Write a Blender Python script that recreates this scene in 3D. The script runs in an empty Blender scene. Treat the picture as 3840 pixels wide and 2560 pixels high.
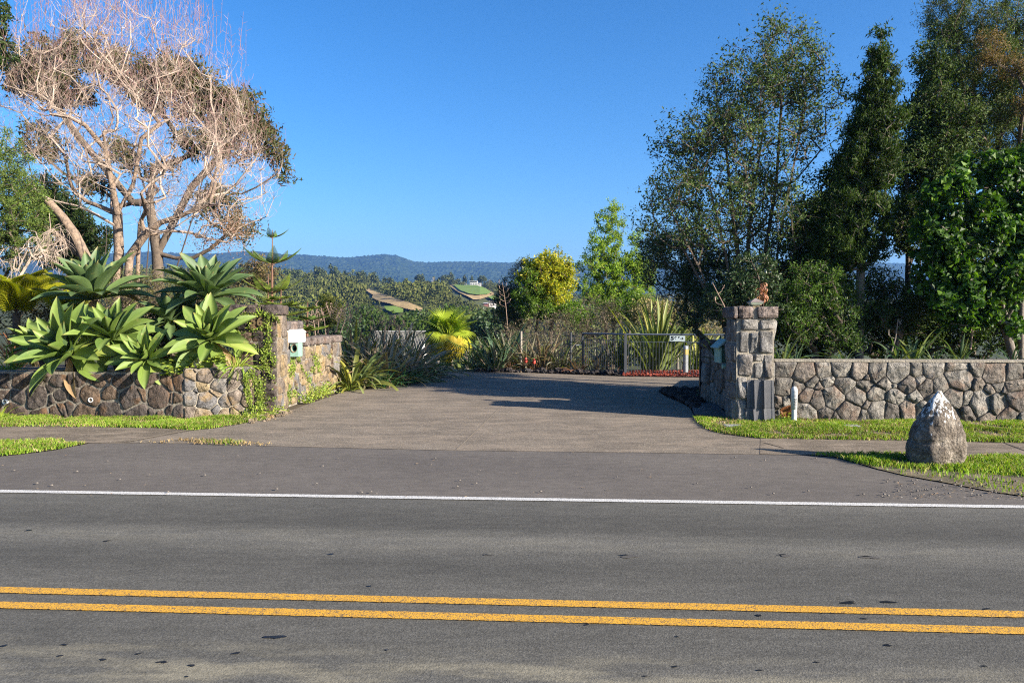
import bpy, math, random
import numpy as np
from mathutils import Vector, Matrix, noise as mnoise

# ------------------------------------------------------------------ camera, sky, sun, exposure
SC = bpy.context.scene
HAZE = 0.00015
F, CX, CY, HOR, H = 2900.0, 1920.0, 1280.0, 1180.0, 2.0
PITCH = math.atan((CY - HOR) / F)
cam_d = bpy.data.cameras.new('camera')
cam = bpy.data.objects.new('camera', cam_d)
SC.collection.objects.link(cam)
cam.location = (0, 0, H)
cam.rotation_euler = (math.pi / 2 - PITCH, 0, 0)
cam_d.sensor_width = 36.0
cam_d.lens = 36.0 * F / 3840.0
cam_d.clip_start = 0.1
cam_d.clip_end = 20000
SC.camera = cam

SUN_EL = math.radians(22.0)
SUN_AZ = math.radians(119.5)                # clockwise from +Y
sun_dir = Vector((math.sin(SUN_AZ) * math.cos(SUN_EL), math.cos(SUN_AZ) * math.cos(SUN_EL), math.sin(SUN_EL)))
world = bpy.data.worlds.new('World')
SC.world = world
world.use_nodes = True
wn, wl = world.node_tree.nodes, world.node_tree.links
bg = wn['Background']
sky = wn.new('ShaderNodeTexSky')
sky.sky_type = 'NISHITA'
sky.sun_disc = False
sky.sun_elevation = SUN_EL
sky.sun_rotation = SUN_AZ
sky.altitude = 50
sky.air_density = 1.0
sky.dust_density = 1.0
sky.ozone_density = 4.5
hs = wn.new('ShaderNodeHueSaturation')
hs.inputs['Saturation'].default_value = 1.16
hs.inputs['Value'].default_value = 1.0
sc_a = wn.new('ShaderNodeVectorMath'); sc_a.operation = 'MULTIPLY'; sc_a.inputs[1].default_value = (0.4, 0.4, 0.4)
gm_ = wn.new('ShaderNodeGamma'); gm_.inputs['Gamma'].default_value = 1.22
sc_b = wn.new('ShaderNodeVectorMath'); sc_b.operation = 'MULTIPLY'; sc_b.inputs[1].default_value = (2.5, 2.5, 2.5)
wl.new(sky.outputs[0], sc_a.inputs[0]); wl.new(sc_a.outputs[0], gm_.inputs['Color']); wl.new(gm_.outputs[0], sc_b.inputs[0])
wl.new(sc_b.outputs[0], hs.inputs['Color'])
wl.new(hs.outputs[0], bg.inputs['Color'])
bg.inputs['Strength'].default_value = 0.058
sun_l = bpy.data.lights.new('sun', 'SUN')
sun_l.energy = 5.0
sun_l.angle = math.radians(0.55)
sun_l.color = (1.0, 0.90, 0.76)
sun = bpy.data.objects.new('sun', sun_l)
sun.rotation_euler = sun_dir.to_track_quat('Z', 'Y').to_euler()
sun.location = (40, -30, 40)
SC.collection.objects.link(sun)
SC.view_settings.view_transform = 'Standard'
SC.view_settings.look = 'None'
SC.view_settings.exposure = 1.72
SC.view_settings.gamma = 1.0
SC.render.engine = 'CYCLES'
SC.cycles.use_denoising = False
SC.cycles.filter_width = 1.15
SC.cycles.sample_clamp_indirect = 3.0
SC.cycles.max_bounces = 6
SC.cycles.diffuse_bounces = 3
SC.cycles.glossy_bounces = 2
SC.cycles.transmission_bounces = 4
SC.cycles.transparent_max_bounces = 8
SC.cycles.volume_bounces = 0
SC.cycles.volume_step_rate = 1.0

# ------------------------------------------------------------------ helpers
def P(px, py, d):
    """point seen at photo pixel (px, py) whose distance ahead of the camera is d"""
    s, c = math.sin(PITCH), math.cos(PITCH)
    u, v = (px - CX) / F, -(py - CY) / F
    y, z = c + v * s, -s + v * c
    k = d / y
    return Vector((u * k, d, H + z * k))

def G(px, py, z=0.0):
    s, c = math.sin(PITCH), math.cos(PITCH)
    u, v = (px - CX) / F, -(py - CY) / F
    y, zz = c + v * s, -s + v * c
    k = (z - H) / zz
    return Vector((u * k, y * k, z))

WL = {}
def link(o, parent=None):
    SC.collection.objects.link(o)
    if parent is not None:
        o.parent = parent
    return o

def tag(o, label=None, cat=None, group=None, kind=None):
    if label: o['label'] = label
    if cat: o['category'] = cat
    if group: o['group'] = group
    if kind: o['kind'] = kind
    return o

def thing(name, loc, label, cat, group=None):
    o = bpy.data.objects.new(name, None)
    o.empty_display_size = 0.2
    o.location = loc
    link(o)
    WL[o.name] = Vector(loc)
    return tag(o, label, cat, group)

def mesh_from(name, V, loops, tot, mi, mats, smooth):
    me = bpy.data.meshes.new(name)
    me.vertices.add(len(V))
    me.vertices.foreach_set('co', np.ascontiguousarray(V, dtype=np.float32).ravel())
    me.loops.add(len(loops))
    me.loops.foreach_set('vertex_index', loops.astype(np.int32))
    me.polygons.add(len(tot))
    st = np.zeros(len(tot), np.int32)
    st[1:] = np.cumsum(tot)[:-1]
    me.polygons.foreach_set('loop_start', st)
    me.polygons.foreach_set('material_index', mi.astype(np.int32))
    for m in mats: me.materials.append(m)
    me.update(calc_edges=True)
    me.polygons.foreach_set('use_smooth', np.full(len(tot), bool(smooth)))
    return me

class MB:
    def __init__(self):
        self.v, self.f, self.m, self.n = [], [], [], 0
    def add(self, v, f, m=0):
        v = np.asarray(v, float).reshape(-1, 3)
        f = np.asarray(f, int)
        self.v.append(v)
        self.f.append(f + self.n)
        self.m.append(np.full(len(f), m))
        self.n += len(v)
        return self
    def poly(self, pts, m=0):
        return self.add(pts, [list(range(len(pts)))], m)
    def box(self, x0, x1, y0, y1, z0, z1, m=0):
        v = [(x, y, z) for z in (z0, z1) for y in (y0, y1) for x in (x0, x1)]
        return self.add(v, [(0,2,3,1),(4,5,7,6),(0,1,5,4),(2,6,7,3),(0,4,6,2),(1,3,7,5)], m)
    def hexa(self, p, m=0):
        """p: 8 points, bottom 4 ccw then top 4 ccw"""
        return self.add(p, [(3,2,1,0),(4,5,6,7),(0,1,5,4),(1,2,6,5),(2,3,7,6),(3,0,4,7)], m)
    def obox(self, a, b, w, z0, z1, m=0):
        """box standing along ground line a->b, width w to both sides"""
        a, b = np.array(a[:2], float), np.array(b[:2], float)
        t = (b - a) / np.linalg.norm(b - a); n = np.array((-t[1], t[0])) * w / 2
        q = [a - n, b - n, b + n, a + n]
        return self.hexa([(*k, z0) for k in q] + [(*k, z1) for k in q], m)
    def tubes(self, A, B, ra, rb, k=5, m=0):
        A, B = np.asarray(A, float).reshape(-1, 3), np.asarray(B, float).reshape(-1, 3)
        n = len(A)
        if n == 0: return self
        ra = np.broadcast_to(np.asarray(ra, float), (n,)); rb = np.broadcast_to(np.asarray(rb, float), (n,))
        ok = np.linalg.norm(B - A, axis=1) > 1e-5
        A, B, ra, rb = A[ok], B[ok], ra[ok], rb[ok]; n = len(A)
        d = B - A; L = np.linalg.norm(d, axis=1, keepdims=True); d = d / np.maximum(L, 1e-9)
        ref = np.where(np.abs(d[:, 2:3]) > 0.93, np.array([[1.0, 0, 0]]), np.array([[0, 0, 1.0]]))
        u = np.cross(d, ref); u /= np.linalg.norm(u, axis=1, keepdims=True)
        w = np.cross(d, u)
        ang = np.arange(k) * 2 * math.pi / k
        cs, sn = np.cos(ang), np.sin(ang)
        o = u[:, None, :] * cs[None, :, None] + w[:, None, :] * sn[None, :, None]
        R0 = A[:, None, :] - d[:, None, :] * (ra * 0.25)[:, None, None] + o * ra[:, None, None]
        R1 = B[:, None, :] + o * rb[:, None, None]
        V = np.concatenate([R0, R1], axis=1).reshape(-1, 3)
        j = np.arange(k); jn = (j + 1) % k
        q = np.stack([j, jn, jn + k, j + k], 1)
        Fq = (q[None] + (np.arange(n) * 2 * k)[:, None, None]).reshape(-1, 4)
        return self.add(V, Fq, m)
    def tube_path(self, pts, rad, k=8, m=0, cap=True):
        pts = [Vector(p) for p in pts]; n = len(pts)
        rad = [rad] * n if not hasattr(rad, '__len__') else rad
        V = []
        for i, p in enumerate(pts):
            t = (pts[min(i + 1, n - 1)] - pts[max(i - 1, 0)]).normalized()
            ref = Vector((1, 0, 0)) if abs(t.z) > 0.9 else Vector((0, 0, 1))
            u = t.cross(ref).normalized(); w = t.cross(u)
            V += [p + (u * math.cos(a) + w * math.sin(a)) * rad[i] for a in [j * 2 * math.pi / k for j in range(k)]]
        self.add([tuple(q) for q in V], [(i * k + j, i * k + (j + 1) % k, (i + 1) * k + (j + 1) % k, (i + 1) * k + j) for i in range(n - 1) for j in range(k)], m)
        if cap:
            self.poly([tuple(q) for q in V[-k:]], m); self.poly([tuple(q) for q in V[:k]][::-1], m)
        return self
    def lathe(self, prof, c, k=16, m=0):
        V = [(c[0] + r * math.cos(j * 2 * math.pi / k), c[1] + r * math.sin(j * 2 * math.pi / k), c[2] + z) for r, z in prof for j in range(k)]
        n = len(prof)
        return self.add(V, [(i * k + j, i * k + (j + 1) % k, (i + 1) * k + (j + 1) % k, (i + 1) * k + j) for i in range(n - 1) for j in range(k)], m)
    def arrays(self):
        V = np.concatenate(self.v)
        loops = np.concatenate([f.ravel() for f in self.f])
        tot = np.concatenate([np.full(len(f), f.shape[1]) for f in self.f])
        return V, loops, tot, np.concatenate(self.m)
    def build(self, name, mats, parent=None, smooth=False):
        if not isinstance(mats, (list, tuple)): mats = [mats]
        V, loops, tot, mi = self.arrays()
        lo, hi = V.min(0), V.max(0)
        org = Vector(((lo[0] + hi[0]) / 2, (lo[1] + hi[1]) / 2, lo[2]))
        me = mesh_from(name, V - np.array(org), loops, tot, mi, mats, smooth)
        o = bpy.data.objects.new(name, me)
        link(o, parent)
        o.location = org - (WL[parent.name] if parent is not None else Vector())
        WL[o.name] = org
        return o

def inst(name, mesh, parent, M):
    """object sharing a mesh, M = world matrix (parents are never rotated)"""
    o = bpy.data.objects.new(name, mesh)
    link(o, parent)
    off = WL[parent.name] if parent is not None else Vector()
    o.matrix_local = Matrix.Translation(-off) @ M
    WL[o.name] = M.translation.copy()
    return o

# ------------------------------------------------------------------ materials
def newmat(name):
    m = bpy.data.materials.new(name); m.use_nodes = True
    nt = m.node_tree
    return m, nt, nt.nodes['Principled BSDF'], nt.nodes['Material Output']

def node(nt, t, **kw):
    n = nt.nodes.new(t)
    for k, v in kw.items():
        if k in n.inputs: n.inputs[k].default_value = v
        else: setattr(n, k, v)
    return n

def ramp(nt, stops, src=None, interp='LINEAR'):
    r = nt.nodes.new('ShaderNodeValToRGB')
    r.color_ramp.interpolation = interp
    e = r.color_ramp.elements
    while len(e) < len(stops): e.new(0.5)
    for i, (p, c) in enumerate(stops):
        e[i].position = p
        e[i].color = (*c, 1) if hasattr(c, '__len__') else (c, c, c, 1)
    if src is not None: nt.links.new(src, r.inputs[0])
    return r

def mixc(nt, fac, a, b, mode='MIX'):
    n = nt.nodes.new('ShaderNodeMix'); n.data_type = 'RGBA'; n.blend_type = mode
    for s, k in ((fac, 0), (a, 6), (b, 7)):
        if hasattr(s, 'is_linked') or hasattr(s, 'node'): nt.links.new(s, n.inputs[k])
        elif hasattr(s, '__len__'): n.inputs[k].default_value = (*s, 1)
        else: n.inputs[k].default_value = s
    return n.outputs[2]

def coords(nt, world=False, scale=(1, 1, 1)):
    if world: src = nt.nodes.new('ShaderNodeNewGeometry').outputs['Position']
    else: src = nt.nodes.new('ShaderNodeTexCoord').outputs['Object']
    mp = nt.nodes.new('ShaderNodeMapping'); mp.inputs['Scale'].default_value = scale
    nt.links.new(src, mp.inputs[0])
    return mp.outputs[0]

def noise(nt, vec, scale, detail=4, rough=0.6):
    n = node(nt, 'ShaderNodeTexNoise', Scale=scale, Detail=detail, Roughness=rough)
    nt.links.new(vec, n.inputs['Vector'])
    return n.outputs['Fac']

def bump(nt, h, strength, dist, prev=None):
    b = node(nt, 'ShaderNodeBump', Strength=strength, Distance=dist)
    nt.links.new(h, b.inputs['Height'])
    if prev is not None: nt.links.new(prev, b.inputs['Normal'])
    return b.outputs[0]

def simple(name, a, b=None, rough=0.7, scale=6.0, bs=0.3, bd=0.01, bscale=60, metal=0.0, world=False, spec=0.4):
    m, nt, p, out = newmat(name)
    b = b or tuple(x * 0.75 for x in a)
    v = coords(nt, world)
    r = ramp(nt, [(0.3, a), (0.7, b)], noise(nt, v, scale))
    nt.links.new(r.outputs[0], p.inputs['Base Color'])
    p.inputs['Roughness'].default_value = rough
    p.inputs['Metallic'].default_value = metal
    p.inputs['Specular IOR Level'].default_value = spec
    if bs: nt.links.new(bump(nt, noise(nt, v, bscale), bs, bd), p.inputs['Normal'])
    return m

def foliage(name, cols, trans=0.3, rough=0.6, spec=0.22, per='island', tcol=None):
    m, nt, p, out = newmat(name)
    if per == 'island': src = nt.nodes.new('ShaderNodeNewGeometry').outputs['Random Per Island']
    else: src = nt.nodes.new('ShaderNodeObjectInfo').outputs['Random']
    n = len(cols)
    r = ramp(nt, [(i / max(n - 1, 1), c) for i, c in enumerate(cols)], src)
    v = coords(nt, True)
    mul = ramp(nt, [(0.3, 0.62), (0.7, 1.25)], noise(nt, v, 0.9, 3))
    col = mixc(nt, 1.0, r.outputs[0], mul.outputs[0], 'MULTIPLY')
    nt.links.new(col, p.inputs['Base Color'])
    p.inputs['Roughness'].default_value = rough
    p.inputs['Specular IOR Level'].default_value = spec
    t = nt.nodes.new('ShaderNodeBsdfTranslucent')
    tc = mixc(nt, 1.0, col, tcol or (1.35, 1.5, 0.55), 'MULTIPLY')
    nt.links.new(tc, t.inputs['Color'])
    ms = nt.nodes.new('ShaderNodeMixShader'); ms.inputs[0].default_value = trans
    nt.links.new(p.outputs[0], ms.inputs[1]); nt.links.new(t.outputs[0], ms.inputs[2])
    nt.links.new(ms.outputs[0], out.inputs['Surface'])
    return m

def stone_mat(name, tones, tint=None, bs=0.9, pores=0.6):
    m, nt, p, out = newmat(name)
    oi = nt.nodes.new('ShaderNodeObjectInfo')
    n = len(tones)
    base = ramp(nt, [(i / n, c) for i, c in enumerate(tones)], oi.outputs['Random'], 'CONSTANT')
    v = coords(nt, True)
    n1 = noise(nt, v, 7, 5, 0.65)
    c = mixc(nt, 1.0, base.outputs[0], ramp(nt, [(0.3, 0.45), (0.72, 1.6)], n1).outputs[0], 'MULTIPLY')
    n2 = noise(nt, v, 30, 4, 0.7)
    c = mixc(nt, 1.0, c, ramp(nt, [(0.3, 0.55), (0.7, 1.35)], n2).outputs[0], 'MULTIPLY')
    if tint:
        c = mixc(nt, ramp(nt, [(0.52, 0.0), (0.68, 0.75)], noise(nt, v, 3.1, 4)).outputs[0], c, tint)
    # lichen flecks
    c = mixc(nt, ramp(nt, [(0.62, 0.0), (0.7, 0.6)], noise(nt, v, 19, 5, 0.7)).outputs[0], c, (0.34, 0.33, 0.29))
    nt.links.new(c, p.inputs['Base Color'])
    p.inputs['Roughness'].default_value = 0.92
    p.inputs['Specular IOR Level'].default_value = 0.2
    vf = node(nt, 'ShaderNodeTexVoronoi', Scale=9.0); nt.links.new(coords(nt, True, (1.0, 1.0, 0.7)), vf.inputs['Vector'])
    b = bump(nt, vf.outputs['Distance'], bs * 0.8, 0.05)
    b = bump(nt, noise(nt, v, 11, 6, 0.68), bs, 0.07, b)
    vo = node(nt, 'ShaderNodeTexVoronoi', Scale=55.0); nt.links.new(v, vo.inputs['Vector'])
    b = bump(nt, vo.outputs['Distance'], pores, 0.012, b)
    nt.links.new(b, p.inputs['Normal'])
    return m

def ground_mat(name, dark, light, fine=90.0, speck=0.5, patch=1.2, rough=0.9, bs=0.5, stretch=1.0, extra=None):
    m, nt, p, out = newmat(name)
    v = coords(nt, True)
    vs = coords(nt, True, (1.0 / stretch, 1, 1))
    c = ramp(nt, [(0.32, dark), (0.68, light)], noise(nt, vs, patch, 5, 0.62)).outputs[0]
    f1 = noise(nt, v, fine, 3, 0.7)
    c = mixc(nt, speck, c, ramp(nt, [(0.34, 0.25), (0.5, 0.9), (0.7, 2.2)], f1).outputs[0], 'MULTIPLY')
    f2 = noise(nt, vs, 9, 5, 0.7)
    c = mixc(nt, 0.5, c, ramp(nt, [(0.3, 0.65), (0.7, 1.4)], f2).outputs[0], 'MULTIPLY')
    if extra: c = extra(nt, v, vs, c)
    nt.links.new(c, p.inputs['Base Color'])
    p.inputs['Roughness'].default_value = rough
    p.inputs['Specular IOR Level'].default_value = 0.25
    b = bump(nt, f1, bs, 0.012)
    nt.links.new(b, p.inputs['Normal'])
    return m

# ------------------------------------------------------------------ generic generators
def leaf_quads(rs, C, size, aspect=0.45, up=0.0, jitter=0.35, dirs=None):
    """diamond leaves at centres C"""
    n = len(C)
    d = rs.normal(size=(n, 3)) if dirs is None else dirs + rs.normal(size=(n, 3)) * 0.35
    d[:, 2] += up
    d /= np.linalg.norm(d, axis=1, keepdims=True)
    r = rs.normal(size=(n, 3)); s = np.cross(d, r); s /= np.linalg.norm(s, axis=1, keepdims=True)
    nn = np.cross(d, s)
    L = (size * (1 + jitter * rs.uniform(-1, 1, n)))[:, None]
    W = L * aspect * 0.5
    a = C - d * L * 0.5; b = C + s * W - d * L * 0.05 + nn * W * 0.35; c = C + d * L * 0.5; e = C - s * W - d * L * 0.05 + nn * W * 0.35
    V = np.stack([a, b, c, e], 1).reshape(-1, 3)
    return V, np.arange(4 * n).reshape(n, 4)

def ell_points(rs, ells, n, shell=0.35):
    """ells: (px,py,rpx,rpy,d,rd) seen in the photo at distance d, real half-depth rd"""
    E = []
    for (px, py, rx, ry, d, rd) in ells:
        c = P(px, py, d)
        E.append((np.array(c), np.array((rx * d / F, rd, ry * d / F))))
    vol = np.array([e[1].prod() ** 0.8 for e in E]); pr = vol / vol.sum()
    k = rs.choice(len(E), n, p=pr)
    x = rs.normal(size=(n, 3)); x /= np.linalg.norm(x, axis=1, keepdims=True)
    x *= (rs.uniform(0, 1, n) ** shell)[:, None]
    return np.array([E[i][0] for i in k]) + x * np.array([E[i][1] for i in k])

def skeleton(rs, chains, pts, step=0.5, wob=0.08, rtip=0.008, pw=0.45, down=1.2, path=0.12, bow=0.25):
    """chains: list of node lists (trunks, may start from an existing node index). returns A,B,ra,rb"""
    N, par = [], []
    for ch in chains:
        last = -1
        if N and abs(ch[0][2] - N[0][2]) > 0.8:
            dd_ = [np.linalg.norm(np.array(ch[0]) - w_) for w_ in N]; last = int(np.argmin(dd_))
        for q in ch:
            N.append(np.array(q, float)); par.append(last); last = len(N) - 1
    first = sum(1 for _ in N)
    starts = set()
    k = 0
    for ch in chains:
        starts.add(k); k += len(ch)
    pl = [0.0] * len(N)
    for i in range(len(N)):
        if par[i] >= 0: pl[i] = pl[par[i]] + np.linalg.norm(N[i] - N[par[i]])
    root = N[0]
    order = np.argsort(np.linalg.norm(pts - root, axis=1))
    cap = first + len(pts) * 12
    NA = np.zeros((cap, 3)); NA[:first] = N
    PL = np.zeros(cap); PL[:first] = pl
    PA = np.full(cap, -1); PA[:first] = par
    cnt = first
    ends = []
    for oi in order:
        p = pts[oi]
        dv = p - NA[:cnt]
        dist = np.linalg.norm(dv, axis=1) + 1e-6
        cost = dist * (1 + down * np.clip((-dv[:, 2]) / dist + 0.15, 0, None)) + path * PL[:cnt]
        cost[list(starts)] += 0.3
        j = int(np.argmin(cost))
        L = dist[j]; m = int(min(10, max(1, round(L / step))))
        a = NA[j].copy(); prev = j
        side = rs.normal(size=3) * wob * L
        side[2] -= bow * L * 0.5
        for t in range(1, m + 1):
            s = t / m
            q = a + (p - a) * s + side * math.sin(math.pi * s) + (rs.normal(size=3) * 0.03 * L / m if t < m else 0)
            NA[cnt] = q; PA[cnt] = prev; PL[cnt] = PL[prev] + L / m; prev = cnt; cnt += 1
            if cnt >= cap - 12: break
        ends.append(prev)
        if cnt >= cap - 12: break
    load = np.zeros(cnt)
    for e in ends: load[e] += 1
    load[first:] += 0.02
    for i in range(cnt - 1, -1, -1):
        if PA[i] >= 0: load[PA[i]] += load[i]
    R = rtip * np.maximum(load, 1) ** pw
    idx = np.array([i for i in range(cnt) if PA[i] >= 0])
    ra = np.minimum(R[PA[idx]], R[idx] * 1.35)
    return NA[PA[idx]], NA[idx], ra, R[idx], NA[ends]

def fine_twigs(rs, E, n, L, up=0.3, seg=2, r=0.004):
    """short twigs fanning from points E"""
    A0, B0 = [], []
    m = len(E) * n
    st = np.repeat(E, n, 0)
    d = rs.normal(size=(m, 3)); d[:, 2] += up; d /= np.linalg.norm(d, axis=1, keepdims=True)
    ll = L * rs.uniform(0.4, 1.2, (m, 1)) / seg
    ra = []
    p = st
    for s in range(seg):
        q = p + d * ll
        A0.append(p); B0.append(q); ra.append(np.full(m, r * (1 - s / (seg + 0.5))))
        d = d + rs.normal(size=(m, 3)) * 0.25; d[:, 2] += up * 0.6; d /= np.linalg.norm(d, axis=1, keepdims=True)
        p = q
    return np.concatenate(A0), np.concatenate(B0), np.concatenate(ra), p

def tree(name, label, cat, seed, chains, ells, nclump, nleaf, lsize, cr, bark, leafm, aspect=0.45, up=0.2, rtip=0.008, pw=0.45,
         shell=0.4, twn=3, tl=0.3, group=None, step=0.5, flat=1.0, crown='crown', down=1.2, k=5, keep=None, bow=0.25):
    rs = np.random.RandomState(seed)
    pts = ell_points(rs, ells, nclump, shell)
    if keep is not None: pts = pts[keep(pts)]
    A, B, ra, rb, E = skeleton(rs, chains, pts, step=step, rtip=rtip, pw=pw, down=down, bow=bow)
    root = thing(name, tuple(chains[0][0]), label, cat, group)
    big = np.maximum(ra, rb) > rtip * 5
    tr = MB().tubes(A[big], B[big], ra[big], rb[big], 7)
    if big.any(): tr.build('trunk', bark, root, smooth=True)
    br = MB().tubes(A[~big], B[~big], ra[~big], rb[~big], 3)
    if twn:
        ta, tb, r, _ = fine_twigs(rs, E, twn, tl, up, 2, rtip * 0.5)
        br.tubes(ta, tb, r, r * 0.6, 3)
    if br.n: br.build('branches', bark, root)
    if nleaf:
        nl_ = len(E) * nleaf
        g = rs.normal(size=(nl_, 3)); g *= np.minimum(1, 1.6 / np.linalg.norm(g, axis=1, keepdims=True))
        if twn:
            k_ = rs.randint(0, len(ta), nl_); f_ = rs.uniform(0.1, 1.05, (nl_, 1))
            c = ta[k_] + (tb[k_] - ta[k_]) * f_ + g * cr * 0.5
        else: c = np.repeat(E, nleaf, 0) + g * cr
        V, Fq = leaf_quads(rs, c, lsize, aspect, up)
        o = MB().add(V, Fq).build(crown, leafm, root)
    return root

# polygon clipping for stone faces
def clip(poly, a, b, c):
    out = []
    n = len(poly)
    for i in range(n):
        p, q = poly[i], poly[(i + 1) % n]
        fp, fq = a * p[0] + b * p[1] - c, a * q[0] + b * q[1] - c
        if fp <= 0: out.append(p)
        if (fp < 0 < fq) or (fq < 0 < fp):
            t = fp / (fp - fq); out.append((p[0] + (q[0] - p[0]) * t, p[1] + (q[1] - p[1]) * t))
    return out

def rubble_cells(rs, W, Hh, row, wmul=1.25, wt=0.35):
    """power-diagram cells like roughly coursed rubble"""
    seeds = []
    nr = max(1, int(round(Hh / row)))
    for r in range(nr):
        x = rs.uniform(-0.5, 0.2) * row
        while x < W + row:
            w = row * wmul * rs.uniform(0.55, 1.6)
            seeds.append((x + w / 2, (r + 0.5 + rs.uniform(-0.3, 0.3)) * Hh / nr, (row * wt * rs.uniform(-1, 1)) * row * 0.6))
            x += w
            if rs.rand() < 0.45:
                seeds.append((x + rs.uniform(-.1, .1) * row, (r + rs.uniform(0, 1)) * Hh / nr, -row * row * 0.25))
    S = np.array(seeds)
    cells = []
    for i, (x, y, w) in enumerate(S):
        poly = [(0, 0), (W, 0), (W, Hh), (0, Hh)]
        d = np.hypot(S[:, 0] - x, S[:, 1] - y)
        for j in np.argsort(d)[1:22]:
            x2, y2, w2 = S[j]
            a, b = 2 * (x2 - x), 2 * (y2 - y)
            c = (x2 * x2 + y2 * y2 - w2) - (x * x + y * y - w)
            poly = clip(poly, a, b, c)
            if len(poly) < 3: break
        if len(poly) >= 3:
            q = np.array(poly)
            ar = 0.5 * abs(np.dot(q[:, 0], np.roll(q[:, 1], 1)) - np.dot(q[:, 1], np.roll(q[:, 0], 1)))
            if ar > row * row * 0.08: cells.append(q)
    return cells

def stone_mesh(rs, q, gap, dep, O, U, N, rough=0.2, rnd=0.25):
    c = q.mean(0)
    # round off corners, resample the outline
    m = len(q); out = []
    for i in range(m):
        p0, p1 = q[i], q[(i + 1) % m]
        L = np.linalg.norm(p1 - p0)
        if L < 1e-4: continue
        cut = min(rnd * 0.5, 0.45)
        out.append(p0 + (p1 - p0) * cut)
        if L > 0.16: out.append(p0 + (p1 - p0) * 0.5)
        out.append(p0 + (p1 - p0) * (1 - cut))
    q = np.array(out)
    r = q - c; l = np.linalg.norm(r, axis=1, keepdims=True) + 1e-6
    q0 = c + r * np.clip((l - gap) / l, 0.3, 1)
    q0 = q0 + rs.normal(size=q0.shape) * gap * 0.35
    size = math.sqrt(max(np.ptp(q0[:, 0]) * np.ptp(q0[:, 1]), 1e-4))
    n = len(q0)
    dd = dep * rs.uniform(0.7, 1.25)
    rings = [(1.0, -0.03, 0), (0.98, 0.5 * dd, 0.10), (0.88, 0.95 * dd, rough * 0.35), (0.48, 1.0 * dd, rough * 0.35)]
    V = []
    tl = rs.normal(size=2) * dd * 0.9 / max(size, 0.1)
    rid = rs.normal(size=2); rid /= np.linalg.norm(rid); rk = rs.uniform(0, 0.9) * dd / max(size, 0.1)
    for s, h, jt in rings:
        P2 = c + (q0 - c) * s
        hh = h + (rs.normal(size=n) * jt * dd if jt else np.zeros(n))
        if h > 0: hh = np.maximum(hh + (h / dd) * ((P2 - c) @ tl - np.abs((P2 - c) @ rid) * rk), 0.12 * dd)
        if jt >= rough: P2 = P2 + rs.normal(size=P2.shape) * size * 0.03
        for (x, y), z in zip(P2, hh): V.append(O + U * x + Vector((0, 0, 1)) * y + N * z)
    V.append(O + U * c[0] + Vector((0, 0, 1)) * c[1] + N * (dd * rs.uniform(0.8, 1.2)))
    Fq = [(k * n + j, k * n + (j + 1) % n, (k + 1) * n + (j + 1) % n, (k + 1) * n + j) for k in range(3) for j in range(n)]
    mb = MB().add([tuple(v) for v in V], Fq)
    t = MB(); t.v = mb.v; t.f = mb.f + [np.array([(3 * n + j, 3 * n + (j + 1) % n, 4 * n) for j in range(n)])]; t.m = mb.m + [np.zeros(n)]; t.n = mb.n
    return t

def stones(rs, cells, O, U, N, gap, dep, mat, parent, rough=0.2, rnd=0.25, hit=None, name='stone'):
    O, U, N = Vector(O), Vector(U), Vector(N)
    for q in cells:
        if hit is not None and not hit(q.mean(0)): continue
        mm = mat(q.mean(0)) if callable(mat) else mat
        stone_mesh(rs, np.array(q, float), gap, dep, O, U, N, rough, rnd).build(name, mm, parent, smooth=True)

def rects(lst): return [np.array([(a, c), (b, c), (b, d), (a, d)], float) for a, b, c, d in lst]

def courses(rs, W, Hh, row, wid):
    out = []; y = 0
    nr = max(1, round(Hh / row)); h = Hh / nr
    hs_ = rs.uniform(0.75, 1.25, nr); hs_ *= Hh / hs_.sum()
    for r in range(nr):
        k = max(1, int(round(W / wid * rs.uniform(0.7, 1.3)))); ws = rs.uniform(0.7, 1.3, k); ws *= W / ws.sum(); x = 0
        for w in ws:
            out.append((x, x + w, y, y + hs_[r])); x += w
        y += hs_[r]
    return rects(out)

# ------------------------------------------------------------------ setting: terrain
rs0 = np.random.RandomState(7)
RIDGE = [(-3000, 985), (-400, 1000), (500, 1000), (860, 1004), (1010, 1010), (1150, 1018), (1290, 1024), (1350, 1034), (1400, 1044), (1500, 1056), (1590, 1056), (1660, 1044), (1700, 1041), (1800, 1042), (1850, 1054), (1900, 1078), (1990, 1098), (2300, 1100), (3000, 1090), (6000, 1080)]
FAR = [(-4000, 1000), (-1500, 960), (-300, 985), (300, 960), (560, 948), (800, 962), (914, 956), (980, 958), (1060, 966), (1143, 968), (1230, 973), (1306, 976), (1370, 970), (1437, 963), (1490, 966), (1551, 986), (1600, 990), (1680, 985), (1763, 985), (1860, 988), (1960, 991), (2300, 1010), (2900, 980), (3600, 1000), (5000, 960), (8000, 990)]
RX, RY = zip(*RIDGE); FX, FY = zip(*FAR)
def sstep(a, b, x):
    t = np.clip((x - a) / (b - a), 0, 1); return t * t * (3 - 2 * t)
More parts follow.
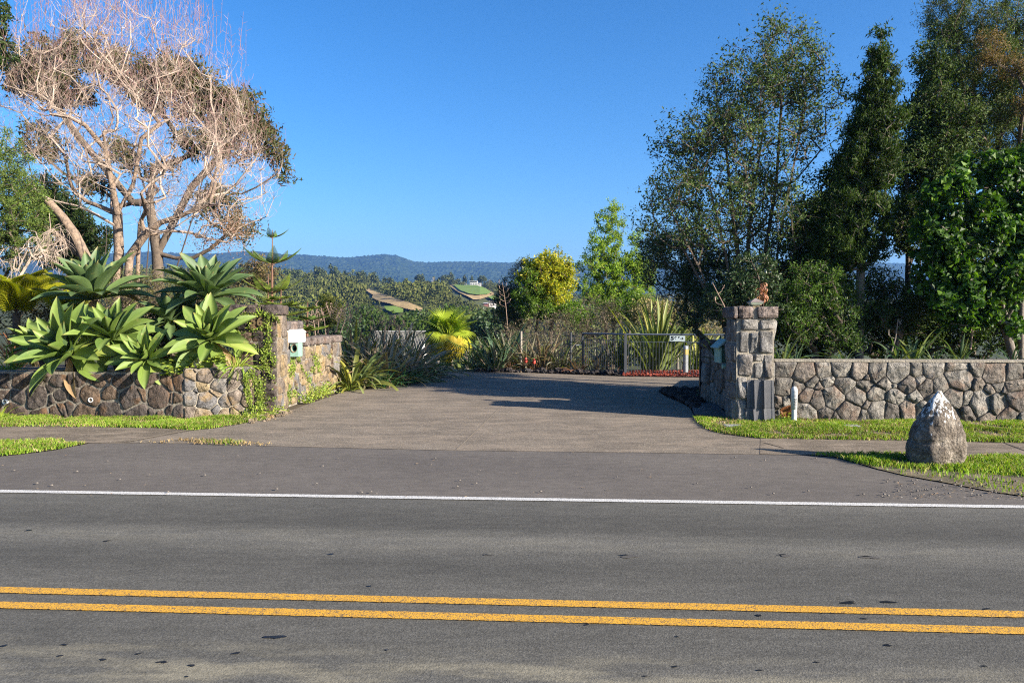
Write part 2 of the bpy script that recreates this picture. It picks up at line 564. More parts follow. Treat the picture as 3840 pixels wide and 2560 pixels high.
def terr(x, y):
    x = np.asarray(x, float); y = np.asarray(y, float)
    d = np.maximum(y, 1.0)
    px = CX + F * x / d
    ridge = H + (HOR - np.interp(px, RX, RY)) * 650 / F - 7
    far = H + (HOR - np.interp(px, FX, FY)) * 4000 / F - 8
    # two spurs so that the mid hills overlap
    spur = 10 * np.exp(-((px - 1500 - (d - 300) * 0.5) / 260) ** 2) * sstep(230, 330, d) * (1 - sstep(380, 560, d))
    z = np.where(d < 27.6, -0.03, -0.03 - 6.0 * sstep(27.6, 62, d) - 11 * sstep(55, 190, d))
    t = np.clip((d - 190) / 460, 0, 1)
    z = z + t ** 0.9 * (ridge + 17) + spur
    z = z - sstep(660, 900, d) * (ridge + 22)
    z = z + sstep(1500, 4000, d) ** 1.05 * (far + 22)
    z = z - sstep(4000, 4700, d) * 120
    return z
def hit_terrain(px, py, d0=60, d1=1200):
    r = P(px, py, 100.0)
    ds = np.arange(d0, d1, 3.0)
    X_, Z_ = r.x * ds / 100.0, H + (r.z - H) * ds / 100.0
    g = Z_ - terr(X_, ds)
    k = np.argmax(g < 0)
    if g[k] >= 0: return P(px, py, d1)
    f = g[k - 1] / (g[k - 1] - g[k]) if k else 0
    d = ds[k] - 3.0 * (1 - f)
    return Vector((r.x * d / 100, d, float(terr(r.x * d / 100, d))))

def grid_mesh(X, Y, Z):
    n, m = X.shape
    V = np.stack([X, Y, Z], -1).reshape(-1, 3)
    i = np.arange(n - 1)[:, None] * m + np.arange(m - 1)[None]
    Fq = np.stack([i, i + 1, i + m + 1, i + m], -1).reshape(-1, 4)
    return V, Fq

M_soil = ground_mat('soil', (0.035, 0.026, 0.018), (0.09, 0.07, 0.045), fine=30, patch=0.8)
M_forest_floor = ground_mat('forest_floor', (0.035, 0.042, 0.012), (0.065, 0.072, 0.022), fine=0.5, patch=0.03, bs=0.2)
MB().box(-420, 420, -200, 27.7, -0.6, -0.03).build('ground', M_soil)['kind'] = 'structure'
# near and middle hills
dd = np.concatenate([np.linspace(27.7, 60, 16), np.geomspace(63, 1500, 120)])
tt = np.linspace(-1.5, 1.6, 260)
Y, T = np.meshgrid(dd, tt, indexing='ij'); X = Y * T
Z = terr(X, Y) 
V, Fq = grid_mesh(X, Y, Z)
tag(MB().add(V, Fq).build('hills', M_forest_floor, smooth=True), kind='structure')
# the far range, wooded: fine crowns as relief
def far_mat():
    m, nt, p, out = newmat('far_bush')
    v = coords(nt, True)
    n1 = noise(nt, v, 0.02, 6, 0.75)
    r = ramp(nt, [(0.3, (0.010, 0.018, 0.009)), (0.5, (0.026, 0.042, 0.018)), (0.72, (0.060, 0.078, 0.034))], n1)
    nt.links.new(r.outputs[0], p.inputs['Base Color']); p.inputs['Roughness'].default_value = 1
    p.inputs['Specular IOR Level'].default_value = 0
    nt.links.new(bump(nt, noise(nt, v, 0.06, 4), 1.0, 12.0), p.inputs['Normal'])
    return m
dd = np.concatenate([np.linspace(1500, 2600, 30), np.linspace(2620, 4050, 150), np.linspace(4080, 4700, 8)])
tt = np.linspace(-0.78, 0.78, 620)
Y, T = np.meshgrid(dd, tt, indexing='ij'); X = Y * T
gul = np.array([[mnoise.noise(Vector((x / 330, y / 520, 3.3))) for x in X[0]] for y in dd[::6]])
gul = np.repeat(gul, 6, 0)[:len(dd)]
Z = terr(X, Y) + rs0.normal(size=X.shape) * 2.6 + gul * 26 * sstep(1700, 2600, Y) * (1 - sstep(3600, 3990, Y))
V, Fq = grid_mesh(X, Y, Z)
tag(MB().add(V, Fq).build('far_hills', far_mat(), smooth=False), kind='structure')

# ------------------------------------------------------------------ road, apron, footpath, driveway, verges
TH = math.radians(3.7)
RU, RV = Vector((math.cos(TH), -math.sin(TH), 0)), Vector((math.sin(TH), math.cos(TH), 0))
def road_pt(u, v, z=0): return RU * u + RV * v + Vector((0, 0, z))
def road_v(px, py): return G(px, py).dot(RV)
V_WHITE, V_Y1, V_Y2 = road_v(1920, 1873.5), road_v(1920, 2262), road_v(1920, 2321)

def road_extra(nt, v, vs, c):
    # coordinates across the road for the wheel tracks and the dusty strip
    src = nt.nodes.new('ShaderNodeNewGeometry').outputs['Position']
    dp = nt.nodes.new('ShaderNodeVectorMath'); dp.operation = 'DOT_PRODUCT'
    nt.links.new(src, dp.inputs[0]); dp.inputs[1].default_value = RV
    wob = node(nt, 'ShaderNodeMath', operation='MULTIPLY_ADD'); wob.inputs[1].default_value = 0.35
    vl = coords(nt, True, (0.12, 1, 1))
    nt.links.new(noise(nt, vl, 1.2, 3), wob.inputs[0]); nt.links.new(dp.outputs['Value'], wob.inputs[2])
    mr = node(nt, 'ShaderNodeMapRange'); mr.inputs['From Min'].default_value = 3.6; mr.inputs['From Max'].default_value = 9.0
    nt.links.new(wob.outputs[0], mr.inputs['Value'])
    def q(y): return (y + 0.17 - 3.6) / 5.4
    tr = ramp(nt, [(q(3.7), 1.15), (q(4.6), 0.92), (q(5.5), 0.95), (q(6.05), 0.80), (q(6.75), 1.18), (q(7.15), 0.72), (q(7.6), 0.82), (q(8.1), 1.05)], mr.outputs[0])
    c = mixc(nt, 1.0, c, tr.outputs[0], 'MULTIPLY')
    dust = ramp(nt, [(q(3.6), 0.62), (q(4.25), 0.55), (q(4.55), 0.0), (q(6.3), 0.0), (q(6.7), 0.16), (q(7.05), 0.0)], mr.outputs[0])
    st = coords(nt, True, (0.5, 2.2, 1))
    dn = ramp(nt, [(0.42, 0.0), (0.62, 1.0)], noise(nt, st, 2.6, 6, 0.62))
    ml = node(nt, 'ShaderNodeMath', operation='MULTIPLY')
    nt.links.new(dust.outputs[0], ml.inputs[0]); nt.links.new(dn.outputs[0], ml.inputs[1])
    c = mixc(nt, ml.outputs[0], c, (0.25, 0.225, 0.16))
    cg = ramp(nt, [(0.36, 0.45), (0.5, 1.0), (0.64, 1.5)], noise(nt, v, 34, 3, 0.75))
    return mixc(nt, 0.36, c, cg.outputs[0], 'MULTIPLY')
M_road = ground_mat('asphalt', (0.070, 0.068, 0.060), (0.098, 0.094, 0.082), fine=85, speck=0.42, patch=0.7, bs=0.5, stretch=3.5, extra=road_extra)
M_apron = ground_mat('apron_asphalt', (0.082, 0.073, 0.065), (0.116, 0.103, 0.090), fine=110, speck=0.45, patch=0.55, bs=0.35, stretch=2.0)
def light_specks(nt, v, vs, c):
    big = ramp(nt, [(0.46, 0.0), (0.68, 0.8)], noise(nt, coords(nt, True, (0.5, 1.3, 1)), 2.3, 6, 0.72))
    c = mixc(nt, big.outputs[0], c, (0.25, 0.20, 0.15))
    sp = ramp(nt, [(0.60, 0.0), (0.66, 0.8)], noise(nt, v, 42, 3, 0.6))
    return mixc(nt, sp.outputs[0], c, (0.36, 0.31, 0.24))
M_drive = ground_mat('aggregate_concrete', (0.100, 0.083, 0.064), (0.165, 0.138, 0.107), fine=70, speck=0.6, patch=0.8, bs=0.5, stretch=1.6, extra=light_specks)
M_path = ground_mat('path_concrete', (0.088, 0.071, 0.052), (0.140, 0.114, 0.085), fine=80, speck=0.5, patch=1.0, bs=0.4, stretch=2.5, extra=light_specks)
M_verge = ground_mat('verge_earth', (0.09, 0.075, 0.045), (0.17, 0.14, 0.09), fine=45, patch=2.0)

def sheet(name, pts, z, mat, th=0.0):
    mb = MB().poly([(p[0], p[1], z) for p in pts])
    return tag(mb.build(name, mat), kind='structure')
def gp(*pp): return [tuple(G(*q))[:2] for q in pp]
def rp(u, v): return tuple(road_pt(u, v))[:2]
road_o = sheet('road', [rp(-70, -9), rp(70, -9), rp(70, V_WHITE + 0.09), rp(-70, V_WHITE + 0.09)], 0.004, M_road)
right_curve = [(2850, 1706), (3020, 1708), (3130, 1716), (3190, 1732), (3290, 1762), (3400, 1788), (3550, 1815), (3700, 1844), (3840, 1866)]
left_curve = [(0, 1712), (60, 1707), (120, 1700), (200, 1690), (250, 1680), (300, 1670), (332, 1664)]
ap = [rp(-70, V_WHITE + 0.09), rp(70, V_WHITE + 0.09), rp(70, V_WHITE + 1.2)]
ap += gp(*[(4300, 1925)]) if False else []
ap += gp(*right_curve[::-1]) + gp((2400, 1699), (1650, 1690), (1000, 1674), (700, 1664), (332, 1664)) + gp(*left_curve[::-1][1:]) + [rp(-30, 10.6), rp(-70, 10.6)]
apron_o = sheet('apron', ap, 0.008, M_apron)
drv = gp((332, 1664), (700, 1664), (1000, 1674), (1650, 1690), (2400, 1699), (2850, 1706), (2852, 1646), (2720, 1631), (2660, 1615), (2622, 1590), (2606, 1566), (2590, 1535), (2560, 1515), (2500, 1490), (2470, 1470), (2500, 1460), (2640, 1462), (2760, 1462), (2980, 1424))
drv += gp((2640, 1417), (2350, 1413), (2150, 1405), (1950, 1398), (1780, 1395), (1640, 1394), (1560, 1395), (1500, 1440), (1420, 1452), (1290, 1470), (1180, 1508), (1075, 1545), (1000, 1572), (900, 1592), (800, 1608), (720, 1616), (560, 1645), (480, 1660))
drive_o = sheet('driveway', drv, 0.012, M_drive)
path_l = gp((332, 1664), (480, 1660), (560, 1645), (720, 1616), (600, 1607), (300, 1603), (0, 1602)) + gp((-900, 1594), (-900, 1640), (0, 1655), (240, 1656))
sheet('footpath', path_l, 0.016, M_path)
path_r = gp((2850, 1706), (2852, 1646), (3300, 1654), (3840, 1663), (4700, 1680), (4700, 1742), (3840, 1722), (3300, 1712), (3130, 1709))
sheet('footpath', path_r, 0.016, M_path)
# verges
vl1 = gp((-900, 1552), (0, 1558), (700, 1572), (940, 1566), (1060, 1548), (1075, 1545), (1000, 1572), (900, 1592), (800, 1608), (720, 1616), (600, 1607), (300, 1603), (0, 1602), (-900, 1594))
vl2 = gp((-900, 1640), (0, 1655), (240, 1656), (332, 1664), (300, 1670), (250, 1680), (200, 1690), (120, 1700), (60, 1707), (0, 1712), (-900, 1730))
vr1 = gp((2606, 1566), (2622, 1590), (2660, 1615), (2720, 1631), (2852, 1646), (3300, 1654), (3840, 1663), (4700, 1680), (4700, 1560), (3840, 1560), (2780, 1560), (2740, 1575))
vr2 = gp((3130, 1709), (3300, 1712), (3840, 1722), (4700, 1742), (4700, 1985), (3840, 1866), (3700, 1844), (3550, 1815), (3400, 1788), (3290, 1762), (3190, 1732), (3130, 1716), (3020, 1708))
for vv in (vl1, vl2, vr1, vr2): sheet('verge', vv, 0.020, M_verge)

# painted lines
def paint_mat(name, col, wear):
    m, nt, p, out = newmat(name)
    v = coords(nt, True)
    vo = node(nt, 'ShaderNodeTexVoronoi', Scale=15.0, feature='DISTANCE_TO_EDGE')
    wv = nt.nodes.new('ShaderNodeMix'); wv.data_type = 'VECTOR'
    nz = node(nt, 'ShaderNodeTexNoise', Scale=12.0); nt.links.new(v, nz.inputs['Vector'])
    wv.inputs[0].default_value = 0.12; nt.links.new(v, wv.inputs[4]); nt.links.new(nz.outputs['Color'], wv.inputs[5])
    nt.links.new(wv.outputs[1], vo.inputs['Vector'])
    crack = ramp(nt, [(0.0, 1.0), (0.03, 0.0)], vo.outputs['Distance'])
    chips = ramp(nt, [(0.40, 1.0), (0.46, 0.0)], noise(nt, v, 75, 4, 0.7))
    mx = node(nt, 'ShaderNodeMath', operation='MAXIMUM')
    a = node(nt, 'ShaderNodeMath', operation='MULTIPLY'); a.inputs[1].default_value = wear
    nt.links.new(crack.outputs[0], a.inputs[0]); nt.links.new(a.outputs[0], mx.inputs[0]); nt.links.new(chips.outputs[0], mx.inputs[1])
    tone = ramp(nt, [(0.3, tuple(x * 0.82 for x in col)), (0.7, col)], noise(nt, v, 25, 3))
    c = mixc(nt, mx.outputs[0], tone.outputs[0], (0.05, 0.05, 0.047))
    nt.links.new(c, p.inputs['Base Color']); p.inputs['Roughness'].default_value = 0.7
    nt.links.new(bump(nt, noise(nt, v, 85), 0.5, 0.01), p.inputs['Normal'])
    return m
M_white = paint_mat('white_road_paint', (0.58, 0.57, 0.54), 0.45)
M_yel = paint_mat('yellow_road_paint', (0.60, 0.31, 0.02), 1.0)
def line(name, v0, w, mat, L=45):
    rs = np.random.RandomState(int(v0 * 100))
    us = np.arange(-L, L, 0.06) if abs(v0) < 99 else None
    us = np.concatenate([np.arange(-L, -8, 1.0), np.arange(-8, 8, 0.02), np.arange(8, L, 1.0)])
    e1 = v0 - w / 2 + rs.normal(size=len(us)) * 0.0018; e2 = v0 + w / 2 + rs.normal(size=len(us)) * 0.0018
    A = np.array([road_pt(u, a, 0.0125) for u, a in zip(us, e1)]); B = np.array([road_pt(u, b, 0.0125) for u, b in zip(us, e2)])
    n = len(us); i = np.arange(n - 1)
    return tag(MB().add(np.concatenate([A, B]), np.stack([i, i + 1, i + 1 + n, i + n], 1)).build(name, mat), kind='structure')
line('edge_line', V_WHITE, 0.125, M_white)
line('centre_line', V_Y1, 0.115, M_yel)
line('centre_line', V_Y2, 0.115, M_yel)

# dark tar spots and shallow broken patches, part of the road
M_tar = simple('tar', (0.008, 0.008, 0.009), rough=0.45, bs=0.3)
M_broken = simple('broken_patch', (0.055, 0.052, 0.048), (0.07, 0.065, 0.058), rough=0.9)
def blob(rs, c, rx, ry, z):
    k = 14; ph = rs.uniform(0, 6.28, 3)
    a = np.arange(k) * 2 * math.pi / k
    r = 1 + 0.25 * np.sin(2 * a + ph[0]) + 0.18 * np.sin(3 * a + ph[1]) + rs.uniform(-.15, .15, k)
    return [(c[0] + rx * r[i] * math.cos(a[i]), c[1] + ry * r[i] * math.sin(a[i]), z) for i in range(k)]
rs = np.random.RandomState(5)
spots = [(1030, 2391, 60, 13), (610, 2485, 26, 9), (885, 2452, 24, 7), (388, 2476, 20, 7), (720, 2498, 24, 7), (240, 2420, 18, 6), (225, 2462, 16, 6), (15, 2424, 22, 7), (520, 2454, 16, 6), (3330, 2422, 18, 8), (2845, 2310, 22, 6), (2540, 2390, 9, 5), (2850, 2516, 18, 5), (2530, 2502, 18, 5), (3240, 2322, 16, 5), (3180, 2262, 50, 8), (3330, 2260, 60, 6), (3700, 2285, 20, 5), (3062, 2486, 14, 5), (2420, 2538, 12, 5), (1385, 2200, 12, 5), (107, 1990, 24, 4), (400, 2030, 20, 4), (1240, 2080, 22, 4), (2200, 2345, 14, 5), (3080, 2300, 14, 4), (700, 2540, 12, 5), (1450, 2440, 10, 5), (3690, 2500, 14, 5)]
for px, py, w, h in spots:
    g = G(px, py); s = g.y / F
    MB().poly(blob(rs, g, w * s * 0.62, h * s * (g.y / H) * 0.55, 0.0085)).build('tar_spot', M_tar, road_o)
for px, py, w, h in [(2360, 2088, 62, 11), (2945, 2085, 45, 8), (3265, 2092, 60, 9), (1830, 2083, 30, 4)]:
    g = G(px, py); s = g.y / F
    MB().poly(blob(rs, g, w * s * 0.55, h * s * (g.y / H) * 0.5, 0.0085)).build('broken_patch', M_broken, road_o)
    MB().poly(blob(rs, G(px - w * 0.3, py - h * 0.3), w * s * 0.3, h * s * (g.y / H) * 0.16, 0.0125)).build('broken_edge', M_tar, road_o)
# joints in the concrete
M_joint = simple('joint_mortar', (0.22, 0.18, 0.13), rough=0.9)
M_jdark = simple('joint_dark', (0.015, 0.012, 0.01), rough=0.9)
def strip(a, b, w, z, mat, parent, name='joint'):
    a, b = G(*a), G(*b); t = (b - a).normalized(); n = Vector((-t.y, t.x, 0)) * w / 2
    MB().poly([(*(a - n)[:2], z), (*(b - n)[:2], z), (*(b + n)[:2], z), (*(a + n)[:2], z)]).build(name, mat, parent)
strip((1712, 1688), (1905, 1502), 0.018, 0.0165, M_joint, drive_o)
strip((480, 1658), (722, 1612), 0.05, 0.0205, M_joint, drive_o)
strip((2866, 1664), (2940, 1684), 0.02, 0.0205, M_jdark, drive_o)
strip((3765, 1664), (3860, 1700), 0.02, 0.0205, M_jdark, drive_o)
strip((240, 1656), (335, 1663), 0.04, 0.0205, M_joint, drive_o)

# grass on the verges
def in_poly(P2, poly):
    poly = np.array(poly); x, y = P2[:, 0], P2[:, 1]; ins = np.zeros(len(x), bool)
    j = len(poly) - 1
    for i in range(len(poly)):
        xi, yi = poly[i]; xj, yj = poly[j]
        c = ((yi > y) != (yj > y)) & (x < (xj - xi) * (y - yi) / (yj - yi + 1e-12) + xi)
        ins ^= c; j = i
    return ins
M_grass = foliage('grass_blades', [(0.09, 0.17, 0.012), (0.15, 0.26, 0.02), (0.22, 0.32, 0.03), (0.32, 0.30, 0.09)], trans=0.35, rough=0.5, tcol=(1.3, 1.4, 0.4))
M_drygrass = foliage('dry_grass', [(0.30, 0.22, 0.10), (0.22, 0.15, 0.07), (0.36, 0.28, 0.16)], trans=0.2)
def grass(name, poly, dens, h, label, seed, dry=0.06, thin=None, mat=None):
    rs = np.random.RandomState(seed)
    poly = np.array(poly)
    lo, hi = poly.min(0), poly.max(0)
    hi[0] = min(hi[0], 10.5); lo[0] = max(lo[0], -11)
    n = int((hi - lo).prod() * dens)
    Q = rs.uniform(lo, hi, (n, 2)); Q = Q[in_poly(Q, poly)]
    nz = np.array([mnoise.noise(Vector((a * 1.7, b * 1.7, seed))) for a, b in Q[::1]])
    if thin is not None:
        pr = thin(Q[:, 0], Q[:, 1]); Q, nz = Q[rs.rand(len(Q)) < pr], nz[rs.rand(len(Q)) < 2] if False else nz[:0]
        nz = np.array([mnoise.noise(Vector((a * 1.7, b * 1.7, seed))) for a, b in Q])
    keep = rs.rand(len(Q)) < np.clip(0.8 + nz * 1.9, 0.08, 1)
    Q, nz = Q[keep], nz[keep]
    Q = Q + rs.normal(size=Q.shape) * 0.035
    n = len(Q)
    hh = h * rs.uniform(0.4, 1.4, n) * (1 + nz * 0.7)
    a = rs.uniform(0, 6.283, n); w = 0.006 * rs.uniform(0.7, 1.6, n)
    lean = rs.uniform(0.1, 0.9, n) * hh; la = rs.uniform(0, 6.283, n)
    B = np.column_stack([Q, np.full(n, 0.02)])
    o = np.column_stack([np.cos(a) * w, np.sin(a) * w, np.zeros(n)])
    mid = B + np.column_stack([np.cos(la) * lean * .35, np.sin(la) * lean * .35, hh * 0.62])
    tip = B + np.column_stack([np.cos(la) * lean, np.sin(la) * lean, hh])
    V = np.stack([B - o, B + o, mid + o * 0.8, tip, mid - o * 0.8], 1).reshape(-1, 3)
    Fq = np.arange(5 * n).reshape(n, 5)
    isd = rs.rand(n) < dry * 1.8 * np.clip(1.2 - nz * 3, .3, 5)
    mb = MB(); mb.v = [V]; mb.f = [Fq]; mb.m = [isd.astype(int)]; mb.n = len(V)
    return tag(mb.build(name, [mat or M_grass, M_drygrass]), label, kind='stuff')
grass('grass', vl1, 5200, 0.05, 'short bright grass strip along the foot of the left stone wall', 1)
grass('grass', vl2, 5200, 0.05, 'grass verge corner between left footpath and asphalt apron', 2)
grass('grass', vr1, 4600, 0.045, 'grass strip between the right stone wall and the footpath', 3, dry=0.12)
def thin_r2(x, y):
    e = G(3300, 1762)
    far_ = sstep(0.0, 0.55, (y - (e.y - (x - e.x) * 0.42)))
    return 0.06 + 0.94 * far_
grass('grass', vr2, 4600, 0.055, 'grass verge around the white topped boulder', 4, thin=thin_r2)
grass('grass', gp((560, 1660), (700, 1652), (1000, 1668), (1000, 1675), (560, 1664)), 1500, 0.04, 'thin line of weeds in the joint by the apron', 5, dry=0.5)

# litter: pebbles and dead leaves on apron and driveway
M_litter = foliage('dead_litter', [(0.25, 0.13, 0.05), (0.28, 0.22, 0.14), (0.12, 0.07, 0.035), (0.36, 0.32, 0.26)], trans=0.0)
rs = np.random.RandomState(12)
c = []
for _ in range(230):
    if rs.rand() < 0.6: px, py = rs.uniform(0, 3800), rs.uniform(1700, 1860)
    else: px, py = rs.uniform(900, 2700), rs.uniform(1480, 1700)
    c.append(tuple(G(px, py, 0.024)))
for _ in range(260): c.append(tuple(G(rs.uniform(3350, 3900), rs.uniform(1795, 1870), 0.028)))
for _ in range(160):
    t = rs.rand(); c.append(tuple(G(1000 + 320 * t + rs.normal() * 12, 1580 - 108 * t + rs.normal() * 6, 0.026)))
c = np.array(c)
V, Fq = leaf_quads(rs, c, 0.036, 0.5, -0.0)
V[:, 2] = 0.021 + np.abs(V[:, 2] - 0.024) * 0.35
tag(MB().add(V, Fq).build('litter', M_litter), 'scattered dead leaves and grit on apron and driveway', kind='stuff')
mb = MB()
for _ in range(130):
    g = G(rs.uniform(0, 3840), rs.uniform(1710, 1870)) if rs.rand() < .5 else G(rs.uniform(3300, 3840), rs.uniform(1800, 1870))
    r = rs.uniform(0.006, 0.018)
    mb.lathe([(r * .2, 0), (r, r * .5), (r * .6, r * 1.1), (0.001, r * 1.2)], (g.x, g.y, 0.02), 6)
M_peb = simple('pebble', (0.16, 0.14, 0.12), (0.10, 0.09, 0.08), rough=0.9, scale=2, world=True)
tag(mb.build('pebbles', M_peb), 'loose pebbles on the asphalt edge', kind='stuff')

# ------------------------------------------------------------------ stone walls
T_dark = [(0.060, 0.046, 0.038), (0.085, 0.064, 0.052), (0.050, 0.042, 0.038), (0.10, 0.072, 0.052), (0.072, 0.060, 0.054)]
T_grey = [(0.155, 0.142, 0.125), (0.195, 0.18, 0.158), (0.13, 0.115, 0.102), (0.215, 0.20, 0.178), (0.175, 0.15, 0.127)]
T_warm = [(0.19, 0.15, 0.105), (0.16, 0.15, 0.14), (0.14, 0.115, 0.095), (0.24, 0.185, 0.11), (0.125, 0.12, 0.12)]
M_sdark = stone_mat('dark_and_shaded_basalt', T_dark, tint=(0.13, 0.075, 0.04))
M_sgrey = stone_mat('grey_basalt', T_grey, tint=(0.17, 0.115, 0.085))
M_swarm = stone_mat('warm_fieldstone', T_warm, tint=(0.27, 0.18, 0.08))
M_spill = stone_mat('pillar_stone', [(0.155, 0.15, 0.142), (0.205, 0.195, 0.182), (0.135, 0.13, 0.125), (0.175, 0.16, 0.148)], tint=(0.19, 0.155, 0.125))
M_scap = stone_mat('cap_stone', [(0.135, 0.112, 0.10), (0.115, 0.10, 0.095), (0.16, 0.13, 0.115)], tint=(0.18, 0.125, 0.10))
M_rust = stone_mat('rusty_stone', [(0.24, 0.09, 0.035), (0.22, 0.085, 0.03)], tint=(0.32, 0.13, 0.04))
M_mortar = simple('mortar', (0.21, 0.19, 0.155), (0.10, 0.085, 0.068), rough=0.95, scale=9, bs=0.8, bd=0.03, bscale=25, world=True)
M_mortar_l = simple('pale_mortar', (0.30, 0.27, 0.22), (0.17, 0.15, 0.12), rough=0.95, scale=7, bs=0.8, bd=0.03, bscale=25, world=True)
M_mdark = simple('deep_joint', (0.15, 0.135, 0.11), (0.075, 0.068, 0.055), rough=0.95, scale=9, bs=0.8, bd=0.03, bscale=25, world=True)  # darker mortar for the joints between the stones

def wall_frame(a, b):
    a, b = Vector(a), Vector(b); U = (b - a); L = U.length; U.normalize()
    N = Vector((U.y, -U.x, 0))            # outward = to the right-hand side of a->b seen from above, i.e. to the camera when a is left of b
    return a, U, N, L

# right wall
a0, b0 = G(2900, 1578), G(4700, 1592)
a0, U, N, L = wall_frame(a0, b0)
HW = 1.15
rw = thing('stone_wall', a0 + U * 3, 'long low grey rubble wall with flat mortar top right of the numbered gateway', 'wall')
rs = np.random.RandomState(21)
back = -N * 0.38
def slab(parent, name, a, U, L, N, t0, t1, z0, z1, mat, x0=0.0):
    p = [a + U * x0 - N * t1, a + U * L - N * t1, a + U * L - N * t0, a + U * x0 - N * t0]
    p = [p[3], p[2], p[1], p[0]]
    return MB().hexa([(q.x, q.y, z0) for q in p] + [(q.x, q.y, z1) for q in p]).build(name, mat, parent)
slab(rw, 'wall_core', a0, U, L, N, 0.0, 0.36, -0.03, HW - 0.03, M_mdark)
cap_pts = []
slab(rw, 'coping', a0, U, L, N, -0.035, 0.37, HW - 0.03, HW + 0.005, M_mortar_l)
cells = rubble_cells(rs, L, HW - 0.03, 0.30, 0.98, 0.6)
def rmat(c): return M_rust if abs(c[0] - 0.22) < 0.12 and c[1] < 0.35 else M_sgrey
stones(rs, cells, a0, U, N, 0.005, 0.048, rmat, rw, rough=0.5, rnd=0.14)

# left wall, dark section then a lighter curved end
aL, bL = G(-900, 1554), G(690, 1573)
aL, UL, NL, LL = wall_frame(aL, bL)
HL = 0.90
lw = thing('retaining_wall', bL - UL * 3, 'low dark brown stone retaining wall under the spiky agaves', 'wall')
slab(lw, 'wall_core', aL, UL, LL, NL, 0.0, 0.35, -0.03, HL, M_mortar)
cells = rubble_cells(rs, LL, HL - 0.02, 0.32, 1.15, 0.6)
stones(rs, cells, aL, UL, NL, 0.020, 0.030, M_sdark, lw, rough=0.4, rnd=0.35)
aM, bM = G(690, 1573), P(948, 1560, G(948, 1560).y); bM.z = 0
aM, UM, NM, LM = wall_frame(aM, bM)
mw = thing('retaining_wall', (aM + bM) / 2, 'short pale tan fieldstone wall section beside the ivy covered pillar', 'wall')
slab(mw, 'wall_core', aM, UM, LM, NM, 0.0, 0.35, -0.03, 0.97, M_mortar_l)
cells = rubble_cells(rs, LM, 0.97, 0.235, 1.1, 0.6)
stones(rs, cells, aM, UM, NM, 0.008, 0.05, M_swarm, mw, rough=0.4, rnd=0.3)

def block_body(parent, name, x0, x1, y0, y1, z0, z1, mat):
    return MB().box(x0, x1, y0, y1, z0, z1).build(name, mat, parent)

# left pillar
PLx0, PLx1, PLy0, PLy1, PLz = -5.62, -4.82, 15.85, 16.52, 1.99
lp = thing('stone_pillar', (-5.2, 16.2, 0), 'tall stone gate pillar with bronze house number and trailing ivy', 'pillar')
block_body(lp, 'pillar_core', PLx0, PLx1, PLy0, PLy1, -0.03, PLz, M_mortar)
rs = np.random.RandomState(31)
stones(rs, courses(rs, PLx1 - PLx0, PLz, 0.27, 0.3), (PLx0, PLy0, 0), (1, 0, 0), (0, -1, 0), 0.009, 0.045, M_sdark, lp, rough=0.2)  # darker stone set: shade on the front face put into the colour
stones(rs, courses(rs, PLy1 - PLy0, PLz, 0.42, 0.24), (PLx1, PLy0, 0), (0, 1, 0), (1, 0, 0), 0.009, 0.03, M_swarm, lp, rough=0.2)
def cap_stone(rs, parent, x0, x1, y0, y1, z0, z1, mat=None, name='cap_stone'):
    n = 5
    mb = MB()
    c = np.array([(x0 + x1) / 2, (y0 + y1) / 2, (z0 + z1) / 2]); h = np.array([(x1 - x0) / 2, (y1 - y0) / 2, (z1 - z0) / 2])
    # subdivided rounded box
    V = {}; Fs = []
    def vid(i, j, k):
        key = (i, j, k)
        if key not in V:
            p = np.array([i, j, k]) / (n - 1) * 2 - 1
            ln = np.abs(p) ** 8; s = 1 / max(ln.sum() ** (1 / 8), 1e-6)
            q = p * min(1.0, s * 1.0) * h
            V[key] = (len(V), c + q + rs.normal(size=3) * min(h) * 0.07 * np.array([1, 1, 0.6]))
        return V[key][0]
    for a in range(n - 1):
        for b in range(n - 1):
            for s_ in (0, n - 1):
                q1 = [vid(a, b, s_), vid(a + 1, b, s_), vid(a + 1, b + 1, s_), vid(a, b + 1, s_)]
                q2 = [vid(a, s_, b), vid(a + 1, s_, b), vid(a + 1, s_, b + 1), vid(a, s_, b + 1)]
                q3 = [vid(s_, a, b), vid(s_, a + 1, b), vid(s_, a + 1, b + 1), vid(s_, a, b + 1)]
                Fs += [q1 if s_ else q1[::-1], q2[::-1] if s_ else q2, q3 if s_ else q3[::-1]]
    vs = [None] * len(V)
    for i, p in V.values(): vs[i] = p
    return mb.add(vs, Fs).build(name, mat or M_scap, parent)
M_capd = stone_mat('dark_cap_stone', [(0.075, 0.060, 0.055), (0.09, 0.07, 0.06)], tint=(0.12, 0.08, 0.06))
rs = np.random.RandomState(33)
xs = [-5.85, -5.44, -5.12, -4.76]
for i in range(3):
    cap_stone(rs, lp, xs[i] + .004, xs[i + 1] - .004, 15.77, 16.22, PLz + .002, PLz + 0.215, M_capd)
    cap_stone(rs, lp, xs[i] + .004, xs[i + 1] - .004, 16.228, 16.6, PLz + .002, PLz + 0.205, M_capd)

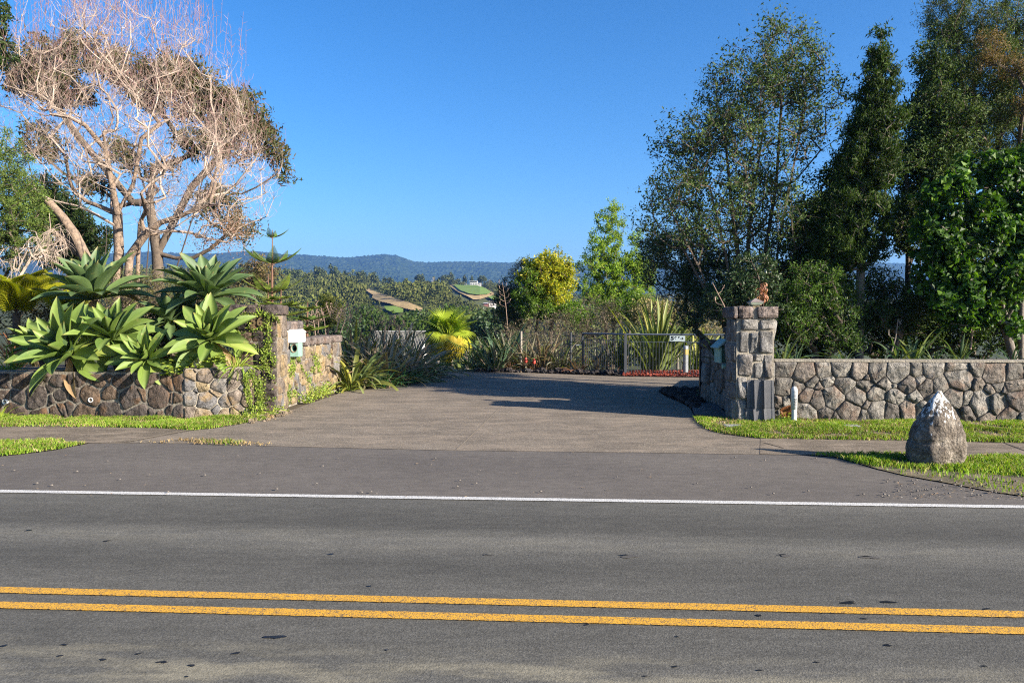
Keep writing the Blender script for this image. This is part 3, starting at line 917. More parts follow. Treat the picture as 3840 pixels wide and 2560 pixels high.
# side wall running back from the left pillar, with a stepped top
sw = thing('side_wall', (-5.0, 18.3, 0), 'stepped stone wall behind the white letterbox at the left of the driveway', 'wall')
a1, b1 = Vector((-4.955, 16.52, 0)), Vector((-4.73, 20.2, 0))
U1 = (b1 - a1).normalized(); N1 = Vector((U1.y, -U1.x, 0)); L1 = (b1 - a1).length
def side_slab(parent, x0, x1, z1, mat, t=0.32, z0=-0.03, name='wall_core'):
    p = [a1 + U1 * x0, a1 + U1 * x1, a1 + U1 * x1 - N1 * t, a1 + U1 * x0 - N1 * t]
    return MB().hexa([(q.x, q.y, z0) for q in p] + [(q.x, q.y, z1) for q in p]).build(name, mat, parent)
side_slab(sw, 0.0, 1.30, 1.66, M_mortar_l); side_slab(sw, 1.302, L1, 1.27, M_mortar_l)
rs = np.random.RandomState(35)
cc = [q for q in rubble_cells(rs, 1.30, 1.65, 0.33, 0.8)]
stones(rs, cc, a1, U1, N1, 0.012, 0.045, M_swarm, sw, rough=0.2, rnd=0.4)
cc = [q for q in rubble_cells(rs, L1 - 1.302, 1.26, 0.36, 1.0)]
stones(rs, cc, a1 + U1 * 1.302, U1, N1, 0.012, 0.045, M_swarm, sw, rough=0.2, rnd=0.4)
def cap_on(parent, rs, x0, x1, z0, z1, over=0.07):
    p = a1 + U1 * (x0 + x1) / 2 - N1 * 0.14
    cap_stone(rs, parent, p.x - 0.23, p.x + 0.23, p.y - (x1 - x0) / 2, p.y + (x1 - x0) / 2, z0, z1)
for x0, x1 in [(0.12, 0.52), (0.54, 0.95), (0.97, 1.32)]: cap_on(sw, rs, x0, x1, 1.662, 1.86)
for x0, x1 in [(1.40, 1.85), (1.88, 2.35), (2.37, 2.9), (2.92, 3.62)]: cap_on(sw, rs, x0, x1, 1.272, 1.46)
# end pillar
ep = thing('end_pillar', (-4.9, 20.6, 0), 'short stone pillar ending the left side wall next to the flax', 'pillar')
block_body(ep, 'pillar_core', -5.2, -4.66, 20.2, 21.0, -0.03, 1.27, M_mortar_l)
stones(rs, courses(rs, 0.54, 1.26, 0.35, 0.27), (-5.2, 20.2, 0), (1, 0, 0), (0, -1, 0), 0.01, 0.04, M_sdark, ep)  # front face shade painted with darker stones, lit side keeps the pale set
stones(rs, courses(rs, 0.8, 1.26, 0.4, 0.3), (-4.66, 20.2, 0), (0, 1, 0), (1, 0, 0), 0.01, 0.035, M_swarm, ep)
cap_stone(rs, ep, -5.25, -4.95, 20.12, 21.05, 1.272, 1.455); cap_stone(rs, ep, -4.945, -4.60, 20.12, 21.05, 1.272, 1.46)

# right pillar
RPx0, RPx1, RPy0, RPy1, RPz = 4.19, 4.89, 14.42, 15.1, 1.93
pr = thing('stone_pillar', (4.54, 14.75, 0), 'tall grey stone gate pillar with a small lamp cap on top', 'pillar')
block_body(pr, 'pillar_core', RPx0, RPx1, RPy0, RPy1, -0.03, RPz, M_mortar_l)
rs = np.random.RandomState(41)
def fx(x): return (x - 370) / 385 * 0.70
def fz(y): return (1480 - y) / 1010 * 1.93
blocks = [(410, 594, 475, 583), (600, 757, 480, 580), (392, 492, 592, 808), (503, 583, 604, 818), (596, 750, 588, 812), (384, 534, 815, 1032), (545, 652, 815, 888), (548, 645, 896, 1056), (654, 740, 818, 1056),
          (378, 478, 1036, 1260), (372, 478, 1264, 1480), (484, 610, 1060, 1260), (614, 738, 1060, 1240), (484, 600, 1264, 1480), (604, 735, 1246, 1480)]
cells = rects([(fx(a), fx(b), fz(d), fz(c)) for a, b, c, d in blocks])
stones(rs, cells, (RPx0, RPy0, 0), (1, 0, 0), (0, -1, 0), 0.012, 0.055, M_spill, pr, rough=0.28, rnd=0.14)
stones(rs, courses(rs, RPy1 - RPy0, RPz, 0.36, 0.35), (RPx0, RPy1, 0), (0, -1, 0), (-1, 0, 0), 0.01, 0.035, M_spill, pr, rough=0.2)
stones(rs, courses(rs, RPy1 - RPy0, RPz, 0.36, 0.35), (RPx1, RPy0, 0), (0, 1, 0), (1, 0, 0), 0.01, 0.03, M_spill, pr, rough=0.2)
cap_stone(rs, pr, 4.10, 4.19, 14.34, 14.78, 1.935, 2.155); cap_stone(rs, pr, 4.20, 4.49, 14.33, 14.78, 1.935, 2.16); cap_stone(rs, pr, 4.56, 4.965, 14.33, 14.78, 1.935, 2.155)
MB().box(4.485, 4.57, 14.40, 15.14, 1.93, 2.13).build('cap_mortar', M_mortar_l, pr)
cap_stone(rs, pr, 4.11, 4.5, 14.785, 15.18, 1.935, 2.15); cap_stone(rs, pr, 4.55, 4.96, 14.785, 15.18, 1.935, 2.15)
# recessed wall behind it and its end pillar
ry = thing('side_wall', (4.6, 16.2, 0), 'shaded stone wall behind the right pillar carrying the green letterbox', 'wall')
block_body(ry, 'wall_core', 4.40, 4.72, 15.1, 16.0, -0.03, 1.62, M_mdark)
block_body(ry, 'wall_core', 4.44, 4.76, 16.002, 17.2, -0.03, 1.28, M_mdark)
stones(rs, rubble_cells(rs, 0.9, 1.6, 0.42, 0.8), (4.40, 16.0, 0), (0, -1, 0), (-1, 0, 0), 0.012, 0.05, M_sgrey, ry)
stones(rs, rubble_cells(rs, 1.198, 1.26, 0.42, 0.8), (4.44, 17.2, 0), (0, -1, 0), (-1, 0, 0), 0.012, 0.05, M_sgrey, ry)
cap_stone(rs, ry, 4.34, 4.78, 15.12, 15.62, 1.622, 1.76, M_capd); cap_stone(rs, ry, 4.34, 4.78, 15.63, 16.02, 1.622, 1.75, M_capd)
cap_stone(rs, ry, 4.36, 4.82, 16.03, 16.6, 1.282, 1.43, M_capd); cap_stone(rs, ry, 4.36, 4.82, 16.61, 17.18, 1.282, 1.43, M_capd)
eq = thing('end_pillar', (4.65, 17.6, 0), 'short dark stone pillar beside the black gate post', 'pillar')
block_body(eq, 'pillar_core', 4.42, 4.95, 17.21, 17.95, -0.03, 1.25, M_mdark)
stones(rs, courses(rs, 0.53, 1.24, 0.4, 0.3), (4.42, 17.21, 0), (1, 0, 0), (0, -1, 0), 0.01, 0.04, M_sgrey, eq)
stones(rs, courses(rs, 0.74, 1.24, 0.4, 0.35), (4.42, 17.95, 0), (0, -1, 0), (-1, 0, 0), 0.01, 0.04, M_sgrey, eq)
cap_stone(rs, eq, 4.34, 4.66, 17.16, 18.0, 1.252, 1.43, M_capd); cap_stone(rs, eq, 4.665, 5.0, 17.16, 18.0, 1.252, 1.43, M_capd)

# planted beds held up by the walls
sheet_bed = MB()
bl = [aL - NL * 0.3, bL - NL * 0.3, bM - NM * 0.3 + Vector((-0.1, 0, 0)), Vector((-5.25, 16.6, 0)), Vector((-5.2, 21.2, 0)), Vector((-7, 27.6, 0)), Vector((-30, 27.6, 0))]
MB().hexa([(-30, 15.45, -0.03), (-5.3, 15.2, -0.03), (-5.25, 22, -0.03), (-30, 27.6, -0.03), (-30, 15.6, 0.84), (-5.3, 15.2, 0.84), (-5.25, 22, 0.55), (-30, 27.6, 0.3)]).build('planting_bed', M_soil)['kind'] = 'structure'
MB().hexa([(4.8, 14.95, -0.03), (40, 12.4, -0.03), (40, 27.6, -0.03), (6.4, 22.6, -0.03), (4.9, 14.95, 1.06), (40, 12.4, 1.06), (40, 27.6, 0.5), (6.6, 22.6, 0.7)]).build('planting_bed', M_soil)['kind'] = 'structure'

# ------------------------------------------------------------------ man-made things
M_wplastic = simple('white_plastic', (0.78, 0.78, 0.76), (0.70, 0.70, 0.68), rough=0.4, bs=0.05)
M_gplastic = simple('grey_plastic', (0.52, 0.53, 0.54), (0.44, 0.45, 0.46), rough=0.45, bs=0.08, scale=14)
M_black = simple('print_and_hole_black', (0.02, 0.02, 0.022), rough=0.6, bs=0)
M_teal = simple('pale_teal', (0.22, 0.36, 0.29), (0.16, 0.28, 0.23), rough=0.55)
M_green = simple('dark_green_metal', (0.03, 0.09, 0.06), (0.02, 0.06, 0.045), rough=0.5)
M_bronze = simple('bronze', (0.28, 0.20, 0.10), (0.17, 0.12, 0.07), rough=0.45, metal=0.6, scale=30)
M_wood = simple('old_wood', (0.20, 0.14, 0.09), rough=0.8)
M_steel = simple('galvanised_steel', (0.36, 0.38, 0.40), (0.26, 0.28, 0.30), rough=0.45, metal=0.5, scale=20)
M_dsteel = simple('dark_steel', (0.035, 0.042, 0.055), (0.025, 0.03, 0.04), rough=0.6, metal=0.0)
M_dplastic = simple('black_plastic_cover', (0.045, 0.047, 0.055), (0.075, 0.075, 0.08), rough=0.5, scale=5, spec=0.5)

def text_mesh(s, size, ext=0.0, bold=0.0):
    cu = bpy.data.curves.new('t', 'FONT'); cu.body = s; cu.size = size; cu.extrude = ext; cu.offset = bold
    cu.align_x = 'CENTER'; cu.align_y = 'CENTER'
    o = bpy.data.objects.new('t', cu); SC.collection.objects.link(o)
    dg = bpy.context.evaluated_depsgraph_get(); dg.update()
    me = bpy.data.meshes.new_from_object(o.evaluated_get(dg), depsgraph=dg)
    bpy.data.objects.remove(o); bpy.data.curves.remove(cu)
    return me
def place_text(s, name, size, loc, mat, parent, ext=0.0, bold=0.0, rot=(math.pi / 2, 0, 0), sx=1.0, sy=1.0):
    me = text_mesh(s, size, ext, bold); me.materials.clear(); me.materials.append(mat)
    M = Matrix.Translation(loc) @ (Matrix.Rotation(rot[2], 4, 'Z') @ Matrix.Rotation(rot[0], 4, 'X')) @ Matrix.Diagonal((sx, sy, 1, 1))
    return inst(name, me, parent, M)

# bronze house number
nb = thing('house_number', tuple(P(961, 1207, 15.77)), 'bronze digits fixed to the dark face of the left pillar', 'house number')
place_text('5', 'digit', 0.235, P(949, 1207, 15.775), M_bronze, nb, 0.018, 0.006)
place_text('6', 'digit', 0.235, P(974, 1207, 15.775), M_bronze, nb, 0.018, 0.006)

# white letterbox
x0, x1, y0, y1 = -4.93, -4.67, 16.92, 17.52
lb = thing('letterbox', (-4.8, 17.2, 1.39), 'white box letterbox fixed to the left driveway wall', 'letterbox')
MB().box(x0 + .01, x1 - .01, y0 + .01, y1 - .01, 1.39, 1.60).build('body', M_wplastic, lb)
mb = MB()
mb.hexa([(x0, y0 - .01, 1.602), (x1 + .012, y0 - .01, 1.602), (x1 + .012, y1 + .01, 1.602), (x0, y1 + .01, 1.602), (x0, y0 + .03, 1.675), (x1 - .05, y0 + .03, 1.675), (x1 - .05, y1 - .03, 1.675), (x0, y1 - .03, 1.675)])
mb.build('lid', M_wplastic, lb)
mb = MB()
rs = np.random.RandomState(2)
for i in range(11):
    yy = 17.10 + i * 0.028
    mb.box(x1 - .0098, x1 - .0075, yy, yy + 0.017, 1.525 + rs.uniform(-.004, .004), 1.548 + rs.uniform(-.004, .006))
mb.box(x1 - .0098, x1 - .0075, 17.08, 17.38, 1.478, 1.485)
mb.build('lettering', simple('grey_print', (0.25, 0.25, 0.27), bs=0), lb)
# teal newspaper sleeve
nt_ = thing('newspaper_holder', (-4.8, 17.0, 1.10), 'pale teal newspaper sleeve with a round hole below the white letterbox', 'newspaper holder')
mb = MB()
cx, cz, R = -4.79, 1.265, 0.055
hx0, hx1, hz0, hz1 = -4.875, -4.70, 1.08, 1.384
ring_o, ring_i = [], []
for j in range(24):
    a = j * 2 * math.pi / 24; c_, s_ = math.cos(a), math.sin(a)
    k = min((hx1 - hx0) / 2 / max(abs(c_), 1e-6), (hz1 - hz0) / 2 / max(abs(s_), 1e-6))
    ring_o.append(((hx0 + hx1) / 2 + c_ * k, 16.98, (hz0 + hz1) / 2 + s_ * k)); ring_i.append((cx + c_ * R, 16.98, cz + s_ * R * 1.35))
V = ring_o + ring_i + [(a, b + 0.35, c) for a, b, c in ring_o] + [(a, b + 0.33, c) for a, b, c in ring_i]
Fq = [(j, (j + 1) % 24, 24 + (j + 1) % 24, 24 + j) for j in range(24)] + [(j, 48 + j, 48 + (j + 1) % 24, (j + 1) % 24) for j in range(24)] + [(24 + j, 24 + (j + 1) % 24, 72 + (j + 1) % 24, 72 + j) for j in range(24)]
mb.add(V, Fq).build('sleeve', M_teal, nt_)
MB().poly([(cx + R * math.cos(a), 17.29, cz + R * 1.35 * math.sin(a)) for a in np.arange(24) * 2 * math.pi / 24][::-1]).build('dark_inside', M_black, nt_)  # black disc paints the darkness inside the hole
mb = MB(); V = []
for r_, yy in ((1.0, 16.978), (1.25, 16.965), (1.25, 16.979)):
    V += [(cx + R * r_ * math.cos(a), yy, cz + R * 1.35 * r_ * math.sin(a)) for a in np.arange(24) * 2 * math.pi / 24]
mb.add(V, [(k * 24 + j, (k + 1) * 24 + j, (k + 1) * 24 + (j + 1) % 24, k * 24 + (j + 1) % 24) for k in range(2) for j in range(24)]).build('rim', M_wood, nt_)

# green letterbox on the right side wall
gb = thing('letterbox', (4.2, 15.45, 1.05), 'green letterbox with sloping pale lid on the shaded right wall', 'letterbox')
MB().box(4.12, 4.33, 15.2, 15.62, 1.06, 1.39).build('body', M_green, gb)
MB().box(4.095, 4.118, 15.17, 15.64, 1.05, 1.36).build('door', M_teal, gb)
MB().hexa([(4.03, 15.13, 1.33), (4.22, 15.13, 1.50), (4.22, 15.66, 1.50), (4.03, 15.66, 1.33), (4.01, 15.13, 1.352), (4.20, 15.13, 1.522), (4.20, 15.66, 1.522), (4.01, 15.66, 1.352)]).build('lid', simple('pale_lid', (0.24, 0.38, 0.36), rough=0.4), gb)
MB().hexa([(4.222, 15.13, 1.48), (4.36, 15.13, 1.36), (4.36, 15.66, 1.36), (4.222, 15.66, 1.48), (4.222, 15.13, 1.50), (4.36, 15.13, 1.385), (4.36, 15.66, 1.385), (4.222, 15.66, 1.50)]).build('roof_back', M_green, gb)
MB().tube_path([(4.13, 15.17, 0.99), (4.3, 15.17, 0.99)], 0.05, 12).build('paper_tube', M_teal, gb)

# lamp cap on the right pillar
lc = P(2832, 1148, 14.6)
lm = thing('pillar_lamp', (lc.x, lc.y, 2.155), 'small square lantern cap sitting on the right pillar', 'lamp')
X, Yc = lc.x, lc.y
MB().box(X - .06, X + .06, Yc - .06, Yc + .06, 2.14, 2.185).build('base', simple('lamp_brass', (0.28, 0.22, 0.12), rough=0.5), lm)
MB().hexa([(X - .09, Yc - .09, 2.186), (X + .09, Yc - .09, 2.186), (X + .09, Yc + .09, 2.186), (X - .09, Yc + .09, 2.186), (X - .125, Yc - .125, 2.235), (X + .125, Yc - .125, 2.235), (X + .125, Yc + .125, 2.235), (X - .125, Yc + .125, 2.235)]).build('shade', simple('lamp_glass', (0.42, 0.48, 0.38), rough=0.3), lm)
MB().add([(X - .13, Yc - .13, 2.237), (X + .13, Yc - .13, 2.237), (X + .13, Yc + .13, 2.237), (X - .13, Yc + .13, 2.237), (X, Yc, 2.315)], [(0, 1, 4), (1, 2, 4), (2, 3, 4), (3, 0, 4)]).build('roof', simple('lamp_roof', (0.22, 0.18, 0.17), rough=0.6), lm)

# ribbed black cable cover leaning on the pillar
def ribbed(name, parent, xa, xb, ztop, zbot, y_top, y_bot, out):
    n = 3; prof = []
    W = xb - xa
    prof = [(0, 0), (0.0, out), (0.14, out), (0.20, out + .035), (0.235, out + .10), (0.30, out + .10), (0.34, out + .02), (0.46, out + .02), (0.52, out + .02), (0.56, out + .035), (0.60, out + .10), (0.66, out + .10), (0.70, out + .02), (0.88, out + .02), (0.92, out + .03), (1.0, out + .03), (1.0, 0)]
    V = []
    for z, y in ((zbot, y_bot), (ztop, y_top)):
        V += [(xa + W * u, y - h * (0.55 if z == ztop else 1.0), z) for u, h in prof]
    k = len(prof)
    mb = MB().add(V, [(j, j + 1, k + j + 1, k + j) for j in range(k - 1)])
    mb.poly(V[k:])
    return mb.build(name, M_dplastic, parent)
cc_ = thing('cable_cover', (4.62, 14.3, 0), 'ribbed black plastic cable guard against the foot of the right pillar', 'cable guard')
ribbed('upper_section', cc_, 4.37, 4.865, 0.785, 0.272, 14.355, 14.355, 0.02)
ribbed('lower_section', cc_, 4.345, 4.875, 0.268, 0.0, 14.355, 14.355, 0.05)

# white and grey cable marker post
mk = P(2977, 1585, 14.25)
bo = thing('marker_post', (mk.x, mk.y, 0), 'slim pale grey round topped marker post in the grass before the right wall', 'marker post')
MB().lathe([(0.046, 0), (0.046, 0.262)], (mk.x, mk.y, 0), 20).build('lower_tube', M_gplastic, bo, smooth=True)
MB().lathe([(0.047, 0.26), (0.056, 0.262), (0.057, 0.60), (0.053, 0.635), (0.040, 0.662), (0.02, 0.678), (0.0005, 0.682)], (mk.x, mk.y, 0), 20).build('sleeve', M_gplastic, bo, smooth=True)
def wrap(name, us, zs, r, mat, parent):
    mb = MB()
    for (u0, u1), (z0, z1) in zip(us, zs):
        k = 6; V = []
        for i in range(k + 1):
            a = -math.pi / 2 + (u0 + (u1 - u0) * i / k)
            V += [(mk.x + r * math.cos(a), mk.y + r * math.sin(a), z0), (mk.x + r * math.cos(a), mk.y + r * math.sin(a), z1)]
        mb.add(V, [(2 * i, 2 * i + 2, 2 * i + 3, 2 * i + 1) for i in range(k)])
    return mb.build(name, mat, parent)
wrap('printed_lines', [(-.45, .45), (-.6, .6), (-.45, .45), (-.55, .45), (-.5, .55), (-.5, .5), (-.6, .55)], [(z, z + .009) for z in (.588, .570, .552, .530, .514, .498, .482)], 0.0585, simple('faded_print', (0.16, 0.17, 0.19), bs=0), bo)
wrap('number_plate', [(-.25, .5)] * 3, [(.428, .462), (.382, .42), (.338, .376)], 0.0590, M_black, bo)
for s, zz in (('T', .445), ('31', .401), ('50', .357)):
    place_text(s, 'number', 0.043, (mk.x + 0.007, mk.y - 0.0600, zz), M_wplastic, bo, 0.0, 0.0, sx=0.8)

# small access covers set in the grass
def cover(px, py, w, dp, label):
    g = G(px, py, 0.03)
    t = thing('access_cover', (g.x, g.y, 0.02), label, 'access cover')
    MB().box(g.x - w / 2, g.x + w / 2, g.y - dp / 2, g.y + dp / 2, 0.0, 0.045).build('plate', M_dplastic, t)
    mb = MB()
    for i in range(7): mb.box(g.x - w / 2 + .02, g.x + w / 2 - .02, g.y - dp / 2 + (i + .3) * dp / 7, g.y - dp / 2 + (i + .75) * dp / 7, 0.0452, 0.054)
    mb.build('ribs', M_steel, t)
cover(2752, 1599, 0.33, 0.3, 'dark ribbed cover in the grass at the foot of the right pillar')
cover(3192, 1598, 0.3, 0.26, 'dark ribbed cover in the grass midway along the right wall')

# drain pipes through the dark wall
def pipe(px, py, label):
    c = P(px, py, 15.0); s = (c - aL).dot(UL)
    base = aL + UL * s
    q = Vector((base.x, base.y, c.z))
    mb = MB()
    V = []
    ax = NL.normalized(); up = Vector((0, 0, 1)); sd = ax.cross(up)
    for r_, h in ((.047, -.12), (.047, .055), (.037, .055), (.037, -.1)):
        V += [tuple(q + (sd * math.cos(a) + up * math.sin(a)) * r_ + ax * h) for a in np.arange(16) * 2 * math.pi / 16]
    mb.add(V, [(k * 16 + j, k * 16 + (j + 1) % 16, (k + 1) * 16 + (j + 1) % 16, (k + 1) * 16 + j) for k in range(3) for j in range(16)])
    mb.add([V[48 + j] for j in range(16)], [list(range(16))], 1)  # black end disc stands in for the darkness inside the pipe
    tag(mb.build('drain_pipe', [M_wplastic, M_black]), label, 'pipe')
pipe(22, 1505, 'white drain pipe stub poking from the dark wall at its far left end')
pipe(362, 1495, 'white drain pipe stub poking from the dark wall between two agaves')

# painted boulder
def boulder_mat():
    m, nt, p, out = newmat('boulder_rock')
    v = coords(nt)
    n1 = noise(nt, v, 5, 6, 0.7)
    c = ramp(nt, [(0.3, (0.065, 0.053, 0.042)), (0.5, (0.155, 0.13, 0.105)), (0.72, (0.32, 0.285, 0.24))], n1).outputs[0]
    c = mixc(nt, 1.0, c, ramp(nt, [(0.3, 0.4), (0.7, 1.5)], noise(nt, v, 26, 5, 0.7)).outputs[0], 'MULTIPLY')
    sep = nt.nodes.new('ShaderNodeSeparateXYZ'); nt.links.new(v, sep.inputs[0])
    drip = noise(nt, coords(nt, False, (30, 30, 1.6)), 1.0, 2, 0.5)
    a = node(nt, 'ShaderNodeMath', operation='MULTIPLY_ADD'); a.inputs[1].default_value = 1.7
    nt.links.new(drip, a.inputs[0]); nt.links.new(sep.outputs['Z'], a.inputs[2])
    msk = ramp(nt, [(0.0, 0.0), (1.0, 1.0)], None)
    mr = node(nt, 'ShaderNodeMapRange'); mr.inputs['From Min'].default_value = 1.70; mr.inputs['From Max'].default_value = 1.76
    nt.links.new(a.outputs[0], mr.inputs['Value'])
    # paint chips
    ch = ramp(nt, [(0.36, 0.0), (0.44, 1.0)], noise(nt, coords(nt, False, (1, 1, .5)), 22, 4, 0.7))
    ml = node(nt, 'ShaderNodeMath', operation='MULTIPLY'); nt.links.new(mr.outputs[0], ml.inputs[0]); nt.links.new(ch.outputs[0], ml.inputs[1])
    c = mixc(nt, ml.outputs[0], c, (0.72, 0.72, 0.70))
    nt.links.new(c, p.inputs['Base Color']); p.inputs['Roughness'].default_value = 0.9
    p.inputs['Specular IOR Level'].default_value = 0.2
    b = bump(nt, noise(nt, v, 7, 8, 0.7), 1.0, 0.10)
    vo = node(nt, 'ShaderNodeTexVoronoi', Scale=34.0); nt.links.new(v, vo.inputs['Vector'])
    nt.links.new(bump(nt, vo.outputs['Distance'], 0.8, 0.02, b), p.inputs['Normal'])
    return m
bc = G(3497, 1742)
prof = [(0.0, 0.30), (0.06, 0.325), (0.14, 0.345), (0.24, 0.355), (0.34, 0.335), (0.45, 0.31), (0.56, 0.27), (0.66, 0.225), (0.75, 0.18), (0.83, 0.13), (0.90, 0.082), (0.95, 0.048), (0.98, 0.025)]
V = []; K = 56
zz = np.linspace(-0.06, 0.985, 60)
for z in zz:
    r = np.interp(z, [a for a, _ in prof], [b for _, b in prof])
    for j in range(K):
        a = j * 2 * math.pi / K
        # angular facets
        rr = r * (1 + 0.07 * math.cos(3 * a + 0.6) + 0.035 * math.cos(5 * a + 2))
        q = Vector((math.cos(a) * rr, math.sin(a) * rr * 0.85, z))
        nz = mnoise.fractal(Vector((q.x * 4.2, q.y * 4.2, z * 1.5 + 4)), 1.0, 2.0, 6) * 0.040 + mnoise.noise(q * 16) * 0.012
        if 0.31 < z < 0.35 and math.cos(a) < -0.1: nz -= 0.02
        k = 1 + nz / max(rr, 0.05) * min(1, (1.0 - z) * 6)
        sx = 0.045 * z + 0.03 * z * z
        V.append((bc.x + q.x * k + sx, bc.y + q.y * k, z))
n = len(zz)
Fq = [(i * K + j, i * K + (j + 1) % K, (i + 1) * K + (j + 1) % K, (i + 1) * K + j) for i in range(n - 1) for j in range(K)]
mb = MB().add(V, Fq); mb.poly(V[-K:])
tag(mb.build('boulder', boulder_mat(), smooth=True), 'pointed grey boulder with white paint dripping from its tip on the verge', 'boulder')

# gate / fence beyond the driveway
A, B, C_ = G(2185, 1398), G(2345, 1408), P(2720, 1417, 24.6); C_.z = 0
gt = thing('gate', B, 'dark steel bar gate and fence panel at the back right of the driveway', 'gate')
HG = 1.36
M_rail = simple('blue_lit_rail_steel', (0.13, 0.16, 0.21), (0.10, 0.12, 0.16), rough=0.4, metal=0.3)  # bluish light on the top rail put into the colour of all rails
def rail(a, b, z, r, name, k=8): return MB().tube_path([(a.x, a.y, z), (b.x, b.y, z)], r, k).build(name, M_rail, gt, smooth=True)
rail(A, B, HG, 0.028, 'top_rail'); rail(B, C_, HG, 0.028, 'top_rail')
rail(A, B, HG - .20, 0.010, 'mid_rail', 6); rail(B, C_, HG - .24, 0.010, 'mid_rail', 6)
rail(A, B, 0.06, 0.016, 'bottom_rail', 6); rail(B, C_, 0.05, 0.016, 'bottom_rail', 6)
for q, r in ((A, .03), (B, .045), (C_, .04)):
    MB().box(q.x - r, q.x + r, q.y - r, q.y + r, -.02, HG + .03).build('post', M_dsteel, gt)
barm = MB().tubes([(0, 0, 0)], [(0, 0, 1)], 0.0085, 0.0085, 5).build('bar', M_dsteel, gt)
def bars(a, b, n, ztop):
    for i in range(1, n):
        q = a.lerp(b, i / n)
        inst('bar', barm.data, gt, Matrix.Translation((q.x, q.y, 0.05)) @ Matrix.Diagonal((1, 1, ztop - .05, 1)))
bars(A, B, 22, HG - .2); bars(B, C_, 32, HG - .24)
q0 = A.lerp(B, .02); barm.location = Vector((q0.x, q0.y, 0.05)) - WL[gt.name]; barm.scale = (1, 1, HG - .25)
hd = MB().tube_path([(A.x - .03, A.y - .03, HG * .72), (A.x - .25, A.y - .03, HG * .70)], 0.018, 6).build('handle', M_steel, gt)
# second frame behind (return leaf of the fence)
A2, B2 = A + Vector((1.15, 0.9, 0)), B + Vector((0.05, 0.95, 0))
sg = (P(2545, 1269, 24.75))
sn = thing('sign', (sg.x, sg.y, sg.z - .1), 'pale 56B sign with arrow hanging from the gate top rail', 'sign')
fr = (C_ - B).normalized(); rz = math.atan2(fr.y, fr.x)
yy = lambda x: B.y + (x - B.x) * fr.y / fr.x - 0.045
def sx_(px): return P(px, 1269, sg.y).x
w = 0.235
c0 = sg.x; cy = yy(sg.x); czs = P(2545, 1269, cy).z
pts = [Vector((c0 - w, yy(c0 - w), 0)), Vector((c0 + w, yy(c0 + w), 0))]
MB().hexa([(pts[0].x, pts[0].y, czs - .088), (pts[1].x, pts[1].y, czs - .088), (pts[1].x, pts[1].y + .008, czs - .088), (pts[0].x, pts[0].y + .008, czs - .088), (pts[0].x, pts[0].y, czs + .088), (pts[1].x, pts[1].y, czs + .088), (pts[1].x, pts[1].y + .008, czs + .088), (pts[0].x, pts[0].y + .008, czs + .088)]).build('board', simple('sign_white', (0.50, 0.60, 0.64), (0.46, 0.56, 0.60), rough=0.4, bs=0), sn)
place_text('56', 'lettering', 0.17, (c0 - .105, yy(c0 - .105) - .004, czs), simple('sign_black', (0.015, 0.03, 0.04), bs=0), sn, 0, 0.008, (math.pi / 2, 0, rz), 1.2)
place_text('B', 'lettering', 0.085, (c0 + .05, yy(c0 + .05) - .004, czs + .03), M_black, sn, 0, 0.003, (math.pi / 2, 0, rz), 1.05)
mb = MB()
def pl(u, z): return (c0 + u, yy(c0 + u) - .004, czs + z)
mb.poly([pl(.085, -.008), pl(.18, -.008), pl(.18, .008), pl(.085, .008)])
mb.poly([pl(.19, 0), pl(.15, .042), pl(.135, .030), pl(.165, 0)]); mb.poly([pl(.19, 0), pl(.165, 0), pl(.135, -.030), pl(.15, -.042)])
mb.build('arrow', M_black, sn)
# black hinge post by the end pillar
hp = G(2629, 1487)
po = thing('gate_post', (hp.x, hp.y, 0), 'slim black steel gate post beside the dark end pillar', 'post')
MB().box(hp.x - .045, hp.x + .02, hp.y - .04, hp.y + .04, -.02, 1.46).build('post', simple('black_steel', (0.018, 0.018, 0.02), rough=0.4), po)
MB().box(hp.x + .03, hp.x + .055, hp.y - .03, hp.y + .03, -.02, 1.40).build('gate_edge', M_steel, po)
MB().tube_path([(hp.x - .02, hp.y, 1.30), (hp.x - .12, hp.y, 1.30)], 0.02, 8).build('latch', M_steel, po)
# bollard light
bl_ = G(2572, 1415); bl_.y = 25.6; bl_.x = (2572 - CX) / F * 25.6
bt = thing('bollard_light', (bl_.x, bl_.y, 0), 'steel bollard light with a yellow band seen through the gate bars', 'bollard')
MB().lathe([(0.17, -.03), (0.17, .07), (0.16, .08), (0.0, .08)], (bl_.x, bl_.y, 0), 18).build('footing', simple('footing_concrete', (0.32, 0.30, 0.27), rough=0.9), bt)
MB().lathe([(0.085, .08), (0.085, 0.68)], (bl_.x, bl_.y, 0), 18).build('column', M_steel, bt, smooth=True)
MB().lathe([(0.088, .68), (0.088, 0.86)], (bl_.x, bl_.y, 0), 18).build('band', simple('yellow_band', (0.50, 0.38, 0.13), rough=0.5), bt, smooth=True)
MB().lathe([(0.086, .861), (0.086, 0.98), (0.0, 0.985)], (bl_.x, bl_.y, 0), 18).build('head', M_steel, bt, smooth=True)
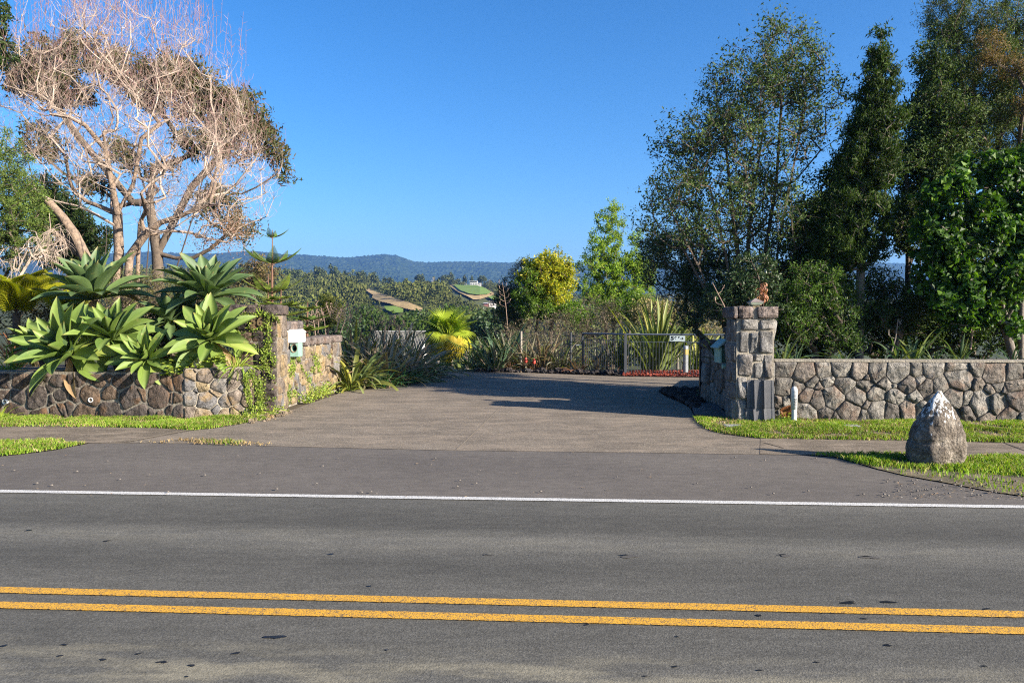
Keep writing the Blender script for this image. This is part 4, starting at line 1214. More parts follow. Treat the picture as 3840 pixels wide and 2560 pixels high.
# wire mesh fence left of the gate
f0, f1 = G(1953, 1398), G(2180, 1398)
f0.y = f1.y = 27.4; f0.x = (1953 - CX) / F * 27.4; f1.x = (2183 - CX) / F * 27.4
wf = thing('wire_fence', f0, 'thin netting fence with a pale wooden post left of the gate', 'fence')
MB().tube_path([(f0.x, f0.y, -.03), (f0.x + .01, f0.y, 1.42)], 0.045, 8).build('post', simple('weathered_post', (0.28, 0.25, 0.21), (0.17, 0.15, 0.12), rough=0.9), wf)
MB().tube_path([(f1.x - .4, f1.y, -.03), (f1.x - .4, f1.y, 1.38)], 0.03, 8).build('post', M_dsteel, wf)
mb = MB(); Aa, Bb = [], []
for i in range(40):
    x = f0.x + (f1.x - f0.x) * i / 39; Aa.append((x, f0.y, .03)); Bb.append((x, f0.y, 1.38))
for i in range(16):
    z = 0.03 + 1.35 * i / 15; Aa.append((f0.x, f0.y, z)); Bb.append((f1.x, f0.y, z))
mb.tubes(Aa, Bb, .0028, .0028, 3).build('netting', M_dsteel, wf)

# red mulch and lava rocks
M_mulch = foliage('red_mulch', [(0.20, 0.03, 0.018), (0.12, 0.022, 0.014), (0.27, 0.07, 0.04)], trans=0)
rs = np.random.RandomState(8)
pm = np.array(gp((2330, 1412), (2640, 1417), (2760, 1417), (2760, 1398), (2380, 1398)))
Q = rs.uniform(pm.min(0), pm.max(0), (5000, 2)); Q = Q[in_poly(Q, pm)]
V, Fq = leaf_quads(rs, np.column_stack([Q, np.full(len(Q), 0.03) + rs.uniform(0, .07, len(Q))]), 0.09, 0.4)
V[:, 2] = np.maximum(V[:, 2], 0.015)
tag(MB().add(V, Fq).build('mulch', M_mulch), 'bright red bark mulch under the gate', kind='stuff')
M_lava = stone_mat('lava_rock', [(0.035, 0.03, 0.03), (0.05, 0.042, 0.04), (0.03, 0.028, 0.03)])
def rock_mesh(rs, r):
    V, Fq = [], []
    n, k = 5, 8
    for i in range(n):
        f = math.pi * i / (n - 1)
        for j in range(k):
            a = j * 2 * math.pi / k + i * .3
            s = r * rs.uniform(0.75, 1.2)
            V.append((s * math.sin(f) * math.cos(a), s * math.sin(f) * math.sin(a), r * 0.55 + s * 0.7 * math.cos(f)))
    Fq = [(i * k + j, (i + 1) * k + j, (i + 1) * k + (j + 1) % k, i * k + (j + 1) % k) for i in range(n - 1) for j in range(k)]
    return mesh_from('rock', np.array(V), np.array(Fq).ravel(), np.full(len(Fq), 4), np.zeros(len(Fq)), [M_lava], False)
rms = [rock_mesh(rs, 1.0) for _ in range(5)]
def rock(x, y, r, label, group):
    o = bpy.data.objects.new('lava_rock', rms[rs.randint(5)]); link(o)
    o.location = (x, y, 0); o.scale = (r, r * rs.uniform(.8, 1.1), r * rs.uniform(.7, 1)); o.rotation_euler = (0, 0, rs.uniform(0, 6))
    WL[o.name] = Vector(o.location); tag(o, label, 'rock', group)
for i in range(36):
    t = i / 35; g = G(1790 + 560 * t + rs.normal() * 5, 1396 + 13 * t ** 1.3 + rs.uniform(-1, .3))
    rock(g.x, g.y + .15, rs.uniform(.08, .2), 'dark lava rock edging the far side of the driveway in front of the flax', 'lava rocks edging the driveway')
pk = np.array(gp((2500, 1462), (2636, 1464), (2640, 1500), (2610, 1540), (2596, 1530), (2545, 1502), (2480, 1475)))
Q = rs.uniform(pk.min(0), pk.max(0), (1400, 2)); Q = Q[in_poly(Q, pk)]
mb = MB()
base = [np.array([v.co[:] for v in m.vertices]) for m in rms]; bf = np.array([p.vertices[:] for p in rms[0].polygons])
for i, (x, y) in enumerate(Q[:330]):
    r = rs.uniform(.05, .12); c_, s_ = math.cos(i), math.sin(i)
    b = base[i % 5] * r; b = np.column_stack([b[:, 0] * c_ - b[:, 1] * s_, b[:, 0] * s_ + b[:, 1] * c_, b[:, 2] * .9])
    mb.add(b + (x, y, 0.0), bf)
tag(mb.build('lava_gravel', M_lava), 'pile of dark broken lava rock at the right driveway edge', kind='stuff')
sl = G(2600, 1545)
mb = MB(); q = gp((2592, 1524), (2680, 1518), (2735, 1570), (2620, 1572), (2606, 1560))
tag(MB().hexa([(*q[4], 0), (*q[2], 0), (*q[1], 0), (*q[0], 0), (*q[4], .05), (*q[2], .05), (*q[1], .06), (*q[0], .06)]).build('concrete_slab', simple('dark_slab', (0.035, 0.035, 0.04), (0.07, 0.07, 0.075), rough=0.6, world=True, scale=5)), 'dark concrete slab beside the right pillar', 'slab')  # dark grey, mottled by noise

# ------------------------------------------------------------------ buildings
# house roof below the driveway
hr = P(1585, 1246, 62); x1_ = hr.x; zr = hr.z
xl = P(1400, 1246, 62).x; dy = 4.2; dz = 2.6
gy = float(terr(x1_, 62))
ho = thing('house', ((x1_ + xl) / 2, 62, gy), 'house with grey corrugated roof and white gable just below the driveway', 'house')
mb = MB(); nn = 70; V = []; Fq = []
for i in range(nn + 1):
    x = xl + (x1_ + .2 - xl) * i / nn; o = 0.05 * (i % 2)
    V += [(x, 62 - dy, zr - dz + o), (x, 62, zr + o)]
Fq = [(2 * i, 2 * i + 2, 2 * i + 3, 2 * i + 1) for i in range(nn)]
M_iron = simple('roof_iron', (0.13, 0.125, 0.11), (0.09, 0.088, 0.078), rough=0.5, world=True, scale=1)
mb.add(V, Fq); mb.build('roof', M_iron, ho)
MB().poly([(xl, 62, zr), (x1_ + .2, 62, zr), (x1_ + .2, 62 + dy, zr - dz), (xl, 62 + dy, zr - dz)]).build('roof', M_iron, ho)
MB().tube_path([(xl, 62, zr + .07), (x1_ + .25, 62, zr + .07)], .09, 6).build('ridge_cap', simple('ridge_grey', (0.22, 0.22, 0.21)), ho)
M_hwall = simple('house_white', (0.74, 0.72, 0.70), rough=0.7, bs=0)
MB().poly([(x1_, 62 - dy, gy - 1), (x1_, 62 + dy, gy - 1), (x1_, 62 + dy, zr - dz - .02), (x1_, 62, zr - .02), (x1_, 62 - dy, zr - dz - .02)]).build('gable_wall', M_hwall, ho)
MB().poly([(xl, 62 - dy + .3, gy - 1), (x1_ - .01, 62 - dy + .3, gy - 1), (x1_ - .01, 62 - dy + .3, zr - dz), (xl, 62 - dy + .3, zr - dz)]).build('wall', M_hwall, ho)

M_glass = simple('dark_window', (0.03, 0.04, 0.05), rough=0.15, bs=0)
def far_house(px, py, d, wpx, hpx, label, depth=8, floors=1, nwin=4, roofc=(0.5, 0.5, 0.5), wallc=None, flat=False):
    c = P(px, py, d); s = d / F; w, h = wpx * s, hpx * s
    wm = M_hwall if wallc is None else simple('far_wall', wallc, bs=0)
    t = thing('house', (c.x, c.y, c.z), label, 'house')
    MB().box(c.x - w / 2, c.x + w / 2, c.y, c.y + depth, c.z - 3, c.z + h * (0.93 if flat else .62)).build('wall', wm, t)
    rm = simple('far_roof', roofc, rough=.6, bs=0)
    if flat: MB().box(c.x - w * .58, c.x + w * .52, c.y - 1.2, c.y + depth, c.z + h * .93, c.z + h).build('roof', rm, t)
    else:
        MB().add([(c.x - w * .55, c.y - .6, c.z + h * .6), (c.x + w * .55, c.y - .6, c.z + h * .6), (c.x + w * .55, c.y + depth + .6, c.z + h * .6), (c.x - w * .55, c.y + depth + .6, c.z + h * .6), (c.x - w * .55, c.y + depth / 2, c.z + h), (c.x + w * .55, c.y + depth / 2, c.z + h)],
                 [(0, 1, 5, 4), (2, 3, 4, 5)]).add([(c.x - w * .55, c.y - .6, c.z + h * .6), (c.x - w * .55, c.y + depth + .6, c.z + h * .6), (c.x - w * .55, c.y + depth / 2, c.z + h)], [(0, 1, 2)]).build('roof', rm, t)
    for f in range(floors):
        for i in range(nwin):
            x = c.x - w / 2 + w * (i + .5) / nwin; z = c.z + h * (.5 if flat else .3) * (f + .25) * (1 if floors > 1 else 1.0)
            MB().box(x - w * .3 / nwin, x + w * .3 / nwin, c.y - .06, c.y - .02, z, z + h * .2).build('window', M_glass, t)
    return t
hh = hit_terrain(1780, 1072, 300)
DH = 628
far_house(1776, 1069, DH, 28, 16, 'white two storey house with flat roof at the top of the green paddock', 9, 2, 3, (0.42, 0.42, 0.41), (0.42, 0.42, 0.41), flat=True)
far_house(1795, 1071, DH + 4, 16, 10, 'lower white wing to the right of the two storey hilltop house', 8, 1, 2, (0.42, 0.42, 0.41), (0.42, 0.42, 0.41), flat=True)
far_house(1746, 1070, DH - 3, 9, 8, 'small grey shed left of the white hilltop house', 6, 1, 1, (0.2, 0.2, 0.2), (0.16, 0.17, 0.16), flat=True)
far_house(1848, 1137, 400, 25, 8, 'long low white shed with dark front below the green paddock', 6, 1, 3, (0.75, 0.75, 0.78), flat=True)
far_house(1822, 1142, 395, 17, 8, 'small house with white roof and red wall below the paddock', 6, 1, 2, (0.5, 0.46, 0.46), (0.22, 0.09, 0.08))
far_house(1570, 1178, 300, 9, 6, 'tiny white shed at the foot of the tan hillside', 5, 1, 1, (0.75, 0.75, 0.75))
far_house(1123, 970, 3960, 9, 5, 'tiny white house on the far ridge to the left', 14, 1, 2, (0.9, 0.9, 0.9))
far_house(1309, 1021, 3000, 11, 5, 'tiny pale house low on the far blue range', 14, 1, 2, (0.9, 0.9, 0.9))
far_house(1392, 1030, 2950, 7, 4, 'tiniest pale house right of the other on the far blue range', 12, 1, 1, (0.8, 0.8, 0.85))
# mast on the far summit
mq = P(1461, 962, 3990)
tag(MB().tube_path([(mq.x, mq.y, mq.z - 4), (mq.x, mq.y, mq.z + 9)], 1.2, 5).build('mast', M_steel), 'tiny mast on the summit of the far range', 'mast')

# ------------------------------------------------------------------ paddocks on the hills and the forest
def hit_px(px, py, d0=150):
    return hit_terrain(px, py, d0)
def paddock(name, poly, mat, lift=1.2, d0=180):
    poly = np.array(poly, float); lo, hi = poly.min(0), poly.max(0)
    nx, ny = 110, 44; pts = {}; Fq = []; V = []
    def vid(i, j):
        if (i, j) not in pts:
            h = hit_px(lo[0] + (hi[0] - lo[0]) * i / nx, lo[1] + (hi[1] - lo[1]) * j / ny, d0); pts[(i, j)] = len(V); V.append((h.x, h.y, h.z + lift))
        return pts[(i, j)]
    for i in range(nx):
        for j in range(ny):
            c = np.array([[lo[0] + (hi[0] - lo[0]) * (i + .5) / nx, lo[1] + (hi[1] - lo[1]) * (j + .5) / ny]])
            if in_poly(c, poly)[0]:
                q = [vid(i, j + 1), vid(i + 1, j + 1), vid(i + 1, j), vid(i, j)]
                ys = [V[k][1] for k in q]
                if max(ys) - min(ys) < 90: Fq.append(q)
    return tag(MB().add(V, Fq).build(name, mat), kind='structure')
M_tan = ground_mat('tan_pasture', (0.20, 0.14, 0.06), (0.33, 0.24, 0.11), fine=1.5, patch=0.06, speck=0.4)
M_pgreen = ground_mat('green_pasture', (0.085, 0.15, 0.02), (0.14, 0.205, 0.032), fine=1.5, patch=0.05, speck=0.3)
PAD = [
 ('paddock', [(1364, 1083), (1392, 1092), (1418, 1104), (1450, 1112), (1480, 1128), (1530, 1142), (1585, 1166), (1582, 1177), (1545, 1173), (1490, 1160), (1462, 1148), (1425, 1140), (1396, 1126), (1398, 1112), (1378, 1098)], M_tan),
 ('paddock', [(1440, 1158), (1480, 1158), (1512, 1168), (1512, 1182), (1478, 1184), (1448, 1172)], M_pgreen),
 ('paddock', [(1682, 1074), (1790, 1077), (1820, 1086), (1850, 1103), (1852, 1112), (1800, 1130), (1776, 1131), (1748, 1116), (1722, 1104)], M_tan),
]
for n_, poly, m_ in PAD: paddock(n_, poly, m_)
paddock('paddock', [(1700, 1076), (1786, 1078), (1815, 1087), (1843, 1104), (1830, 1113), (1790, 1117), (1758, 1113), (1725, 1098)], M_pgreen, 2.0)
paddock('paddock', [(1830, 1122), (1872, 1117), (1900, 1120), (1880, 1134), (1845, 1133)], M_pgreen, 1.8)
PADS = [np.array(p, float) for _, p, _ in PAD] + [np.array([(1815, 1128), (1870, 1128), (1870, 1148), (1812, 1150)], float), np.array([(1742, 1052), (1806, 1052), (1806, 1078), (1742, 1078)], float)]

def canopy_mat(name, cols, per=True):
    m, nt, p, out = newmat(name)
    g = nt.nodes.new('ShaderNodeNewGeometry')
    r = ramp(nt, [(i / (len(cols) - 1), c) for i, c in enumerate(cols)], g.outputs['Random Per Island'])
    v = coords(nt, True)
    c = mixc(nt, 1.0, r.outputs[0], ramp(nt, [(0.3, 0.5), (0.7, 1.4)], noise(nt, v, 0.035, 4)).outputs[0], 'MULTIPLY')
    nt.links.new(c, p.inputs['Base Color']); p.inputs['Roughness'].default_value = 0.95; p.inputs['Specular IOR Level'].default_value = 0.1
    return m
M_canopy = canopy_mat('hill_canopy', [(0.046, 0.058, 0.015), (0.062, 0.076, 0.018), (0.080, 0.092, 0.022), (0.105, 0.108, 0.034), (0.054, 0.066, 0.017)])
rsf = np.random.RandomState(77)
def crown_template(rs, n, tall):
    c = rs.normal(size=(n, 3)); c /= np.linalg.norm(c, axis=1, keepdims=True); c[:, 2] = np.abs(c[:, 2]) * 0.9 - .15
    lobes = rs.normal(size=(7, 3)) * 0.45; k = rs.randint(0, 7, n)
    c = lobes[k] + c * rs.uniform(.25, .62, (n, 1)); c[:, 2] = c[:, 2] * tall + .75
    V, Fq = leaf_quads(rs, c, 0.30, 0.9)
    return V, Fq
temps = [crown_template(rsf, 95, t) for t in (0.75, 0.85, 0.8, 1.0, 0.7, 0.9, 1.1)]
def in_pads(px, py, rpx):
    for pd in PADS:
        if pd[:, 0].min() - rpx < px < pd[:, 0].max() + rpx and pd[:, 1].min() < py < pd[:, 1].max() + rpx * 3:
            q = np.array([[px + a * rpx, py - b * rpx] for a in (-.7, 0, .7) for b in np.linspace(0.1, 1.9, 9)])
            if in_poly(q, pd).any(): return True
    return False
mb = MB(); cnt = 0
tries = 0
while cnt < 7000 and tries < 40000:
    tries += 1
    d = math.exp(rsf.uniform(math.log(105), math.log(700)))
    px = rsf.uniform(300, 2500)
    if d < 230 and not (1050 < px < 2200): continue
    x = (px - CX) / F * d; z = float(terr(x, d))
    r = rsf.uniform(2.0, 3.9) * (1.0 if d > 230 else .7)
    rpx = r / d * F
    py = HOR - (z - H) / d * F
    if in_pads(px, py, rpx):
        r = rsf.uniform(1.0, 1.5); rpx = r / d * F
        if in_pads(px, py, rpx): continue
    if d < 330 and HOR - (z + r * 2.6 - H) / d * F < 1165:
        r = rsf.uniform(1.3, 2.2)
        if HOR - (z + r * 2.2 - H) / d * F < 1110 or in_pads(px, py, r / d * F): continue
    V, Fq = temps[rsf.randint(7)]
    a = rsf.uniform(0, 6.28); c_, s_ = math.cos(a), math.sin(a)
    hgt = r * rsf.uniform(.9, 1.35) * (1.25 if px < 1420 and d > 300 else 1.0)
    W = np.column_stack([(V[:, 0] * c_ - V[:, 1] * s_) * r, (V[:, 0] * s_ + V[:, 1] * c_) * r, V[:, 2] * hgt]) + (x, d, z - .5)
    mb.add(W, Fq); cnt += 1
tag(mb.build('forest', M_canopy), 'dense green bush covering the valley sides and the middle hills', kind='stuff')

M_pine = foliage('pine_needles', [(0.035, 0.052, 0.016), (0.055, 0.075, 0.022), (0.08, 0.095, 0.03)], trans=0.1)
M_bark = simple('bark', (0.13, 0.10, 0.075), (0.07, 0.055, 0.042), rough=0.95, scale=8, bs=0.8, bd=0.02, bscale=30)
M_gbark = simple('grey_bark', (0.20, 0.17, 0.14), (0.11, 0.095, 0.08), rough=0.95, scale=8, bs=0.7, bd=0.02, bscale=30)
def far_tree(px, pyb, pyt, wpx, d, label, seed, n=260, mat=None):
    s = d / F; h = (pyb - pyt) * s; b = P(px, pyb, d); b.z = min(b.z, float(terr(b.x, d)) + 1)
    rs = np.random.RandomState(seed); top = P(px, pyt, d).z; h = top - b.z; w = wpx * s / 2
    n = int(n * 2.6); t = thing('pine_tree', b, label, 'tree')
    MB().tube_path([b, (b.x + rs.normal() * .3, b.y, b.z + h * .5), (b.x, b.y, b.z + h * .93)], [h * .03, h * .022, h * .01], 5).build('trunk', M_gbark, t)
    if n:
        lob = rs.normal(size=(9, 3)) * np.array((.42, .42, .3)); k = rs.randint(0, 9, n)
        c = lob[k] + rs.normal(size=(n, 3)) * .22
        c = np.column_stack([c[:, 0] * w, c[:, 1] * w, h * .66 + c[:, 2] * h * .42]) + np.array(b)
        V, Fq = leaf_quads(rs, c, h * .12, .7)
        MB().add(V, Fq).build('crown', mat or M_pine, t)
    else:
        A, B_ = [], []
        for i in range(26):
            z = h * rs.uniform(.3, .95); a = rs.uniform(0, 6.28); L = w * (1.15 - z / h) * 1.5
            A.append((b.x, b.y, b.z + z)); B_.append((b.x + math.cos(a) * L, b.y + math.sin(a) * L, b.z + z + L * .4))
        MB().tubes(A, B_, h * .012, h * .004, 3).build('branches', simple('dead_wood', (0.34, 0.30, 0.27), rough=.9), t)
    return t
for i, (px, yb, yt, w, d, lab) in enumerate([
    (1690, 1072, 1022, 28, 655, 'tall rounded pine on the skyline left of the green paddock'),
    (1664, 1072, 1034, 20, 652, 'smaller dark pine just left of the tall rounded skyline pine'),
    (1742, 1072, 1031, 14, 655, 'thin trunked pine standing behind the small grey shed'),
    (1768, 1066, 1039, 13, 662, 'small dark pine rising behind the white hilltop house'),
    (1806, 1076, 1034, 25, 655, 'broad dark pine to the right of the white hilltop house'),
    (1577, 1066, 1025, 30, 640, 'flat topped pine on the ridge between paddock and pale dead tree'),
    (1455, 1062, 1036, 34, 620, 'round dark pine on the ridge above the tan hillside'),
    (1403, 1052, 1024, 34, 620, 'pair of dark pine crowns on the ridge left of the round pine'),
    (1352, 1045, 1014, 40, 620, 'large pine crown on the ridge above the left wood'),
    (1252, 1040, 1002, 34, 600, 'highest pine crown of the left ridge wood'),
    (1200, 1040, 998, 46, 600, 'wide pine crown left of the highest ridge pine'),
    (1088, 1036, 996, 70, 560, 'broad dome shaped tree right behind the norfolk pine'),
    (912, 1050, 1000, 60, 520, 'rounded dark tree on the ridge left of the norfolk pine')]):
    far_tree(px, yb, yt, w, d, lab, 500 + i)
far_tree(1628, 1082, 1036, 26, 645, 'pale leafless pine on the skyline left of the green paddock', 560, 0)
far_tree(1838, 1066, 1046, 16, 650, 'pale bare tree on the skyline right of the white house', 561, 0)

# ------------------------------------------------------------------ agaves
def ribbon(W, L, n, m, wprof, chan, curl, twist=0.0):
    """leaf along +x, up = +z; returns V, F"""
    V = []; x = z = 0.0; ang = 0.0
    ts = [i / n for i in range(n + 1)]
    for i, t in enumerate(ts):
        w = W * np.interp(t, *wprof) / 2
        ca, sa = math.cos(ang), math.sin(ang)
        for j in range(m + 1):
            s = j / m * 2 - 1
            up = chan * w * (s * s)
            yy_ = w * s
            tz = twist * t
            yr, ur = yy_ * math.cos(tz) - up * math.sin(tz), yy_ * math.sin(tz) + up * math.cos(tz)
            V.append((x - ur * sa, yr, z + ur * ca))
        ang -= curl * (0.4 + 1.2 * t) / n
        x += math.cos(ang) * L / n; z += math.sin(ang) * L / n
    k = m + 1
    Fq = [(i * k + j, (i + 1) * k + j, (i + 1) * k + j + 1, i * k + j + 1) for i in range(n) for j in range(m)]
    return np.array(V), np.array(Fq)
def leaf_mesh(name, mat, *a, **k):
    V, Fq = ribbon(*a, **k)
    return mesh_from(name, V, Fq.ravel(), np.full(len(Fq), 4), np.zeros(len(Fq)), [mat], True)
def agave_mat(name, a, b, edge):
    m, nt, p, out = newmat(name)
    oi = nt.nodes.new('ShaderNodeObjectInfo')
    base = ramp(nt, [(0.0, a), (1.0, b)], oi.outputs['Random'])
    v = coords(nt)
    c = mixc(nt, 1.0, base.outputs[0], ramp(nt, [(0.3, 0.8), (0.7, 1.15)], noise(nt, coords(nt, False, (1, 8, 1)), 4, 4)).outputs[0], 'MULTIPLY')
    sep = nt.nodes.new('ShaderNodeSeparateXYZ'); nt.links.new(v, sep.inputs[0])
    # pale keel along the middle, yellowing tip
    ab = node(nt, 'ShaderNodeMath', operation='ABSOLUTE'); nt.links.new(sep.outputs['Y'], ab.inputs[0])
    c = mixc(nt, ramp(nt, [(0.0, 0.55), (0.06, 0.0)], ab.outputs[0]).outputs[0], c, edge)
    c = mixc(nt, ramp(nt, [(0.90, 0.0), (0.99, 0.7)], sep.outputs['X']).outputs[0], c, (0.22, 0.14, 0.05))
    c = mixc(nt, ramp(nt, [(0.60, 0.0), (0.70, 0.6)], noise(nt, coords(nt, True), 5, 5, .7)).outputs[0], c, (0.26, 0.24, 0.08))
    nt.links.new(c, p.inputs['Base Color']); p.inputs['Roughness'].default_value = 0.55
    p.inputs['Specular IOR Level'].default_value = 0.35
    t = nt.nodes.new('ShaderNodeBsdfTranslucent'); nt.links.new(mixc(nt, 1.0, c, (1.5, 1.6, 0.5), 'MULTIPLY'), t.inputs['Color'])
    ms = nt.nodes.new('ShaderNodeMixShader'); ms.inputs[0].default_value = 0.14
    nt.links.new(p.outputs[0], ms.inputs[1]); nt.links.new(t.outputs[0], ms.inputs[2]); nt.links.new(ms.outputs[0], out.inputs[0])
    return m
M_ag1 = agave_mat('agave_green', (0.080, 0.135, 0.026), (0.135, 0.195, 0.034), (0.22, 0.29, 0.08))
M_ag2 = agave_mat('agave_blue_green', (0.055, 0.100, 0.038), (0.085, 0.135, 0.042), (0.15, 0.21, 0.09))
M_ag3 = agave_mat('agave_yellow_green', (0.16, 0.22, 0.04), (0.20, 0.25, 0.045), (0.26, 0.30, 0.08))
WP = ([0, .10, .22, .36, .5, .64, .76, .86, .94, 1], [.50, .44, .56, .82, .99, .98, .80, .53, .26, .015])
M_agd = agave_mat('agave_dead', (0.22, 0.13, 0.07), (0.30, 0.20, 0.10), (0.3, 0.2, 0.1))
AG = {m.name: [leaf_mesh('leaf', m, 0.29, 1.0, 12, 6, WP, ch, cu) for ch, cu in ((.62, .10), (.5, .35), (.42, .65), (.34, .95))] for m in (M_ag1, M_ag2, M_ag3, M_agd)}
def axis_mat(ax):
    return Vector((0, 0, 1)).rotation_difference(Vector(ax).normalized()).to_matrix().to_4x4()
def agave(px, py, d, L, tilt, seed, label, mats=(M_ag1, M_ag2), n=30, droop=-25, open_=1.0, ground=0.85):
    c = P(px, py, d); rs = np.random.RandomState(seed)
    n += 8
    t = thing('agave', (c.x, c.y, ground), label, 'agave', 'agaves on the left retaining wall')
    MB().tube_path([(c.x + .05, c.y + .15, ground - .1), (c.x, c.y + .08, (c.z + ground) / 2 - .05), tuple(c - Vector(tilt).normalized() * .04)], [.09, .08, .06], 8).build('stem', M_bark, t)
    R = axis_mat(tilt)
    for i in range(n):
        f = i / (n - 1)
        el = math.radians(84 - (84 - droop) * f ** 1.28 * open_ + rs.normal() * 5)
        l = 0.97 * L * (0.50 + 0.58 * math.sin(min(1, f * 1.5) * math.pi / 2)) * rs.uniform(.88, 1.08)
        if f > .9: l *= .9
        az = i * 2.39996 + rs.normal() * .1
        v = min(3, max(0, int(f * 3.2 + rs.uniform(-.5, .6))))
        mt = mats[1] if f < .22 else mats[0]
        if f > .85 and rs.rand() < .3: mt = M_ag3
        if f > .9 and rs.rand() < .3: mt = M_agd
        M = Matrix.Translation(c) @ R @ Matrix.Rotation(az, 4, 'Z') @ Matrix.Rotation(-el, 4, 'Y') @ Matrix.Rotation(rs.normal() * .12, 4, 'X') @ Matrix.Translation((.02, 0, 0)) @ Matrix.Diagonal((l, l * rs.uniform(.85, 1.1), l, 1))
        inst('leaf', AG[mt.name][v], t, M)
    return t
agave(360, 1125, 16.9, 1.22, (-.10, -.30, 1), 1, 'tall blue green agave at the top left of the clump', (M_ag2, M_ag2), 38, 4)
agave(782, 1120, 16.7, 1.15, (.08, -.30, 1), 2, 'large blue green agave at the top right nearest the pillar', (M_ag2, M_ag2), 40, 2)
agave(425, 1272, 15.5, 0.98, (.05, -.75, 1), 3, 'light green agave at the centre left between two lower ones', (M_ag1, M_ag2), 32, -20)
agave(270, 1330, 15.2, 1.10, (-.28, -.95, .75), 4, 'dark agave sprawling over the wall at the lower left', (M_ag1, M_ag2), 32, -10)
agave(795, 1278, 15.25, 0.92, (.06, -.85, .75), 5, 'bright open agave at the lower right beside the ivy', (M_ag1, M_ag1), 32, -14)
agave(556, 1345, 14.95, 0.70, (.02, -1.1, .6), 6, 'smallest agave, bright green, hanging over the wall at centre', (M_ag1, M_ag1), 28, -8)
agave(640, 1205, 16.6, 0.80, (-.1, -.3, 1), 7, 'half hidden dark agave behind the others at centre', (M_ag2, M_ag2), 26, -5)
agave(150, 1300, 16.3, 0.72, (-.2, -.5, 1), 8, 'small agave at the far left behind the sprawling one', (M_ag1, M_ag2), 24, 0)
agave(900, 1290, 16.0, 0.55, (.3, -.5, 1), 9, 'small agave tucked against the left pillar', (M_ag1, M_ag2), 20, 0)
agave(690, 1190, 17.6, 0.75, (.1, -.2, 1), 10, 'dark shaded agave far back beneath the top right one', (M_ag2, M_ag2), 22, 0)

# ------------------------------------------------------------------ flax and other strap leaved clumps
SP = ([0, .08, .5, .85, 1], [.55, .8, 1, .7, .03])
def straps(name, cols, w=.06, trans=.25, rough=.45):
    m = foliage(name, cols, trans=trans, rough=rough, per='object')
    return [leaf_mesh('leaf', m, w, 1.0, 8, 2, SP, .5, cu, tw) for cu, tw in ((.25, 0), (.6, .3), (1.1, -.4), (1.8, .3), (2.5, .2))]
ST = {
 'green': straps('flax_green', [(0.10, 0.14, 0.045), (0.16, 0.20, 0.06), (0.22, 0.24, 0.08)]),
 'yellow': straps('flax_yellow', [(0.16, 0.17, 0.04), (0.26, 0.25, 0.045), (0.10, 0.12, 0.03)]),
 'bronze': straps('flax_bronze', [(0.17, 0.115, 0.07), (0.24, 0.18, 0.12), (0.13, 0.12, 0.06)], .045),
 'grey': straps('flax_grey', [(0.20, 0.19, 0.13), (0.28, 0.26, 0.18), (0.13, 0.15, 0.08), (0.19, 0.14, 0.10)], .045),
 'orange': straps('flax_orange', [(0.40, 0.17, 0.10), (0.30, 0.14, 0.08), (0.22, 0.13, 0.08)], .04),
 'deep': straps('agapanthus_green', [(0.04, 0.12, 0.04), (0.06, 0.17, 0.05), (0.09, 0.20, 0.06)], .035, .15, .35),
 'lime': straps('lily_green', [(0.13, 0.22, 0.02), (0.22, 0.30, 0.03), (0.30, 0.34, 0.05)], .035),
 'dark': straps('flax_dark', [(0.045, 0.085, 0.05), (0.07, 0.12, 0.065), (0.10, 0.14, 0.06)], .075),
}
def flax(name, x, y, z, n, L, kind, seed, label, cat, lean=(0, 0), spread=(45, 86), group=None, thick=1.0, curl=None, br=.18, mixk=None, parts=True):
    rs = np.random.RandomState(seed)
    if parts: t = thing(name, (x, y, z), label, cat, group)
    mb = MB(); mats = []
    for i in range(n):
        kd = kind if mixk is None or rs.rand() > mixk[1] else mixk[0]
        az = rs.uniform(0, 6.283); el = math.radians(rs.uniform(*spread))
        l = L * rs.uniform(.55, 1.08)
        v = rs.randint(0, 5) if curl is None else min(4, max(0, int(rs.normal(curl, .8) + .5)))
        A = Matrix.Rotation(math.atan2(lean[1], lean[0]) if any(lean) else 0, 4, 'Z') @ Matrix.Rotation(math.hypot(*lean), 4, 'Y') @ Matrix.Rotation(-(math.atan2(lean[1], lean[0]) if any(lean) else 0), 4, 'Z')
        M = Matrix.Translation((x + math.cos(az) * br * rs.rand(), y + math.sin(az) * br * rs.rand(), z)) @ A @ Matrix.Rotation(az, 4, 'Z') @ Matrix.Rotation(-el, 4, 'Y') @ Matrix.Diagonal((l, l * thick * rs.uniform(.7, 1.2), l, 1))
        me = ST[kd][v]
        if parts: inst('leaf', me, t, M)
        else:
            co = np.array([q.co[:] for q in me.vertices]); fc = np.array([q.vertices[:] for q in me.polygons])
            R = np.array(M); W = co @ R[:3, :3].T + R[:3, 3]
            if me.materials[0] not in mats: mats.append(me.materials[0])
            mb.add(W, fc, mats.index(me.materials[0]))
    if not parts:
        return tag(mb.build(name, mats, smooth=True), label, cat, group)
    return t
# big lit flax behind the gate
q = P(2490, 1400, 27.4)
flax('flax', q.x - .3, q.y, .0, 85, 2.7, 'green', 11, 'huge green flax with upright blades behind the gate', 'flax', (0.18, 0), (52, 88), curl=.6, thick=.85, mixk=('yellow', .25), br=.5)
q = P(2590, 1400, 28.2)
flax('flax', q.x + .2, q.y, .0, 60, 2.1, 'green', 12, 'broad green flax spreading to the right behind the bollard light', 'flax', (.35, 0), (35, 80), curl=1.0, thick=.9, mixk=('yellow', .4), br=.4)
q = P(2330, 1400, 28.4)
flax('flax', q.x, q.y, .0, 36, 1.5, 'green', 13, 'smaller green flax behind the middle gate post', 'flax', (-.1, 0), (50, 86), curl=.6, mixk=('yellow', .3))
